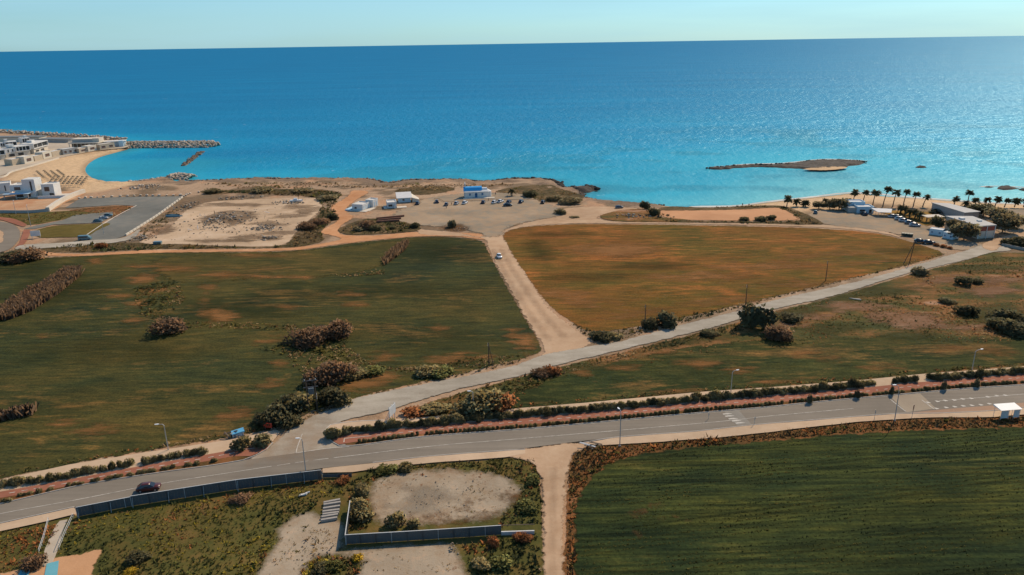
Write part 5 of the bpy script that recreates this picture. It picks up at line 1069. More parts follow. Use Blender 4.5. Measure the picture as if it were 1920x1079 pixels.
rg = [[(x, dp/2+1.7*math.cos(a), 3.8+1.45*math.sin(a)) for a in [math.pi*k/12 for k in range(13)]]+[(x, dp/2-1.7, 3.31), (x, dp/2+1.7, 3.31)] for x in (3.41, hw)]
B().loft(rg).build('east_vault', M['white_wall'], e)
ap = [(hw+2.4*math.sin(math.pi*k/10), dp/2-2.6*math.cos(math.pi*k/10)) for k in range(11)]
B().loft([[(x, y, 0) for x, y in ap], [(x, y, 3.2) for x, y in ap], [(hw+(x-hw)*0.25, dp/2+(y-dp/2)*0.3, 4.3) for x, y in ap]]).build('apse', M['white_wall'], e)
bt = B(); bx_ = -hw+0.5; by_ = dp/2
for s in (-1, 1): bt.box(bx_-0.25, bx_+0.25, by_+s*0.75-0.22, by_+s*0.75+0.22, 5.2, 7.6)
bt.box(bx_-0.3, bx_+0.3, by_-1.05, by_+1.05, 7.6, 7.95).box(bx_-0.25, bx_+0.25, by_-0.5, by_+0.5, 6.2, 6.4).box(bx_-0.08, bx_+0.08, by_-0.08, by_+0.08, 7.95, 8.8).box(bx_-0.08, bx_+0.08, by_-0.3, by_+0.3, 8.35, 8.5)
bell = bt.build('bell_frame', M['white_wall'], e)
B().tube([(bx_, by_, 6.6), (bx_, by_, 6.75), (bx_, by_, 7.25)], [0.34, 0.26, 0.12], 8).build('bell', M['dark_metal'], bell)
dr = B().box(-0.65, 0.65, -0.12, -0.003, 0, 2.3).tube([(0, -0.12, 2.3), (0, -0.003, 2.3)], 0.65, 12).build('door', M['door_blue'], e)
B().box(0.35, 0.45, -0.2, -0.121, 1.05, 1.2).build('handle', M['dark_metal'], dr)
for x in (-3.4, 3.4): window(e, x, 1.5, 0.9, 1.3, 0, 'door_blue', 'cream_wall')
window(e, 0, 1.3, 1.0, 1.6, side=(-hw, dp/2), mat='door_blue')
B().box(-hw-1, hw+3.6, -3.0, -0.4, 0.1, 0.42).build('step', M['cream_wall'], e)
# low white complex left of the car park
e, wd = facade('white_house', (661, 395.5), (680, 395.5), 9, 'white flat roofed house with blue piers beside the orange track', 'house')
e.rotation_euler.z = -0.30
flatblock(e, -3, 3, 0, 8, 2.8); flatblock(e, 0.4, 4.6, 8.2, 14, 3.6)
for k in range(3): window(e, 0, 0.7, 0.9, 1.6, side=(3.0, 1.4+2.4*k), mat='pale_blue')
window(e, -1, 0.9, 1.2, 1.1)
for k in range(2): window(e, 0, 0.6, 0.8, 2.2, side=(4.6, 9.8+2.4*k), mat='pale_blue')
B().box(-6.2, -3.2, -1.6, 5.5, 0.1, 0.75).build('terrace_wall', M['pale_blue'], e); B().box(3.2, 6.5, 0, 8, 0.1, 0.24).build('terrace', M['cream_wall'], e); B().box(-3.2, 6, -2.6, -0.2, 0.1, 0.30).build('terrace', M['cream_wall'], e)
e, wd = facade('white_kiosk', (727, 391.5), (743.5, 390.5), 6, 'small white kiosk with a parapet roof beside the gravel car park', 'kiosk')
flatblock(e, -2.4, 2.4, 0, 7.5, 2.7); window(e, -0.8, 0.9, 2.0, 1.2); B().box(0.9, 1.9, -0.9, -0.1, 0.1, 1.7).build('water_tank', M['white_wall'], e)
window(e, 0, 0.8, 1.4, 1.3, side=(2.4, 2.5)); B().box(2.6, 7.5, -0.6, 3.0, 0.1, 0.22).build('terrace', M['cream_wall'], e); B().box(-4.2, -2.5, -1.4, 5.4, 0.1, 0.5).build('terrace_wall', M['cream_wall'], e)
e, wd = facade('tent_hall', (750, 381), (768, 380), 9, 'white pitched tent roof on pale walls behind the kiosk', 'tent')
B().box(-3.2, 3.2, 0.4, 7, 0.1, 2.5).build('wall', M['pale_blue'], e)
B().quadbox([(-4.2, -0.6), (4.0, -0.6), (4.0, 7.6), (-4.2, 7.6)], 2.505, (2.7, 2.7, 4.4, 4.4)).build('roof', M['white_wall'], e)
B().quadbox([(4.05, -0.4), (7.8, 0.8), (7.8, 5.8), (4.05, 7.0)], 0.1, (2.6, 1.2, 1.2, 3.6)).build('side_awning', M['cream_wall'], e); window(e, -0.6, 1.0, 1.1, 1.0, 0.4)
# villa by the beach
e, wd = facade('beach_villa', (34, 372), (64, 371), 12, 'large white villa with a tall tower block and blue carport roof near the cove', 'villa')
B().box(-5.6, 5.8, 0, 10, 0, 3.6).build('wall', M['white_wall'], e)
B().box(-1.2, 5.6, 1.0, 9, 3.605, 10.2).build('tower', M['white_wall'], e)
B().box(-1.0, 5.4, 1.2, 8.8, 10.205, 10.3).build('roof', M['pale_roof'], e)
B().box(3.0, 3.9, 0.9, 0.997, 3.8, 9.2).build('tower_window', M['pane'], e)
flatblock(e, -8.5, -1.3, 1.5, 10, 6.8, z0=3.61); window(e, -4.4, 4.2, 3.4, 2.0, 1.5, 'brown_pane')
flatblock(e, 6.0, 8.6, 2.0, 9, 3.2, 'cream_wall'); flatblock(e, 8.7, 15.4, 1.0, 9, 6.8); window(e, 11.6, 3.2, 2.7, 2.6, 1.0, 'brown_pane', 'cream_wall'); window(e, 13.8, 0.8, 2.4, 1.5, 1.0)
B().box(-10, 3.6, -4.2, -0.3, 2.9, 3.15).build('carport_roof', M['pale_blue'], e)
for x in (-9.5, -3, 3.2): B().box(x-0.2, x+0.2, -4.0, -3.6, 0, 2.9).build('post', M['grey_wall'], e)
window(e, -3, 0.4, 3.6, 2.2, 0, 'pane'); window(e, 2.2, 0.5, 1.4, 2.2, 0, 'pane'); B().box(8.5, 24, -4.6, -4.2, 0.1, 1.6).build('garden_wall', M['white_wall'], e); B().box(17, 24.5, -4.1, 4.0, 0.1, 1.1).build('terrace', M['cream_wall'], e)
e, wd = facade('white_annex', (-14, 369), (18, 366), 10, 'white annex with two slit windows at the left edge, beside the villa', 'house')
flatblock(e, -8, 5.6, 0, 9, 6.6)
for x in (-0.6, 2.8): window(e, x, 2.4, 0.6, 3.4)
window(e, -4.6, 2.6, 1.4, 2.0); B().box(-4, 8, -3.0, -0.2, 0.1, 1.3).build('terrace_wall', M['cream_wall'], e)
# villas behind the cove beach
def villa(a, b, label, h=7.0, frame=(0.0, 1.0), depth=10, low=0.55, nw=3):
    e, wd = facade('villa', a, b, depth, label, 'villa'); x0, x1 = -wd/2, wd/2
    B().box(x0+0.6, x1-0.6, 0.8, depth, 0, h*0.47).build('wall', M['cream_wall'], e)
    fx0 = x0+wd*frame[0]; fx1 = x0+wd*frame[1]
    framed(e, fx0, fx1, 0, depth, h*0.475, h, nw)
    B().box(fx0+0.3, fx1-0.3, 0.3, depth-0.3, h+0.005, h+0.12).build('roof', M['pale_roof'], e)
    if frame[0] > 0.05: flatblock(e, x0, fx0-0.05, 0.8, depth, h*0.86, z0=h*0.475); [window(e, x0+(fx0-x0)*k, h*0.52, 1.0, 2.2, 0.8) for k in (0.35, 0.75)]
    for k in (0.25, 0.6): window(e, x0+wd*k, 0.3, wd*0.22, 2.3, 0.8)
    B().box(x0+wd*0.3, x0+wd*0.5, depth*0.4, depth*0.75, h+0.13, h+2.0).build('roof_house', M['white_wall'], e)
    return e
villa((12, 296.5), (60, 290), 'white villa with a long framed upper window row, left of two above the cove', 7.5, (0.42, 1.0), 11, nw=4)
villa((66, 289), (93, 281), 'white villa with one wide framed window, right of two above the cove', 8.0, (0.0, 1.0), 11)
villa((-26, 304), (13, 299), 'white villa cut by the left edge above the cove', 7.5, (0.3, 1.0), 11)
villa((44, 276.5), (70, 274), 'tall white villa in the back row behind the framed ones', 7.5, (0.0, 0.6), 10)
villa((2, 282.5), (34, 280), 'white villa in the back row at the left', 6.5, (0.3, 1.0), 10); villa((-40, 280), (-6, 279), 'white villa in the back row outside the left edge', 6.5, (0.0, 0.7), 10)
def lowblock(name, a, b, depth, h, wall, label, cat, roof='pale_roof', wins=2, wm='pane'):
    e, wd = facade(name, a, b, depth, label, cat); flatblock(e, -wd/2, wd/2, 0, depth, h, wall, roof, par_h=0.3)
    for k in range(wins): window(e, -wd/2+wd*(k+0.5)/wins, h*0.25, wd/wins*0.5, h*0.5, 0, wm)
    return e
for a, b, dpt, h, mt, l, w_ in (((24, 311), (46, 307), 7, 4.2, 'beige_stone', 'beige pool house, first from the left along the cove beach', 0), ((47, 308), (64, 304), 6, 5.0, 'cream_wall', 'beige pool house with a brown recess, second along the cove beach', 1), ((66, 303), (81, 299.5), 6, 3.6, 'beige_stone', 'beige pool house, third along the cove beach', 0),
                            ((82, 299), (98, 295), 6, 5.0, 'cream_wall', 'beige pool house with a brown recess, fourth along the cove beach', 1), ((99, 294.6), (118, 290.5), 6, 3.8, 'beige_stone', 'beige pool house, fifth along the cove beach', 0), ((119, 291), (147, 287), 7, 4.2, 'grey_wall', 'dark grey low pavilion on the cove beach', 3), ((149, 287.5), (165, 284.5), 6, 3.4, 'beige_stone', 'beige garden house right of the dark pavilion', 1), ((166, 284.8), (182, 281.8), 6, 4.2, 'cream_wall', 'pale garden house right of the dark pavilion', 1), ((188, 281.5), (216, 277.5), 6, 4.2, 'beige_stone', 'long beige wall house before the glass pavilion', 2)):
    lowblock('pool_house', a, b, dpt, h, mt, l, 'house', wins=w_, wm='brown_pane')
e, wd = facade('beach_pavilion', (131, 280), (185, 279), 14, 'wide pale pavilion with a dark open front at the end of the breakwater', 'pavilion')
x0, x1 = -wd/2, wd/2
B().box(x0, x1, 4, 15, 0, 4.2).build('wall', M['brown_stone'], e); B().box(x0-0.5, x1+0.5, -0.5, 16, 4.4, 5.0).build('roof', M['cream_wall'], e); B().box(x0+1, x1-6, 4, 14, 5.005, 7.4).build('upper_wall', M['grey_roof'], e); B().box(x1-6, x1-0.5, 4, 12, 5.006, 8.2).build('stair_block', M['cream_wall'], e); B().box(x0+0.4, x1-6.4, 3.4, 14.6, 7.405, 7.9).build('upper_roof', M['cream_wall'], e)
for k in range(8): B().box(x0+wd*k/7.2-0.2, x0+wd*k/7.2+0.2, 0, 0.4, 0, 4.4).build('column', M['cream_wall'], e)
e, wd = facade('glass_pavilion', (186, 277), (234, 274.5), 9, 'long low glass pavilion with a thin white roof beside the breakwater', 'pavilion')
B().box(-wd/2, wd/2, 1, 8, 0, 4.0).build('glazing', M['pale_blue'], e); B().box(-wd/2-1, wd/2+1, 0, 9, 4.2, 4.6).build('roof', M['white_wall'], e)
for k in range(10): B().box(-wd/2+wd*k/9-0.15, -wd/2+wd*k/9+0.15, 0.4, 0.7, 0, 4.2).build('column', M['white_wall'], e)
B().box(wd/2-4, wd/2-0.5, -2.5, 0.2, 0, 5.0).build('end_block', M['pale_blue'], e)
e, wd = facade('long_hall', (-60, 268), (74, 266), 14, 'long low slate roofed hall behind the villas', 'hall'); B().box(-wd/2, wd/2, 0, 12, 0, 4).build('wall', M['cream_wall'], e); B().box(-wd/2-0.5, wd/2+0.5, -0.5, 12.5, 4.005, 4.5).build('roof', M['slate_roof'], e)
e, wd = facade('long_hall', (72, 267), (128, 268), 14, 'low slate roofed hall left of the wide pavilion', 'hall'); B().box(-wd/2, wd/2, 0, 12, 0, 2.6).build('wall', M['grey_wall'], e); B().box(-wd/2-0.5, wd/2+0.5, -0.5, 12.5, 2.605, 3.0).build('roof', M['slate_roof'], e)
# right: beach bar, canopy, halls, cabins
e, wd = facade('beach_bar', (1607, 401), (1637.5, 401), 9, 'pale grey beach bar with a stepped white roof behind the palms', 'bar')
flatblock(e, -wd/2, wd/2, 0, 6, 2.9, 'pale_blue', 'white_wall'); flatblock(e, -wd/2-3, wd/2-2, 6.1, 12, 4.0, 'pale_blue', 'white_wall'); B().box(-wd/2-3.5, -wd/2-0.1, 1.5, 6, 0, 2.6).build('shed', M['grey_wall'], e); window(e, -1.5, 0.9, 2.4, 1.2); window(e, 2.2, 0.2, 1.2, 2.0)
e, wd = facade('shade_canopy', (1645, 407.5), (1670, 408.5), 6, 'flat pale canvas canopy beside the row of parked cars', 'canopy')
B().quadbox([(-wd/2, 0), (wd/2, 0), (wd/2+1.5, 6.5), (-wd/2-2, 6.5)], 2.3, (2.4, 2.4, 2.9, 2.9)).build('canvas', M['white_wall'], e)
for x in (-wd/2+0.3, 0, wd/2-0.3):
    for y in (0.4, 6.0): B().tube([(x, y, 0), (x, y, 2.3)], 0.07, 6).build('post', M['galvanised'], e)
def hall(name, quad, h, label, roofm, wallm, dip=0.0):
    Q = [G(u, v, h) for u, v in quad]; cx = sum(Q, Vector())/4; e = empty(name, (cx.x, cx.y, 0), 0, label, 'hall')
    L = [(q.x-cx.x, q.y-cx.y) for q in Q]; L = [L[3], L[2], L[1], L[0]] if area2([Vector((*l, 0)) for l in L]) < 0 else L
    S_ = [(x*0.95, y*0.95) for x, y in L]
    B().quadbox(S_, 0, h-0.35).build('wall', M[wallm], e); B().quadbox(L, h-0.345, h).build('roof', M[roofm], e)
    return e, S_, L
e, S_, L_ = hall('restaurant', [(1772, 405), (1824, 405.5), (1869, 422), (1837, 424)], 5.6, 'grey roofed restaurant with rusty red panels on its near end', 'grey_roof', 'cream_wall')
# near end wall gets two red panels and white posts
lows = sorted(S_, key=lambda p: p[1])[:2]; a_, b_ = sorted((Vector((*p, 0)) for p in lows), key=lambda p: p.x); dv = (b_-a_); ln = dv.length; dv.normalize(); nv = Vector((dv.y, -dv.x, 0))
for k0, k1 in ((0.03, 0.48), (0.52, 0.97)):
    q = [a_+dv*ln*k0+nv*0.01, a_+dv*ln*k1+nv*0.01, a_+dv*ln*k1+nv*0.12, a_+dv*ln*k0+nv*0.12]; B().quadbox([(p.x, p.y) for p in q], 3.2, 5.0).build('panel', M['red_panel'], e)
for k in (0.0, 0.5, 1.0):
    c = a_+dv*ln*k+nv*0.16; B().box(c.x-0.12, c.x+0.12, c.y-0.12, c.y+0.12, 0, 5.2).build('post', M['white_wall'], e)
B().box(-4, -2.2, 2, 4, 5.605, 6.2).build('roof_vent', M['white_wall'], e); B().box(1, 2.6, -2, -0.6, 5.606, 6.1).build('roof_vent', M['white_wall'], e)
e, S_, L_ = hall('beach_hall', [(1746, 380), (1780, 381.5), (1839, 397), (1809, 399)], 4.4, 'low hall with a grey sheet roof between the palms and the restaurant', 'grey_roof', 'grey_wall')
e, wd = facade('terrace_canopy', (1737, 420), (1770, 419), 8, 'pale timber terrace canopy left of the restaurant', 'canopy')
B().box(-wd/2, wd/2, 0, 5, 2.8, 3.0).build('canvas', M['cream_wall'], e)
for k in range(4):
    for y in (0.3, 4.6): B().box(-wd/2+0.2+(wd-0.6)*k/3, -wd/2+0.4+(wd-0.6)*k/3, y, y+0.2, 0, 2.8).build('post', M['bark'], e)
for a, b, l in (((1741.5, 440.5), (1766, 444), 'pale blue cabin, left of two by the restaurant trees'), ((1766.5, 447), (1786, 451), 'pale blue cabin, right of two by the restaurant trees')):
    e, wd = facade('cabin', a, b, 3, l, 'cabin'); flatblock(e, -wd/2, wd/2, 0, 3.4, 2.6, 'pale_blue', 'white_wall', par_h=0.15); window(e, -wd*0.28, 1.0, 0.7, 0.8, 0, 'door_blue'); window(e, wd*0.3, 0.9, 0.8, 0.9, 0, 'door_blue')
e = empty('water_tank', G(1793, 449), 0, 'white round water tank beside the pale blue cabin', 'tank'); B().tube([(0, 0, 0.3), (0, 0, 2.0), (0, 0, 2.3)], [0.75, 0.75, 0.35], 14).build('drum', M['white_wall'], e); B().box(-0.6, 0.6, -0.6, 0.6, 0, 0.3).build('plinth', M['concrete'], e)
tag(ribbon('low_wall', GP([(1878, 461), (1900, 466), (1925, 471), (1980, 480)]), 0.15, M['concrete'], 0, 1.1), 'low grey wall along the track at the right edge', 'wall')
tag(ribbon('low_wall', GP([(90, 397), (112, 382), (138, 369), (158, 362)]), 0.9, M['cream_wall'], 0, 2.2), 'thick curved white wall rising between villa and asphalt car park', 'wall')
tag(ribbon('low_wall', GP([(0, 400), (60, 400), (90, 397)]), 0.2, M['grey_wall'], 0, 1.6), 'grey garden wall below the villa', 'wall')
tag(ribbon('low_wall', GP([(-40, 341), (6, 333), (22, 324), (60, 313), (110, 298)]), 0.3, M['cream_wall'], 0, 1.0), 'curved white retaining wall at the back of the cove beach', 'wall')
# segmented low wall of the car park: one block after another
e = empty('block_wall', G(236, 443), 0, 'row of white concrete blocks along the right edge of the asphalt car park', 'wall')
lw = catmull(GP([(236, 443), (262, 427), (296, 405), (325, 384), (343, 371)]), 4.0, False); blk = None
for i in range(len(lw)-1):
    m_ = (lw[i]+lw[i+1])/2-e.location; dv = lw[i+1]-lw[i]
    if blk is None: blk = B().box(-1.85, 1.85, -0.25, 0.25, 0.1, 0.95).build('block', M['cream_wall'], e); o = blk
    else: o = blk.copy(); C.objects.link(o)
    o.location = m_; o.rotation_euler.z = math.atan2(dv.y, dv.x)

# ================================================================== breakwater, boulders, rubble
def rock_mesh(n, seed):
    r = random.Random(seed); bm = bmesh.new(); bmesh.ops.create_icosphere(bm, subdivisions=1, radius=0.5)
    for v in bm.verts: v.co *= r.uniform(0.72, 1.2)
    me = bpy.data.meshes.new('rock'); bm.to_mesh(me); bm.free()
    V = np.array([v.co[:] for v in me.vertices]); F = np.array([p.vertices[:] for p in me.polygons]); return V, F, me
ROCKS = [rock_mesh(0, i) for i in range(5)]
def rockpile(name, pts, sizes, mat, parent=None, seed=3, flat=0.75):
    r = np.random.default_rng(seed); Vs = []; Fs = []; n = 0
    for (x, y, z), s in zip(pts, sizes):
        V, F, _ = ROCKS[r.integers(0, 5)]; a = r.uniform(0, 6.28); c, sn = math.cos(a), math.sin(a)
        W = V*np.array((r.uniform(.8, 1.3), r.uniform(.8, 1.2), flat*r.uniform(.8, 1.3)))*s
        W = np.stack([W[:, 0]*c-W[:, 1]*sn+x, W[:, 0]*sn+W[:, 1]*c+y, W[:, 2]+z], -1); Vs.append(W); Fs.append(F+n); n += len(V)
    return mk(name, np.concatenate(Vs), np.concatenate(Fs), M[mat], parent)
r = np.random.default_rng(5)
ax = catmull(GP([(228, 276), (260, 275.5), (330, 275), (385, 274.5), (408, 274)], SEA), 1.0, False); pts = []; sz = []
for i, p in enumerate(ax):
    s = i/len(ax); hwid = 11*(1 if s < 0.93 else (1-s)/0.07*0.7+0.3)
    for k in range(15):
        o_ = r.uniform(-1, 1); z = SEA+4.4*(1-abs(o_)**1.5)*(1 if s < 0.95 else 0.7); pts.append((p.x+r.normal(0, .5), p.y+o_*hwid, z)); sz.append(r.uniform(1.3, 2.6))
bw = empty('breakwater', (ax[0].x, ax[0].y, 0), 0, 'breakwater of stacked pale boulders closing off the cove', 'breakwater')
o = rockpile('boulders', [(x-ax[0].x, y-ax[0].y, z) for x, y, z in pts], sz, 'boulder', bw); o['kind'] = 'stuff'
ax = catmull(GP([(-120, 243), (0, 250.5), (130, 258.5), (235, 266)], SEA), 1.6, False)
bw = empty('sea_wall', (ax[0].x, ax[0].y, 0), 0, 'long rock armour along the outer shore behind the villas', 'sea wall'); pts = []; sz = []
for p in ax:
    for k in range(5): pts.append((p.x+r.normal(0, .8)-ax[0].x, p.y+r.uniform(-6, 5)-ax[0].y, SEA+r.uniform(0.6, 3.6))); sz.append(r.uniform(1.4, 2.8))
o = rockpile('boulders', pts, sz, 'boulder', bw, 6); o['kind'] = 'stuff'
def strewn(name, label, px, hw_, n, s0, s1, mat, z0, z1, seed, cat='rocks'):
    L = catmull(GP(px, SEA), 1.0, False); rr = np.random.default_rng(seed); k = rr.integers(0, len(L), n); o_ = rr.uniform(-1, 1, n)
    e = empty(name, (L[0].x, L[0].y, 0), 0, label, cat)
    pts = [(L[i].x+rr.normal(0, 1)-L[0].x, L[i].y+q*hw_-L[0].y, z0+(z1-z0)*(1-abs(q))+rr.uniform(-.2, .2)) for i, q in zip(k, o_)]
    q = rockpile('boulders', pts, rr.uniform(s0, s1, n), mat, e, seed); q['kind'] = 'stuff'
strewn('rock_groin', 'round pale rock groin at the mouth of the cove', [(322, 336), (335, 333), (356, 335)], 8, 330, 1.2, 2.6, 'boulder', -2.2, 0.6, 71, 'groin')
strewn('rock_groin', 'low half sunk rock groin reaching from the breakwater into the cove mouth', [(379, 285), (368, 292), (356, 302), (344, 311)], 3.0, 330, 1.0, 2.3, 'coast_rock', -2.5, -1.7, 72, 'groin')
strewn('rock_groin', 'narrow line of stones along the lower edge of the cove', [(238, 345), (280, 340), (318, 335)], 2.0, 130, 0.8, 1.8, 'boulder', -1.8, -0.6, 73, 'groin')
strewn('shore_rocks', 'brown shore rocks between the round groin and the chapel headland', [(362, 342), (420, 340), (480, 337), (560, 338), (690, 339), (722, 346), (745, 343), (775, 340), (860, 339)], 5, 1100, 0.6, 2.6, 'coast_rock', -2.3, -1.2, 74)
strewn('shore_rocks', 'dark shore rocks round the headland behind the chapel', [(860, 339.5), (900, 343), (940, 340), (975, 337), (1010, 338), (1042, 343), (1054, 352), (1075, 354), (1104, 352), (1118, 357)], 4, 700, 0.6, 2.6, 'dark_rock', -2.3, -1.0, 75)
strewn('shore_rocks', 'low dark rocks along the small bay right of the headland', [(1092, 363), (1094, 371), (1120, 377), (1160, 381), (1200, 384), (1240, 386.5)], 2.2, 260, 0.5, 1.6, 'coast_rock', -2.2, -1.4, 76)
strewn('shore_rocks', 'broken dark rocks along the rim of the long islet', [(1323, 317), (1400, 311.5), (1478, 309), (1540, 302), (1600, 303), (1622, 305)], 4, 420, 0.6, 2.2, 'dark_rock', -2.3, -1.3, 77)
def boulder_row(px, stepm, smin, smax, label, group, cat='boulder', mat='boulder'):
    L = catmull(GP(px), stepm, False)
    for i, p in enumerate(L):
        V, F, me = ROCKS[i % 5]
        if not me.materials: me.materials.append(M[mat])
        o = bpy.data.objects.new('boulder', me); C.objects.link(o); s = random.uniform(smin, smax); o.location = (p.x+random.uniform(-.3, .3), p.y+random.uniform(-.3, .3), s*0.3); o.scale = (s*1.2, s, s*0.8); o.rotation_euler.z = random.uniform(0, 6); tag(o, label, cat, group)
boulder_row([(148, 373), (195, 370.5), (240, 368.5), (300, 368), (340, 367.5)], 3.2, 1.2, 2.0, 'pale boulder in the row along the top edge of the asphalt car park', 'boulders edging the asphalt car park')
boulder_row([(345, 369), (356, 364), (372, 362)], 2.6, 1.2, 1.8, 'pale boulder in the short row at the car park corner by the shore', 'boulders at the car park corner')
def rubble(u, v, ru, rv, n, s0, s1, label, seed, mat='rubble', planks=0, hgt=1.0):
    c = G(u, v); rr = np.random.default_rng(seed); e = empty('rubble_pile', c, 0, label, 'rubble'); px = G(u+ru, v); ex = px.x-c.x; py = G(u, v-rv); ey = py.y-c.y
    q = rr.normal(0, 0.45, (n, 2)); q = np.clip(q, -1, 1); pts = [(a*ex, b*ey, rr.uniform(0.1, 0.3)+hgt*max(0, 1-math.hypot(a, b))*rr.uniform(0, 1)) for a, b in q]
    o = rockpile('stones', pts, s0*.5+(s1*1.1-s0*.5)*rr.random(n)**2.6, mat, e, seed, .6); o['kind'] = 'stuff'
    for k in range(planks):
        a = rr.uniform(0, 3.14); L = rr.uniform(1.5, 3.5); b = B().box(-L/2, L/2, -0.15, 0.15, 0, 0.12).build('plank', M[('bark', 'concrete', 'fence_cap')[k % 3]], e); b.location = (rr.uniform(-.7, .7)*ex, rr.uniform(-.7, .7)*ey, rr.uniform(.3, hgt+.3)); b.rotation_euler = (rr.uniform(-.5, .5), rr.uniform(-.9, .9), a)
for i, a in enumerate(((415, 412, 40, 14, 260, .4, 1.5, 'large heap of rubble and posts in the middle of the quarry yard'), (350, 388, 22, 8, 110, .4, 1.4, 'rubble heap at the top left of the quarry yard'), (500, 428, 34, 7, 140, .4, 1.3, 'long rubble heap on the right of the quarry yard'), (545, 380, 34, 5, 110, .4, 1.5, 'scrap and rubble at the top of the quarry yard'), (265, 448, 26, 6, 100, .4, 1.2, 'scrap heap at the lower left corner of the quarry yard'), (450, 372, 44, 3.5, 90, .5, 1.5, 'rubble line at the top edge of the quarry yard'), (505, 448, 26, 4, 70, .4, 1.2, 'small rubble heap low in the quarry yard'))):
    rubble(*a, seed=40+i, planks=8 if i < 5 else 3)
rubble(430, 418, 130, 26, 420, .25, 1.0, 'loose stones strewn over the whole quarry yard', 60, planks=20, hgt=.3)
rubble(270, 352, 36, 5, 120, .8, 2.0, 'scattered pale rocks between the cove beach and the car park', 50, 'boulder'); rubble(865, 432, 22, 4, 60, .3, .9, 'low heap of red earth and stones at the edge of the gravel car park', 51)
rubble(1185, 406, 34, 5, 130, .5, 1.5, 'pale stones on the bank left of the sand court', 52); rubble(1108, 838, 16, 6, 50, .2, .6, 'loose stones at the corner of dirt track and main road', 53, planks=3); rubble(850, 1030, 10, 10, 40, .15, .4, 'few stones below the yard fence', 54); rubble(820, 930, 110, 36, 260, .10, .32, 'pebbles strewn over the fenced gravel yard', 61, hgt=.05); rubble(600, 1030, 70, 40, 160, .10, .32, 'pebbles strewn over the near gravel yard', 62, hgt=.05)
rubble(130, 462, 16, 3, 30, .5, 1.2, 'pale stones on the verge below the lane', 55); rubble(445, 820, 20, 5, 50, .2, .7, 'dumped rubble beside the blue cabin wreck', 56, planks=4)
# rusty pipes
for i, (a, b, rd, l) in enumerate((((706, 412), (758, 407), 0.45, 'uppermost of three long rusty pipes beside the gravel car park'), ((708, 415.5), (752, 411.5), 0.5, 'middle of three long rusty pipes beside the gravel car park'), ((706, 419), (749, 416), 0.55, 'lowest of three long rusty pipes beside the gravel car park'))):
    p, q = G(*a), G(*b); o = B().tube([(0, 0, rd), tuple(q-p+Vector((0, 0, rd)))], rd, 14, cap=False).tube([(0, 0, rd), tuple(q-p+Vector((0, 0, rd)))], rd*0.9, 14, cap=False).build('pipe', M['rusty'], smooth=True); o.location = (p.x, p.y, 0.16); tag(o, l, 'pipe', 'rusty pipes')

# ================================================================== vehicles
def make_car():
    root = empty('car', (0, 0, 0)); L = 2.12; b = B()
    st = [(-L, .62, .42, .72), (-L+.08, .78, .30, .86), (-1.5, .86, .22, .92), (-.6, .87, .20, .95), (.6, .87, .20, .95), (1.35, .86, .22, .94), (L-.12, .80, .28, .86), (L, .66, .40, .74)]
    b.loft([[(x, -w*0.96, z0), (x, -w, z0+.18), (x, -w, z1-.12), (x, -w*.9, z1), (x, w*.9, z1), (x, w, z1-.12), (x, w, z0+.18), (x, w*.96, z0)] for x, w, z0, z1 in st])
    b.loft([[(x, -w*.93, z), (x, -w, z-.05), (x, w, z-.05), (x, w*.93, z), (x, 0, z+.03)] for x, w, z in ((-1.25, .55, 1.40), (-1.0, .62, 1.46), (.1, .63, 1.47), (.42, .56, 1.42))])
    body = b.build('body', M['paint_white'], root, True)
    g = B().loft([[(x, -w0, z0), (x, -w1, z1), (x, w1, z1), (x, w0, z0)] for x, w0, w1, z0, z1 in ((-1.95, .70, .68, .86, .90), (-1.28, .80, .56, .90, 1.40), (-1.0, .82, .61, .92, 1.43), (.1, .82, .62, .92, 1.44), (.42, .82, .56, .92, 1.41), (1.15, .76, .72, .90, .93))])
    g.build('windows', M['car_glass'], root, False)
    wv = B().tube([(0, -.1, 0), (0, .1, 0)], .32, 14); first = None
    for x in (-1.3, 1.32):
        for y in (-.80, .80):
            if first is None: o = wv.build('wheel', M['tyre'], root); first = o; hb_ = B().tube([(0, -.11, 0), (0, .11, 0)], .18, 10).build('rim', M['galvanised'], o)
            else:
                o = first.copy(); C.objects.link(o); h2 = hb_.copy(); C.objects.link(h2); h2.parent = o
            o.location = (x, y, .32)
    for y in (-.6, .6): B().box(L-.14, L-.02, y-.16, y+.16, .62, .76).build('headlight', M['lamp_clear'], root); B().box(-L+.02, -L+.10, y-.15, y+.15, .66, .82).build('taillight', M['lamp_red'], root)
    return root, body
car0, body0 = make_car()
def car(u, v, heading, colr, label, group=None, s=1.0, first=[True]):
    p = G(u, v)
    if first[0]: o = car0; first[0] = False
    else: o = dup(car0)
    o.location = (p.x, p.y, 0.16); o.rotation_euler.z = heading; o.scale = (s, s, s)
    for ch in o.children:
        if ch.name.split('.')[0] == 'body':
            ch.material_slots[0].link = 'OBJECT'; ch.material_slots[0].material = M['paint_'+colr]
    o['label'] = label; o['category'] = 'car'
    if group: o['group'] = group
    elif 'group' in o: del o['group']
    return o
gp = 'cars parked by the chapel'; H = math.pi/2
td = G(985, 560)-G(935, 480)
car(936, 484, math.atan2(td.y, td.x), 'white', 'white car driving down the sandy track towards the side road', s=1.05)
c_ = car(280, 921, ROAD_ANG, 'maroon', 'dark maroon car driving on the main road', s=1.0); c_.location.z = 0.26
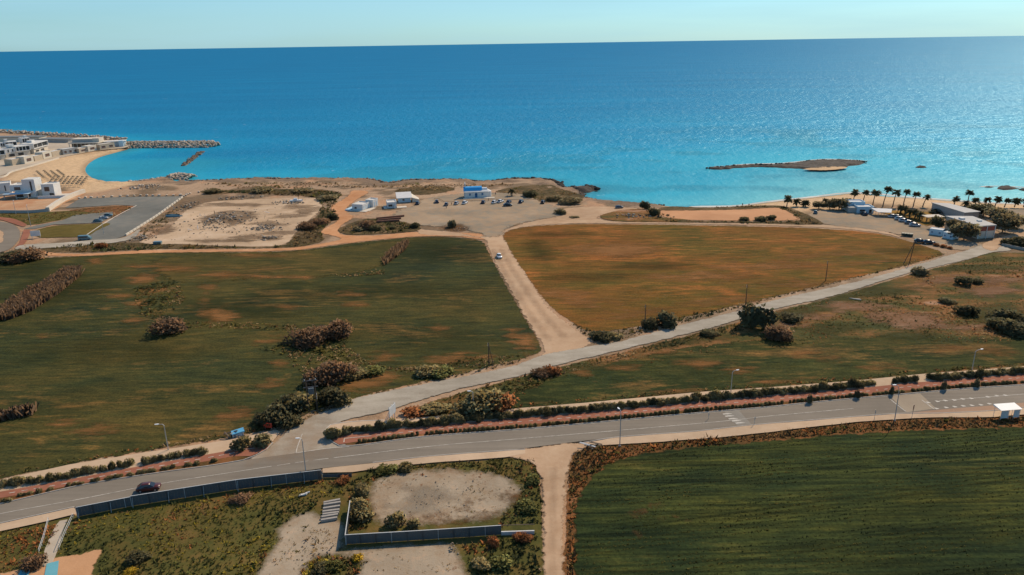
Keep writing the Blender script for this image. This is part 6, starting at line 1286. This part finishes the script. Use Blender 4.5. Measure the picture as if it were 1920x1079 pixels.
for u, v, hd, cl, l in ((819, 381, H+.2, 'navy', 'dark car farthest left of those before the chapel'), (837, 386, H, 'grey', 'grey car, second of those before the chapel'), (856, 384, H-.2, 'silver', 'silver car, third of those before the chapel'), (871.5, 383, H-.3, 'white', 'white car parked just below the chapel wall'), (906, 382, H-.1, 'navy', 'navy car below the right end of the chapel'),
                        (927.5, 382, H-.5, 'white', 'white car, left of the two right of the chapel'), (938.5, 380.5, H-.5, 'white', 'white car, right of the two right of the chapel'), (954, 381.5, H-.3, 'navy', 'navy car half hidden behind a black one'), (952, 387.5, 0.1, 'black', 'black car parked sideways, nearest in the gravel car park'), (977, 381, H-.3, 'navy', 'navy car standing alone right of the black one'), (1018, 382, H-.2, 'black', 'dark car at the foot of the headland scrub'), (783, 384, H, 'navy', 'dark blue car beside the white tent roof')):
    car(u, v, hd, cl, l, gp, 1.12)
car(1161, 391, 0.15, 'grey', 'grey car alone on the sand near the shore'); car(1529, 401, H-.4, 'teal', 'blue grey car with a white roof by the beach trees')
gl = 'cars in the small left car park'
car(184, 417, 0.25, 'teal', 'nearest of three cars in the small left car park', gl); car(194.5, 411.5, 0.25, 'silver', 'middle of three cars in the small left car park', gl); car(203, 406.5, 0.25, 'teal', 'farthest of three cars in the small left car park', gl)
gr_ = 'cars beside the beach bar'
for u, v, hd, cl, l in ((1619.5, 404, H, 'black', 'dark car parked against the beach bar'), (1674.5, 409, -.3, 'silver', 'silver car next to the flat canopy'), (1683, 410, -.3, 'grey', 'grey car, second from the canopy'), (1687, 413.5, -.3, 'silver', 'silver car, third from the canopy'), (1695, 417, -.3, 'silver', 'long silver car, fourth from the canopy'), (1706, 421, -.3, 'grey', 'grey car, fifth from the canopy'), (1715, 425.5, -.3, 'silver', 'silver car, last in the row from the canopy'), (1725, 456, -.5, 'black', 'black car, left of two at the field corner'), (1741, 458, -.3, 'black', 'black car, right of two at the field corner')):
    car(u, v, hd, cl, l, gr_, 1.1)
# dark van at the car park gate, wrecked boat in the quarry, skip
e = empty('van', G(160, 450.5), 0.12, 'dark teal van parked at the car park entrance', 'van'); B().loft([[(x, -.95, .35), (x, -.95, z), (x, -.8, z+.25), (x, .8, z+.25), (x, .95, z), (x, .95, .35)] for x, z in ((-2.6, 1.9), (1.5, 1.9), (2.1, 1.1), (2.6, .9))]).build('body', M['paint_teal'], e, False); B().box(-2.3, 1.3, -.97, .97, 1.25, 1.75).build('windows', M['car_glass'], e)
for x in (-1.7, 1.7):
    for y in (-.85, .85): B().tube([(x, y-.1, .35), (x, y+.1, .35)], .35, 12).build('wheel', M['tyre'], e)
e = empty('boat', G(327, 406.5), 0.0, 'dark upturned boat hull lying in the quarry yard', 'boat'); B().loft([[(x, -w_, 0.1), (x, -w_*.8, h_*.7), (x, 0, h_), (x, w_*.8, h_*.7), (x, w_, 0.1)] for x, w_, h_ in ((-4, 1.0, 1.0), (-1, 1.4, 1.3), (2, 1.1, 1.1), (4.2, .15, .4))]).build('hull', M['paint_teal'], e); B().box(-3.5, 3, -.06, .06, 1.0, 1.4).build('keel', M['bark'], e)
e = empty('skip', G(296, 458), 0.1, 'grey steel skip at the lower edge of the quarry yard', 'skip'); B().quadbox([(-1.6, -.9), (1.6, -.9), (1.6, .9), (-1.6, .9)], 0.1, 1.2).build('tub', M['paint_teal'], e); B().box(-1.7, 1.7, -1.0, -.91, 1.0, 1.3).build('rim', M['grey_wall'], e)
e = empty('work_boat', G(555, 380), 0.2, 'small white boat on a frame at the top of the quarry yard', 'boat'); B().loft([[(x, -w_, 1.4), (x, -w_*.5, .5), (x, 0, .3), (x, w_*.5, .5), (x, w_, 1.4)] for x, w_ in ((-3, .9), (0, 1.2), (2, .9), (3.6, .1))]).build('hull', M['paint_white'], e); B().box(-1, .8, -.6, .6, 1.4, 2.3).build('cabin', M['paint_white'], e); B().box(1.5, 1.65, -.07, .07, 1.4, 4.0).build('mast', M['bark'], e)

# ================================================================== street furniture
def lamp(u, v, h, arm, yaw, label, curved=False):
    p = G(u, v); e = empty('street_lamp', p, yaw, label, 'street lamp', 'street lamps along the main road'); b = B()
    if curved: b.tube([(0, 0, 0), (0, 0, h*.72), (arm*.12, 0, h*.86), (arm*.45, 0, h*.96), (arm, 0, h)], [.11, .08, .07, .06, .05], 8)
    else: b.tube([(0, 0, 0), (0, 0, h*.93), (arm*.25, 0, h*.98), (arm, 0, h)], [.11, .08, .06, .05], 8)
    b.build('pole', M['galvanised'], e)
    hd = B().loft([[(arm-.1+x, -w_, h-.02), (arm-.1+x, -w_, h+.07), (arm-.1+x, w_, h+.07), (arm-.1+x, w_, h-.02)] for x, w_ in ((0, .08), (.25, .18), (.7, .15), (.85, .06))]).build('lamp_head', M['lamp_glass'], e)
    B().box(arm+.1, arm+.55, -.11, .11, h-.07, h-.025).build('lens', M['lamp_clear'], hd); B().box(-.2, .2, -.2, .2, 0, .3).build('footing', M['concrete'], e)
lamp(316, 846, 6.4, 1.0, math.pi+.2, 'tall street lamp leaning over the left hedge row', ) ; lamp(575, 899, 9.0, .5, math.pi, 'street lamp behind the hoarding at the road junction'); lamp(888, 777, 5.8, .5, math.pi, 'street lamp rising from the hedge before the big olive bush')
lamp(1162, 838, 8.4, .6, math.pi/2+.4, 'street lamp on the near verge right of the dirt track'); lamp(1370, 739, 6.0, 1.0, .3, 'thin street lamp behind the long hedge, middle right'); lamp(1677, 790, 8.8, 1.0, math.pi+.1, 'curved street lamp between the crossing and the bus stop', True); lamp(1822, 697, 5.8, 1.6, .3, 'thin street lamp behind the long hedge, far right')
for u, v, h, l in ((58, 424, 10, 'thin lamp post beside the roundabout path'), (30, 402, 7, 'thin lamp post by the villa garden wall'), (195, 440, 8, 'thin lamp post on the car park kerb')): lamp(u, v, h, .8, 2.0, l)
def pole(u, v, h, label, fittings=1, lean=0.0):
    e = empty('utility_pole', G(u, v), random.uniform(-.3, .3), label, 'utility pole', 'timber poles along the side road'); b = B().tube([(0, 0, 0), (lean*.5, 0, h*.5), (lean, 0, h)], [.16, .13, .10], 8).build('post', M['timber_pole'], e)
    for k in range(3): B().tube([(lean-.16, 0, h-.3-.35*k), (lean-.16, 0, h-.12-.35*k)], .06, 6).build('insulator', M['insulator'], b)
    return e
e = pole(917, 685, 6.4, 'timber utility pole by the side road, left of the dirt track', 1); B().tube([(1.2, .4, 0), (.06, 0, 5.6)], .09, 6).build('stay', M['timber_pole'], e)
pole(1209, 613, 6.9, 'timber utility pole next to the two dark bushes'); pole(1398, 571, 6.6, 'timber utility pole above the large dark round bush'); pole(1548, 527, 7.2, 'timber utility pole in the middle of the far side road')
e = pole(1705, 494, 8.4, 'leaning pair of timber poles at the right corner of the brown field', 1, .9); B().tube([(-2.6, -.4, 0), (.8, 0, 8.0)], [.14, .10], 8).build('strut', M['timber_pole'], e)
# transformer on two poles
e = empty('transformer_poles', G(587, 768), .25, 'pair of timber poles carrying crossarms and a transformer in the thicket', 'transformer')
for x in (-.95, .95): B().tube([(x, 0, 0), (x, 0, 7.6)], [.17, .12], 8).build('post', M['timber_pole'], e)
for z in (7.2, 5.6): B().box(-1.6, 1.6, -.1, .1, z, z+.18).build('crossarm', M['dark_metal'], e)
tb = B().box(-.65, .65, -.45, .45, 4.0, 5.3).build('transformer', M['fence_sheet'], e)
for k in range(3): B().tube([(-.4+.4*k, 0, 5.301), (-.4+.4*k, 0, 5.58)], .07, 6).build('bushing', M['insulator'], tb); B().tube([(-1.2+1.2*k, 0, 7.385), (-1.2+1.2*k, 0, 7.75)], .07, 6).build('insulator', M['insulator'], e)
for k in range(4): B().tube([(1.12, 0, 2.6+.4*k), (1.12, 0, 2.8+.4*k)], .07, 6).build('insulator', M['insulator'], e)
# roadside billboard seen from its back edge
e = empty('billboard', G(737, 788), 1.25, 'roadside billboard on a white steel frame seen nearly edge on', 'billboard')
B().box(-1.5, 1.5, -.06, .06, 1.4, 3.6).build('panel', M['white_wall'], e)
for x in (-1.2, 0, 1.2): B().box(x-.08, x+.08, .065, .2, 0, 3.8).build('post', M['fence_cap'], e); B().tube([(x, 1.5, 0), (x, .2, 2.6)], .06, 6).build('brace', M['fence_cap'], e)
for z in (1.6, 3.3): B().box(-1.5, 1.5, .205, .29, z, z+.1).build('rail', M['fence_cap'], e)
e = empty('red_sign', G(503, 806), -.1, 'red rectangular board in front of the dark thicket', 'sign'); B().box(-.95, .95, -.05, .05, .5, 1.6).build('panel', M['sign_red'], e); [B().box(x-.05, x+.05, .055, .15, 0, 1.6).build('post', M['galvanised'], e) for x in (-.7, .7)]
e = empty('info_board', G(68, 447), .2, 'white information board beside the roundabout', 'sign'); B().box(-2.0, 2.0, -.1, .1, 1.0, 3.4).build('panel', M['white_wall'], e); [B().box(x-.1, x+.1, .105, .3, 0, 3.0).build('post', M['galvanised'], e) for x in (-1.6, 1.6)]
def sign(u, v, h, w_, label, shape='square'):
    e = empty('traffic_sign', G(u, v), ROAD_ANG+.6, label, 'traffic sign', 'traffic signs by the main road'); B().tube([(0, 0, 0), (0, 0, h)], .045, 8).build('post', M['galvanised'], e)
    if shape == 'square': B().box(-w_/2, w_/2, -.06, -.05+.01, h-w_*1.3, h).build('plate', M['sign_back'], e); B().box(-.2, .2, -.06, -.045, h-w_*1.3-.4, h-w_*1.3-.02).build('lower_plate', M['dark_metal'], e)
    else: B().loft([[(-w_/2, y, h-w_), (w_/2, y, h-w_), (0, y, h)] for y in (-.06, -.046)]).build('plate', M['grey_wall'], e)
sign(1709.5, 784, 3.2, .85, 'brown backed square sign near the bus stop'); sign(1639, 789, 2.6, .8, 'small triangular sign left of the curved lamp', 'tri'); sign(1414, 798, 2.2, .7, 'small triangular sign beside the first crossing', 'tri'); sign(1328, 788, 1.8, .6, 'small sign on the road just before the first crossing', 'tri')
# bus shelter
e = empty('bus_shelter', G(1886, 783), ROAD_ANG*.6, 'white roofed bus shelter beside the main road at the right edge', 'bus shelter')
B().quadbox([(-2.5, -1.2), (2.5, -1.2), (2.5, 1.3), (-2.5, 1.3)], 2.4, (2.45, 2.45, 2.8, 2.8)).build('roof', M['shelter_roof'], e)
B().box(-2.1, -.5, -1.0, -.94, .4, 2.2).build('back_panel', M['fence_cap'], e); B().box(.9, 2.1, -1.0, -.94, .4, 2.2).build('back_panel', M['fence_cap'], e)
for x in (-2.2, -.4, .8, 2.2): B().tube([(x, -1.0, 0), (x, -1.0, 2.4)], .05, 6).build('post', M['fence_cap'], e)
for x in (-2.2, 2.2): B().tube([(x, 1.0, 0), (x, 1.0, 2.5)], .05, 6).build('post', M['fence_cap'], e)
B().box(-1.8, 1.8, -.8, -.4, .42, .5).build('bench', M['bark'], e)
# hoarding: sheet panels one by one
def hoarding(pts, h, plen, label, posts=True, cap=True, support=0.0, gap=0.12):
    P = linear(GP(pts), 0.5, False); tot = 0; out = [P[0]]; acc = 0
    for i in range(1, len(P)):
        acc += (P[i]-P[i-1]).length
        if acc >= plen: out.append(P[i]); acc = 0
    out.append(P[-1]); e = empty('hoarding', out[0], 0, label, 'fence')
    for i in range(len(out)-1):
        a, b = out[i]-out[0], out[i+1]-out[0]; dv = b-a; L = dv.length
        if L < .3: continue
        an = math.atan2(dv.y, dv.x); hh = h*(1 if not hasattr(h, '__call__') else 1); pb = B()
        n = max(4, int(L/.25)); # corrugated sheet
        for k in range(n):
            x0 = L*k/n+.005; x1 = L*(k+1)/n; d_ = .03 if k % 2 else 0
            pb.box(x0, x1, -.02+d_, .02+d_, gap+random.uniform(-.03, .03), hh)
        o = pb.build('panel', M['fence_sheet'], e); o.location = a; o.rotation_euler = (random.uniform(-.03, .03), 0, an)
        po = B().box(-.05, .05, -.16, -.06, 0, hh+.05).build('post', M['dark_metal' if i % 3 else 'fence_post'], e); po.location = a; po.rotation_euler.z = an
        if cap: cp_ = B().box(0, L, -.05, .08, hh+.002, hh+.07).build('cap', M['fence_cap'], e); cp_.location = a; cp_.rotation_euler.z = an
        if support and i % 2 == 0: st_ = B().tube([(0.3, -.1, hh*.9), (0.3, -support, 0)], .045, 6).build('strut', M['fence_post'], e); st_.location = a; st_.rotation_euler.z = an
    return e
hoarding([(146, 970), (248, 950)], 2.0, 2.6, 'grey sheet hoarding below the main road, left section', support=.8); hoarding([(248, 950), (450, 918), (604, 900)], 2.15, 2.6, 'blue grey sheet hoarding below the main road, long right section', support=.8)
hoarding([(606, 897), (660, 896)], .9, 2.6, 'low stub of sheet hoarding ending at the weedy corner', cap=False)
hoarding([(649, 1022), (700, 1019), (770, 1015), (880, 1008), (940, 1004)], 1.95, 2.5, 'tall grey panel fence along the near side of the gravel yard', support=0)
hoarding([(649, 1022), (654, 985), (658, 956)], 1.9, 2.5, 'grey panel fence along the left side of the gravel yard')
tag(ribbon('low_wall', GP([(940, 1004), (1002, 1002)]), .12, M['fence_cap'], 0, .75), 'low block wall ending the near fence of the gravel yard', 'wall')
tag(ribbon('rail', GP([(940, 996), (1002, 994)]), .05, M['bark'], 1.1, 1.2), 'rusty rail above the low block wall', 'rail')
# concrete beams, driveway railings, litter
for i, (a, b) in enumerate((((607, 947), (638, 941)), ((607, 951), (639, 946)), ((606, 958), (638, 953)), ((605, 964), (637, 960)), ((605, 969), (636, 965)), ((603, 974), (634, 969)), ((602, 980), (633, 975)))):
    p, q = G(*a), G(*b); dv = q-p; o = B().box(0, dv.length, -.24, .24, 0, .5).build('concrete_beam', M['concrete'], bevel=.03); o.location = (p.x, p.y, .12); o.rotation_euler.z = math.atan2(dv.y, dv.x)
    tag(o, ('topmost', 'second', 'third', 'fourth', 'fifth', 'sixth', 'lowest')[i]+' of the grey concrete beams beside the yard fence', 'beam', 'concrete beams beside the yard fence')
for pts, l in (([(92, 979), (84, 1010), (74, 1040)], 'left white handrail of the small driveway'), ([(138, 972), (124, 1002), (112, 1032)], 'right white handrail of the small driveway')):
    Pq = catmull(GP(pts), 2.0, False); e = empty('handrail', Pq[0], 0, l, 'railing'); Q = [p-Pq[0] for p in Pq]
    B().tube([q+Vector((0, 0, 1.0)) for q in Q], .04, 6).build('rail', M['fence_cap'], e); B().tube([q+Vector((0, 0, .55)) for q in Q], .03, 6).build('rail', M['fence_cap'], e)
    for q in Q: B().tube([q, q+Vector((0, 0, 1.0))], .04, 6).build('post', M['fence_cap'], e)
e = empty('cabin_wreck', G(447, 818), .5, 'small wrecked blue and white cabin dumped beside the pavement', 'wreck'); B().quadbox([(-1.3, -.6), (1.3, -.6), (1.3, .6), (-1.3, .6)], .9, (1.0, 1.2, 1.5, 1.3)).build('roof', M['tarp_blue'], e); B().box(-1.2, -1.0, -.55, .55, 0, .95).build('wall', M['white_wall'], e); B().box(.9, 1.1, -.5, .5, 0, 1.0).build('wall', M['white_wall'], e); B().box(-.9, .8, -.5, -.42, .1, .8).build('wall', M['pale_blue'], e)
e = empty('scrap_sheet', G(568, 930), .3, 'crumpled white sheet lying in the weeds below the hoarding', 'scrap'); B().quadbox([(-.8, -.3), (.7, -.2), (.9, .3), (-.6, .35)], .15, (.3, .5, .35, .25)).quadbox([(.5, .1), (1.3, .35), (1.25, .5), (.45, .3)], .2, .42).build('sheet', M['white_wall'], e)
e = empty('white_slab', G(1604, 562), -.2, 'pale broken concrete slab in the scrub below the side road', 'slab'); B().quadbox([(-1.9, .5), (-.6, -.3), (1.5, -.9), (1.3, .1)], .1, .35).build('slab', M['concrete'], e)
for i, (u, v, l) in enumerate(((1693, 443, 'dark waste bin, first from the left at the brown field corner'), (1698, 443.5, 'dark waste bin, second from the left at the brown field corner'), (1703, 444, 'dark waste bin, third from the left at the brown field corner'), (1708, 444.5, 'dark waste bin, rightmost at the brown field corner'))):
    e = empty('waste_bin', G(u, v), -.2, l, 'bin', 'waste bins'); B().quadbox([(-.6, -.5), (.6, -.5), (.6, .5), (-.6, .5)], .25, 1.2).build('tub', M['bin_green'], e); B().quadbox([(-.65, -.55), (.65, -.55), (.65, .55), (-.65, .55)], 1.205, (1.3, 1.3, 1.5, 1.5)).build('lid', M['bin_green'], e)
# low posts and a rail along the chapel car park
e = empty('timber_rail', G(814, 378), 0, 'low timber rail along the top of the gravel car park', 'rail'); Pq = catmull(GP([(814, 375), (824, 375), (832, 380), (870, 379), (930, 377), (1005, 376)]), 4, False); B().tube([q-e.location+Vector((0, 0, .6)) for q in Pq], .09, 6).build('rail', M['bark'], e)
for q in Pq: B().tube([q-e.location, q-e.location+Vector((0, 0, .7))], .08, 6).build('post', M['bark'], e)
# straw parasols on the cove beach
t_ = empty('parasol', (0, 0, 0), 0, 'straw parasol among the rows on the cove beach', 'parasol', 'straw parasols on the cove beach'); B().tube([(0, 0, 0), (0, 0, 2.2)], .06, 6).build('pole', M['bark'], t_); B().tube([(0, 0, 1.9), (0, 0, 2.25), (0, 0, 2.7)], [1.12, .82, .05], 10).build('canopy', M['thatch'], t_)
def zg(p):  # height of the sloping beach is small; keep parasols on the flat
    return Vector((p.x, p.y, -0.02))
spots = []
for a, b in (((70.8, 327), (83, 338)), ((84, 326), (97, 337)), ((97, 326.5), (110, 336)), ((109, 325), (121, 334))):
    for k in range(6): spots.append((a[0]+(b[0]-a[0])*k/5, a[1]+(b[1]-a[1])*k/5))
for rw in range(5):
    for k in range(8):
        x = 104+rw*-2.5+k*8.6; y = 336.5+rw*3.2+k*0.55-(k*.35)
        if x < 172: spots.append((x, y))
for i, (u, v) in enumerate(spots):
    if i == 0: t_.location = zg(G(u, v))
    else: dup(t_, zg(G(u, v)), random.uniform(0, 3))
# people on the gravel car park and the beach
def person_mesh():
    me = bpy.data.meshes.new('person'); J = [(0, 0, .95), (0, 0, 1.2), (0, 0, 1.42), (0, 0, 1.53), (0, .02, 1.66), (0, .02, 1.74), (.10, 0, .9), (.11, .02, .5), (.11, 0, .08), (.11, -.16, .04), (-.10, 0, .9), (-.12, -.06, .5), (-.13, .04, .08), (-.13, -.12, .04), (.2, 0, 1.4), (.25, .03, 1.12), (.25, -.06, .88), (-.2, 0, 1.4), (-.25, .02, 1.12), (-.24, -.08, .88)]
    E = [(0, 1), (1, 2), (2, 3), (3, 4), (4, 5), (0, 6), (6, 7), (7, 8), (8, 9), (0, 10), (10, 11), (11, 12), (12, 13), (2, 14), (14, 15), (15, 16), (2, 17), (17, 18), (18, 19)]
    R = [.15, .14, .15, .06, .10, .07, .10, .07, .05, .045, .10, .07, .05, .045, .07, .055, .04, .07, .055, .04]
    me.from_pydata(J, E, []); o = bpy.data.objects.new('person', me); C.objects.link(o); m_ = o.modifiers.new('skin', 'SKIN')
    if not me.skin_vertices: me.attributes  # created by the modifier
    for v_, r_ in zip(me.skin_vertices[0].data, R): v_.radius = (r_, r_)
    me.skin_vertices[0].data[0].use_root = True
    o.modifiers.new('sub', 'SUBSURF').levels = 1; o.modifiers['sub'].render_levels = 1
    dg = bpy.context.evaluated_depsgraph_get(); ev = o.evaluated_get(dg); nm_ = bpy.data.meshes.new_from_object(ev); bpy.data.objects.remove(o); return nm_
try:
    pm = person_mesh()
except Exception as ex:
    pm = None
if pm:
    def clothes(name, top, legs):
        t = NT(name); z = t.n('ShaderNodeSeparateXYZ'); t.l(t.n('ShaderNodeTexCoord').outputs['Object'], z.inputs[0])
        c = t.ramp(t.math('DIVIDE', z.outputs[2], 1.8), [(0.0, (0.03, 0.025, 0.02)), (0.06, legs), (0.50, top), (0.83, (0.35, 0.2, 0.13)), (0.935, (0.03, 0.02, 0.015))]); 
        t.m.node_tree.nodes[-1]
        for nd in t.t.nodes:
            if nd.bl_idname == 'ShaderNodeValToRGB': nd.color_ramp.interpolation = 'CONSTANT'
        t.l(c, t.bsdf.inputs['Base Color']); t.bsdf.inputs['Roughness'].default_value = .85; return t.m
    for i, (u, v, tp, lg, l) in enumerate(((916, 378, (.06, .05, .05), (.03, .03, .05), 'person in dark clothes standing by the rail below the chapel'), (846.5, 386, (.10, .07, .05), (.04, .04, .06), 'person standing between two cars left of the chapel'), (837, 392, (.25, .2, .15), (.06, .06, .08), 'person walking on the gravel below the grey car'), (929, 367, (.05, .05, .06), (.03, .03, .04), 'person standing on the pale path right of the chapel'), (1392, 388, (.05, .05, .06), (.04, .04, .05), 'person in dark clothes at the edge of the long beach'), (1404, 389, (.3, .12, .1), (.05, .05, .07), 'second person at the edge of the long beach'))):
        me = pm if i == 0 else pm.copy(); me.materials.clear(); me.materials.append(clothes('clothes_%d' % i, tp, lg))
        o = bpy.data.objects.new('person', me); C.objects.link(o); p = G(u, v); o.location = (p.x, p.y, 0.17); o.rotation_euler.z = random.uniform(0, 6); tag(o, l, 'person'); me.polygons.foreach_set('use_smooth', np.ones(len(me.polygons), bool))
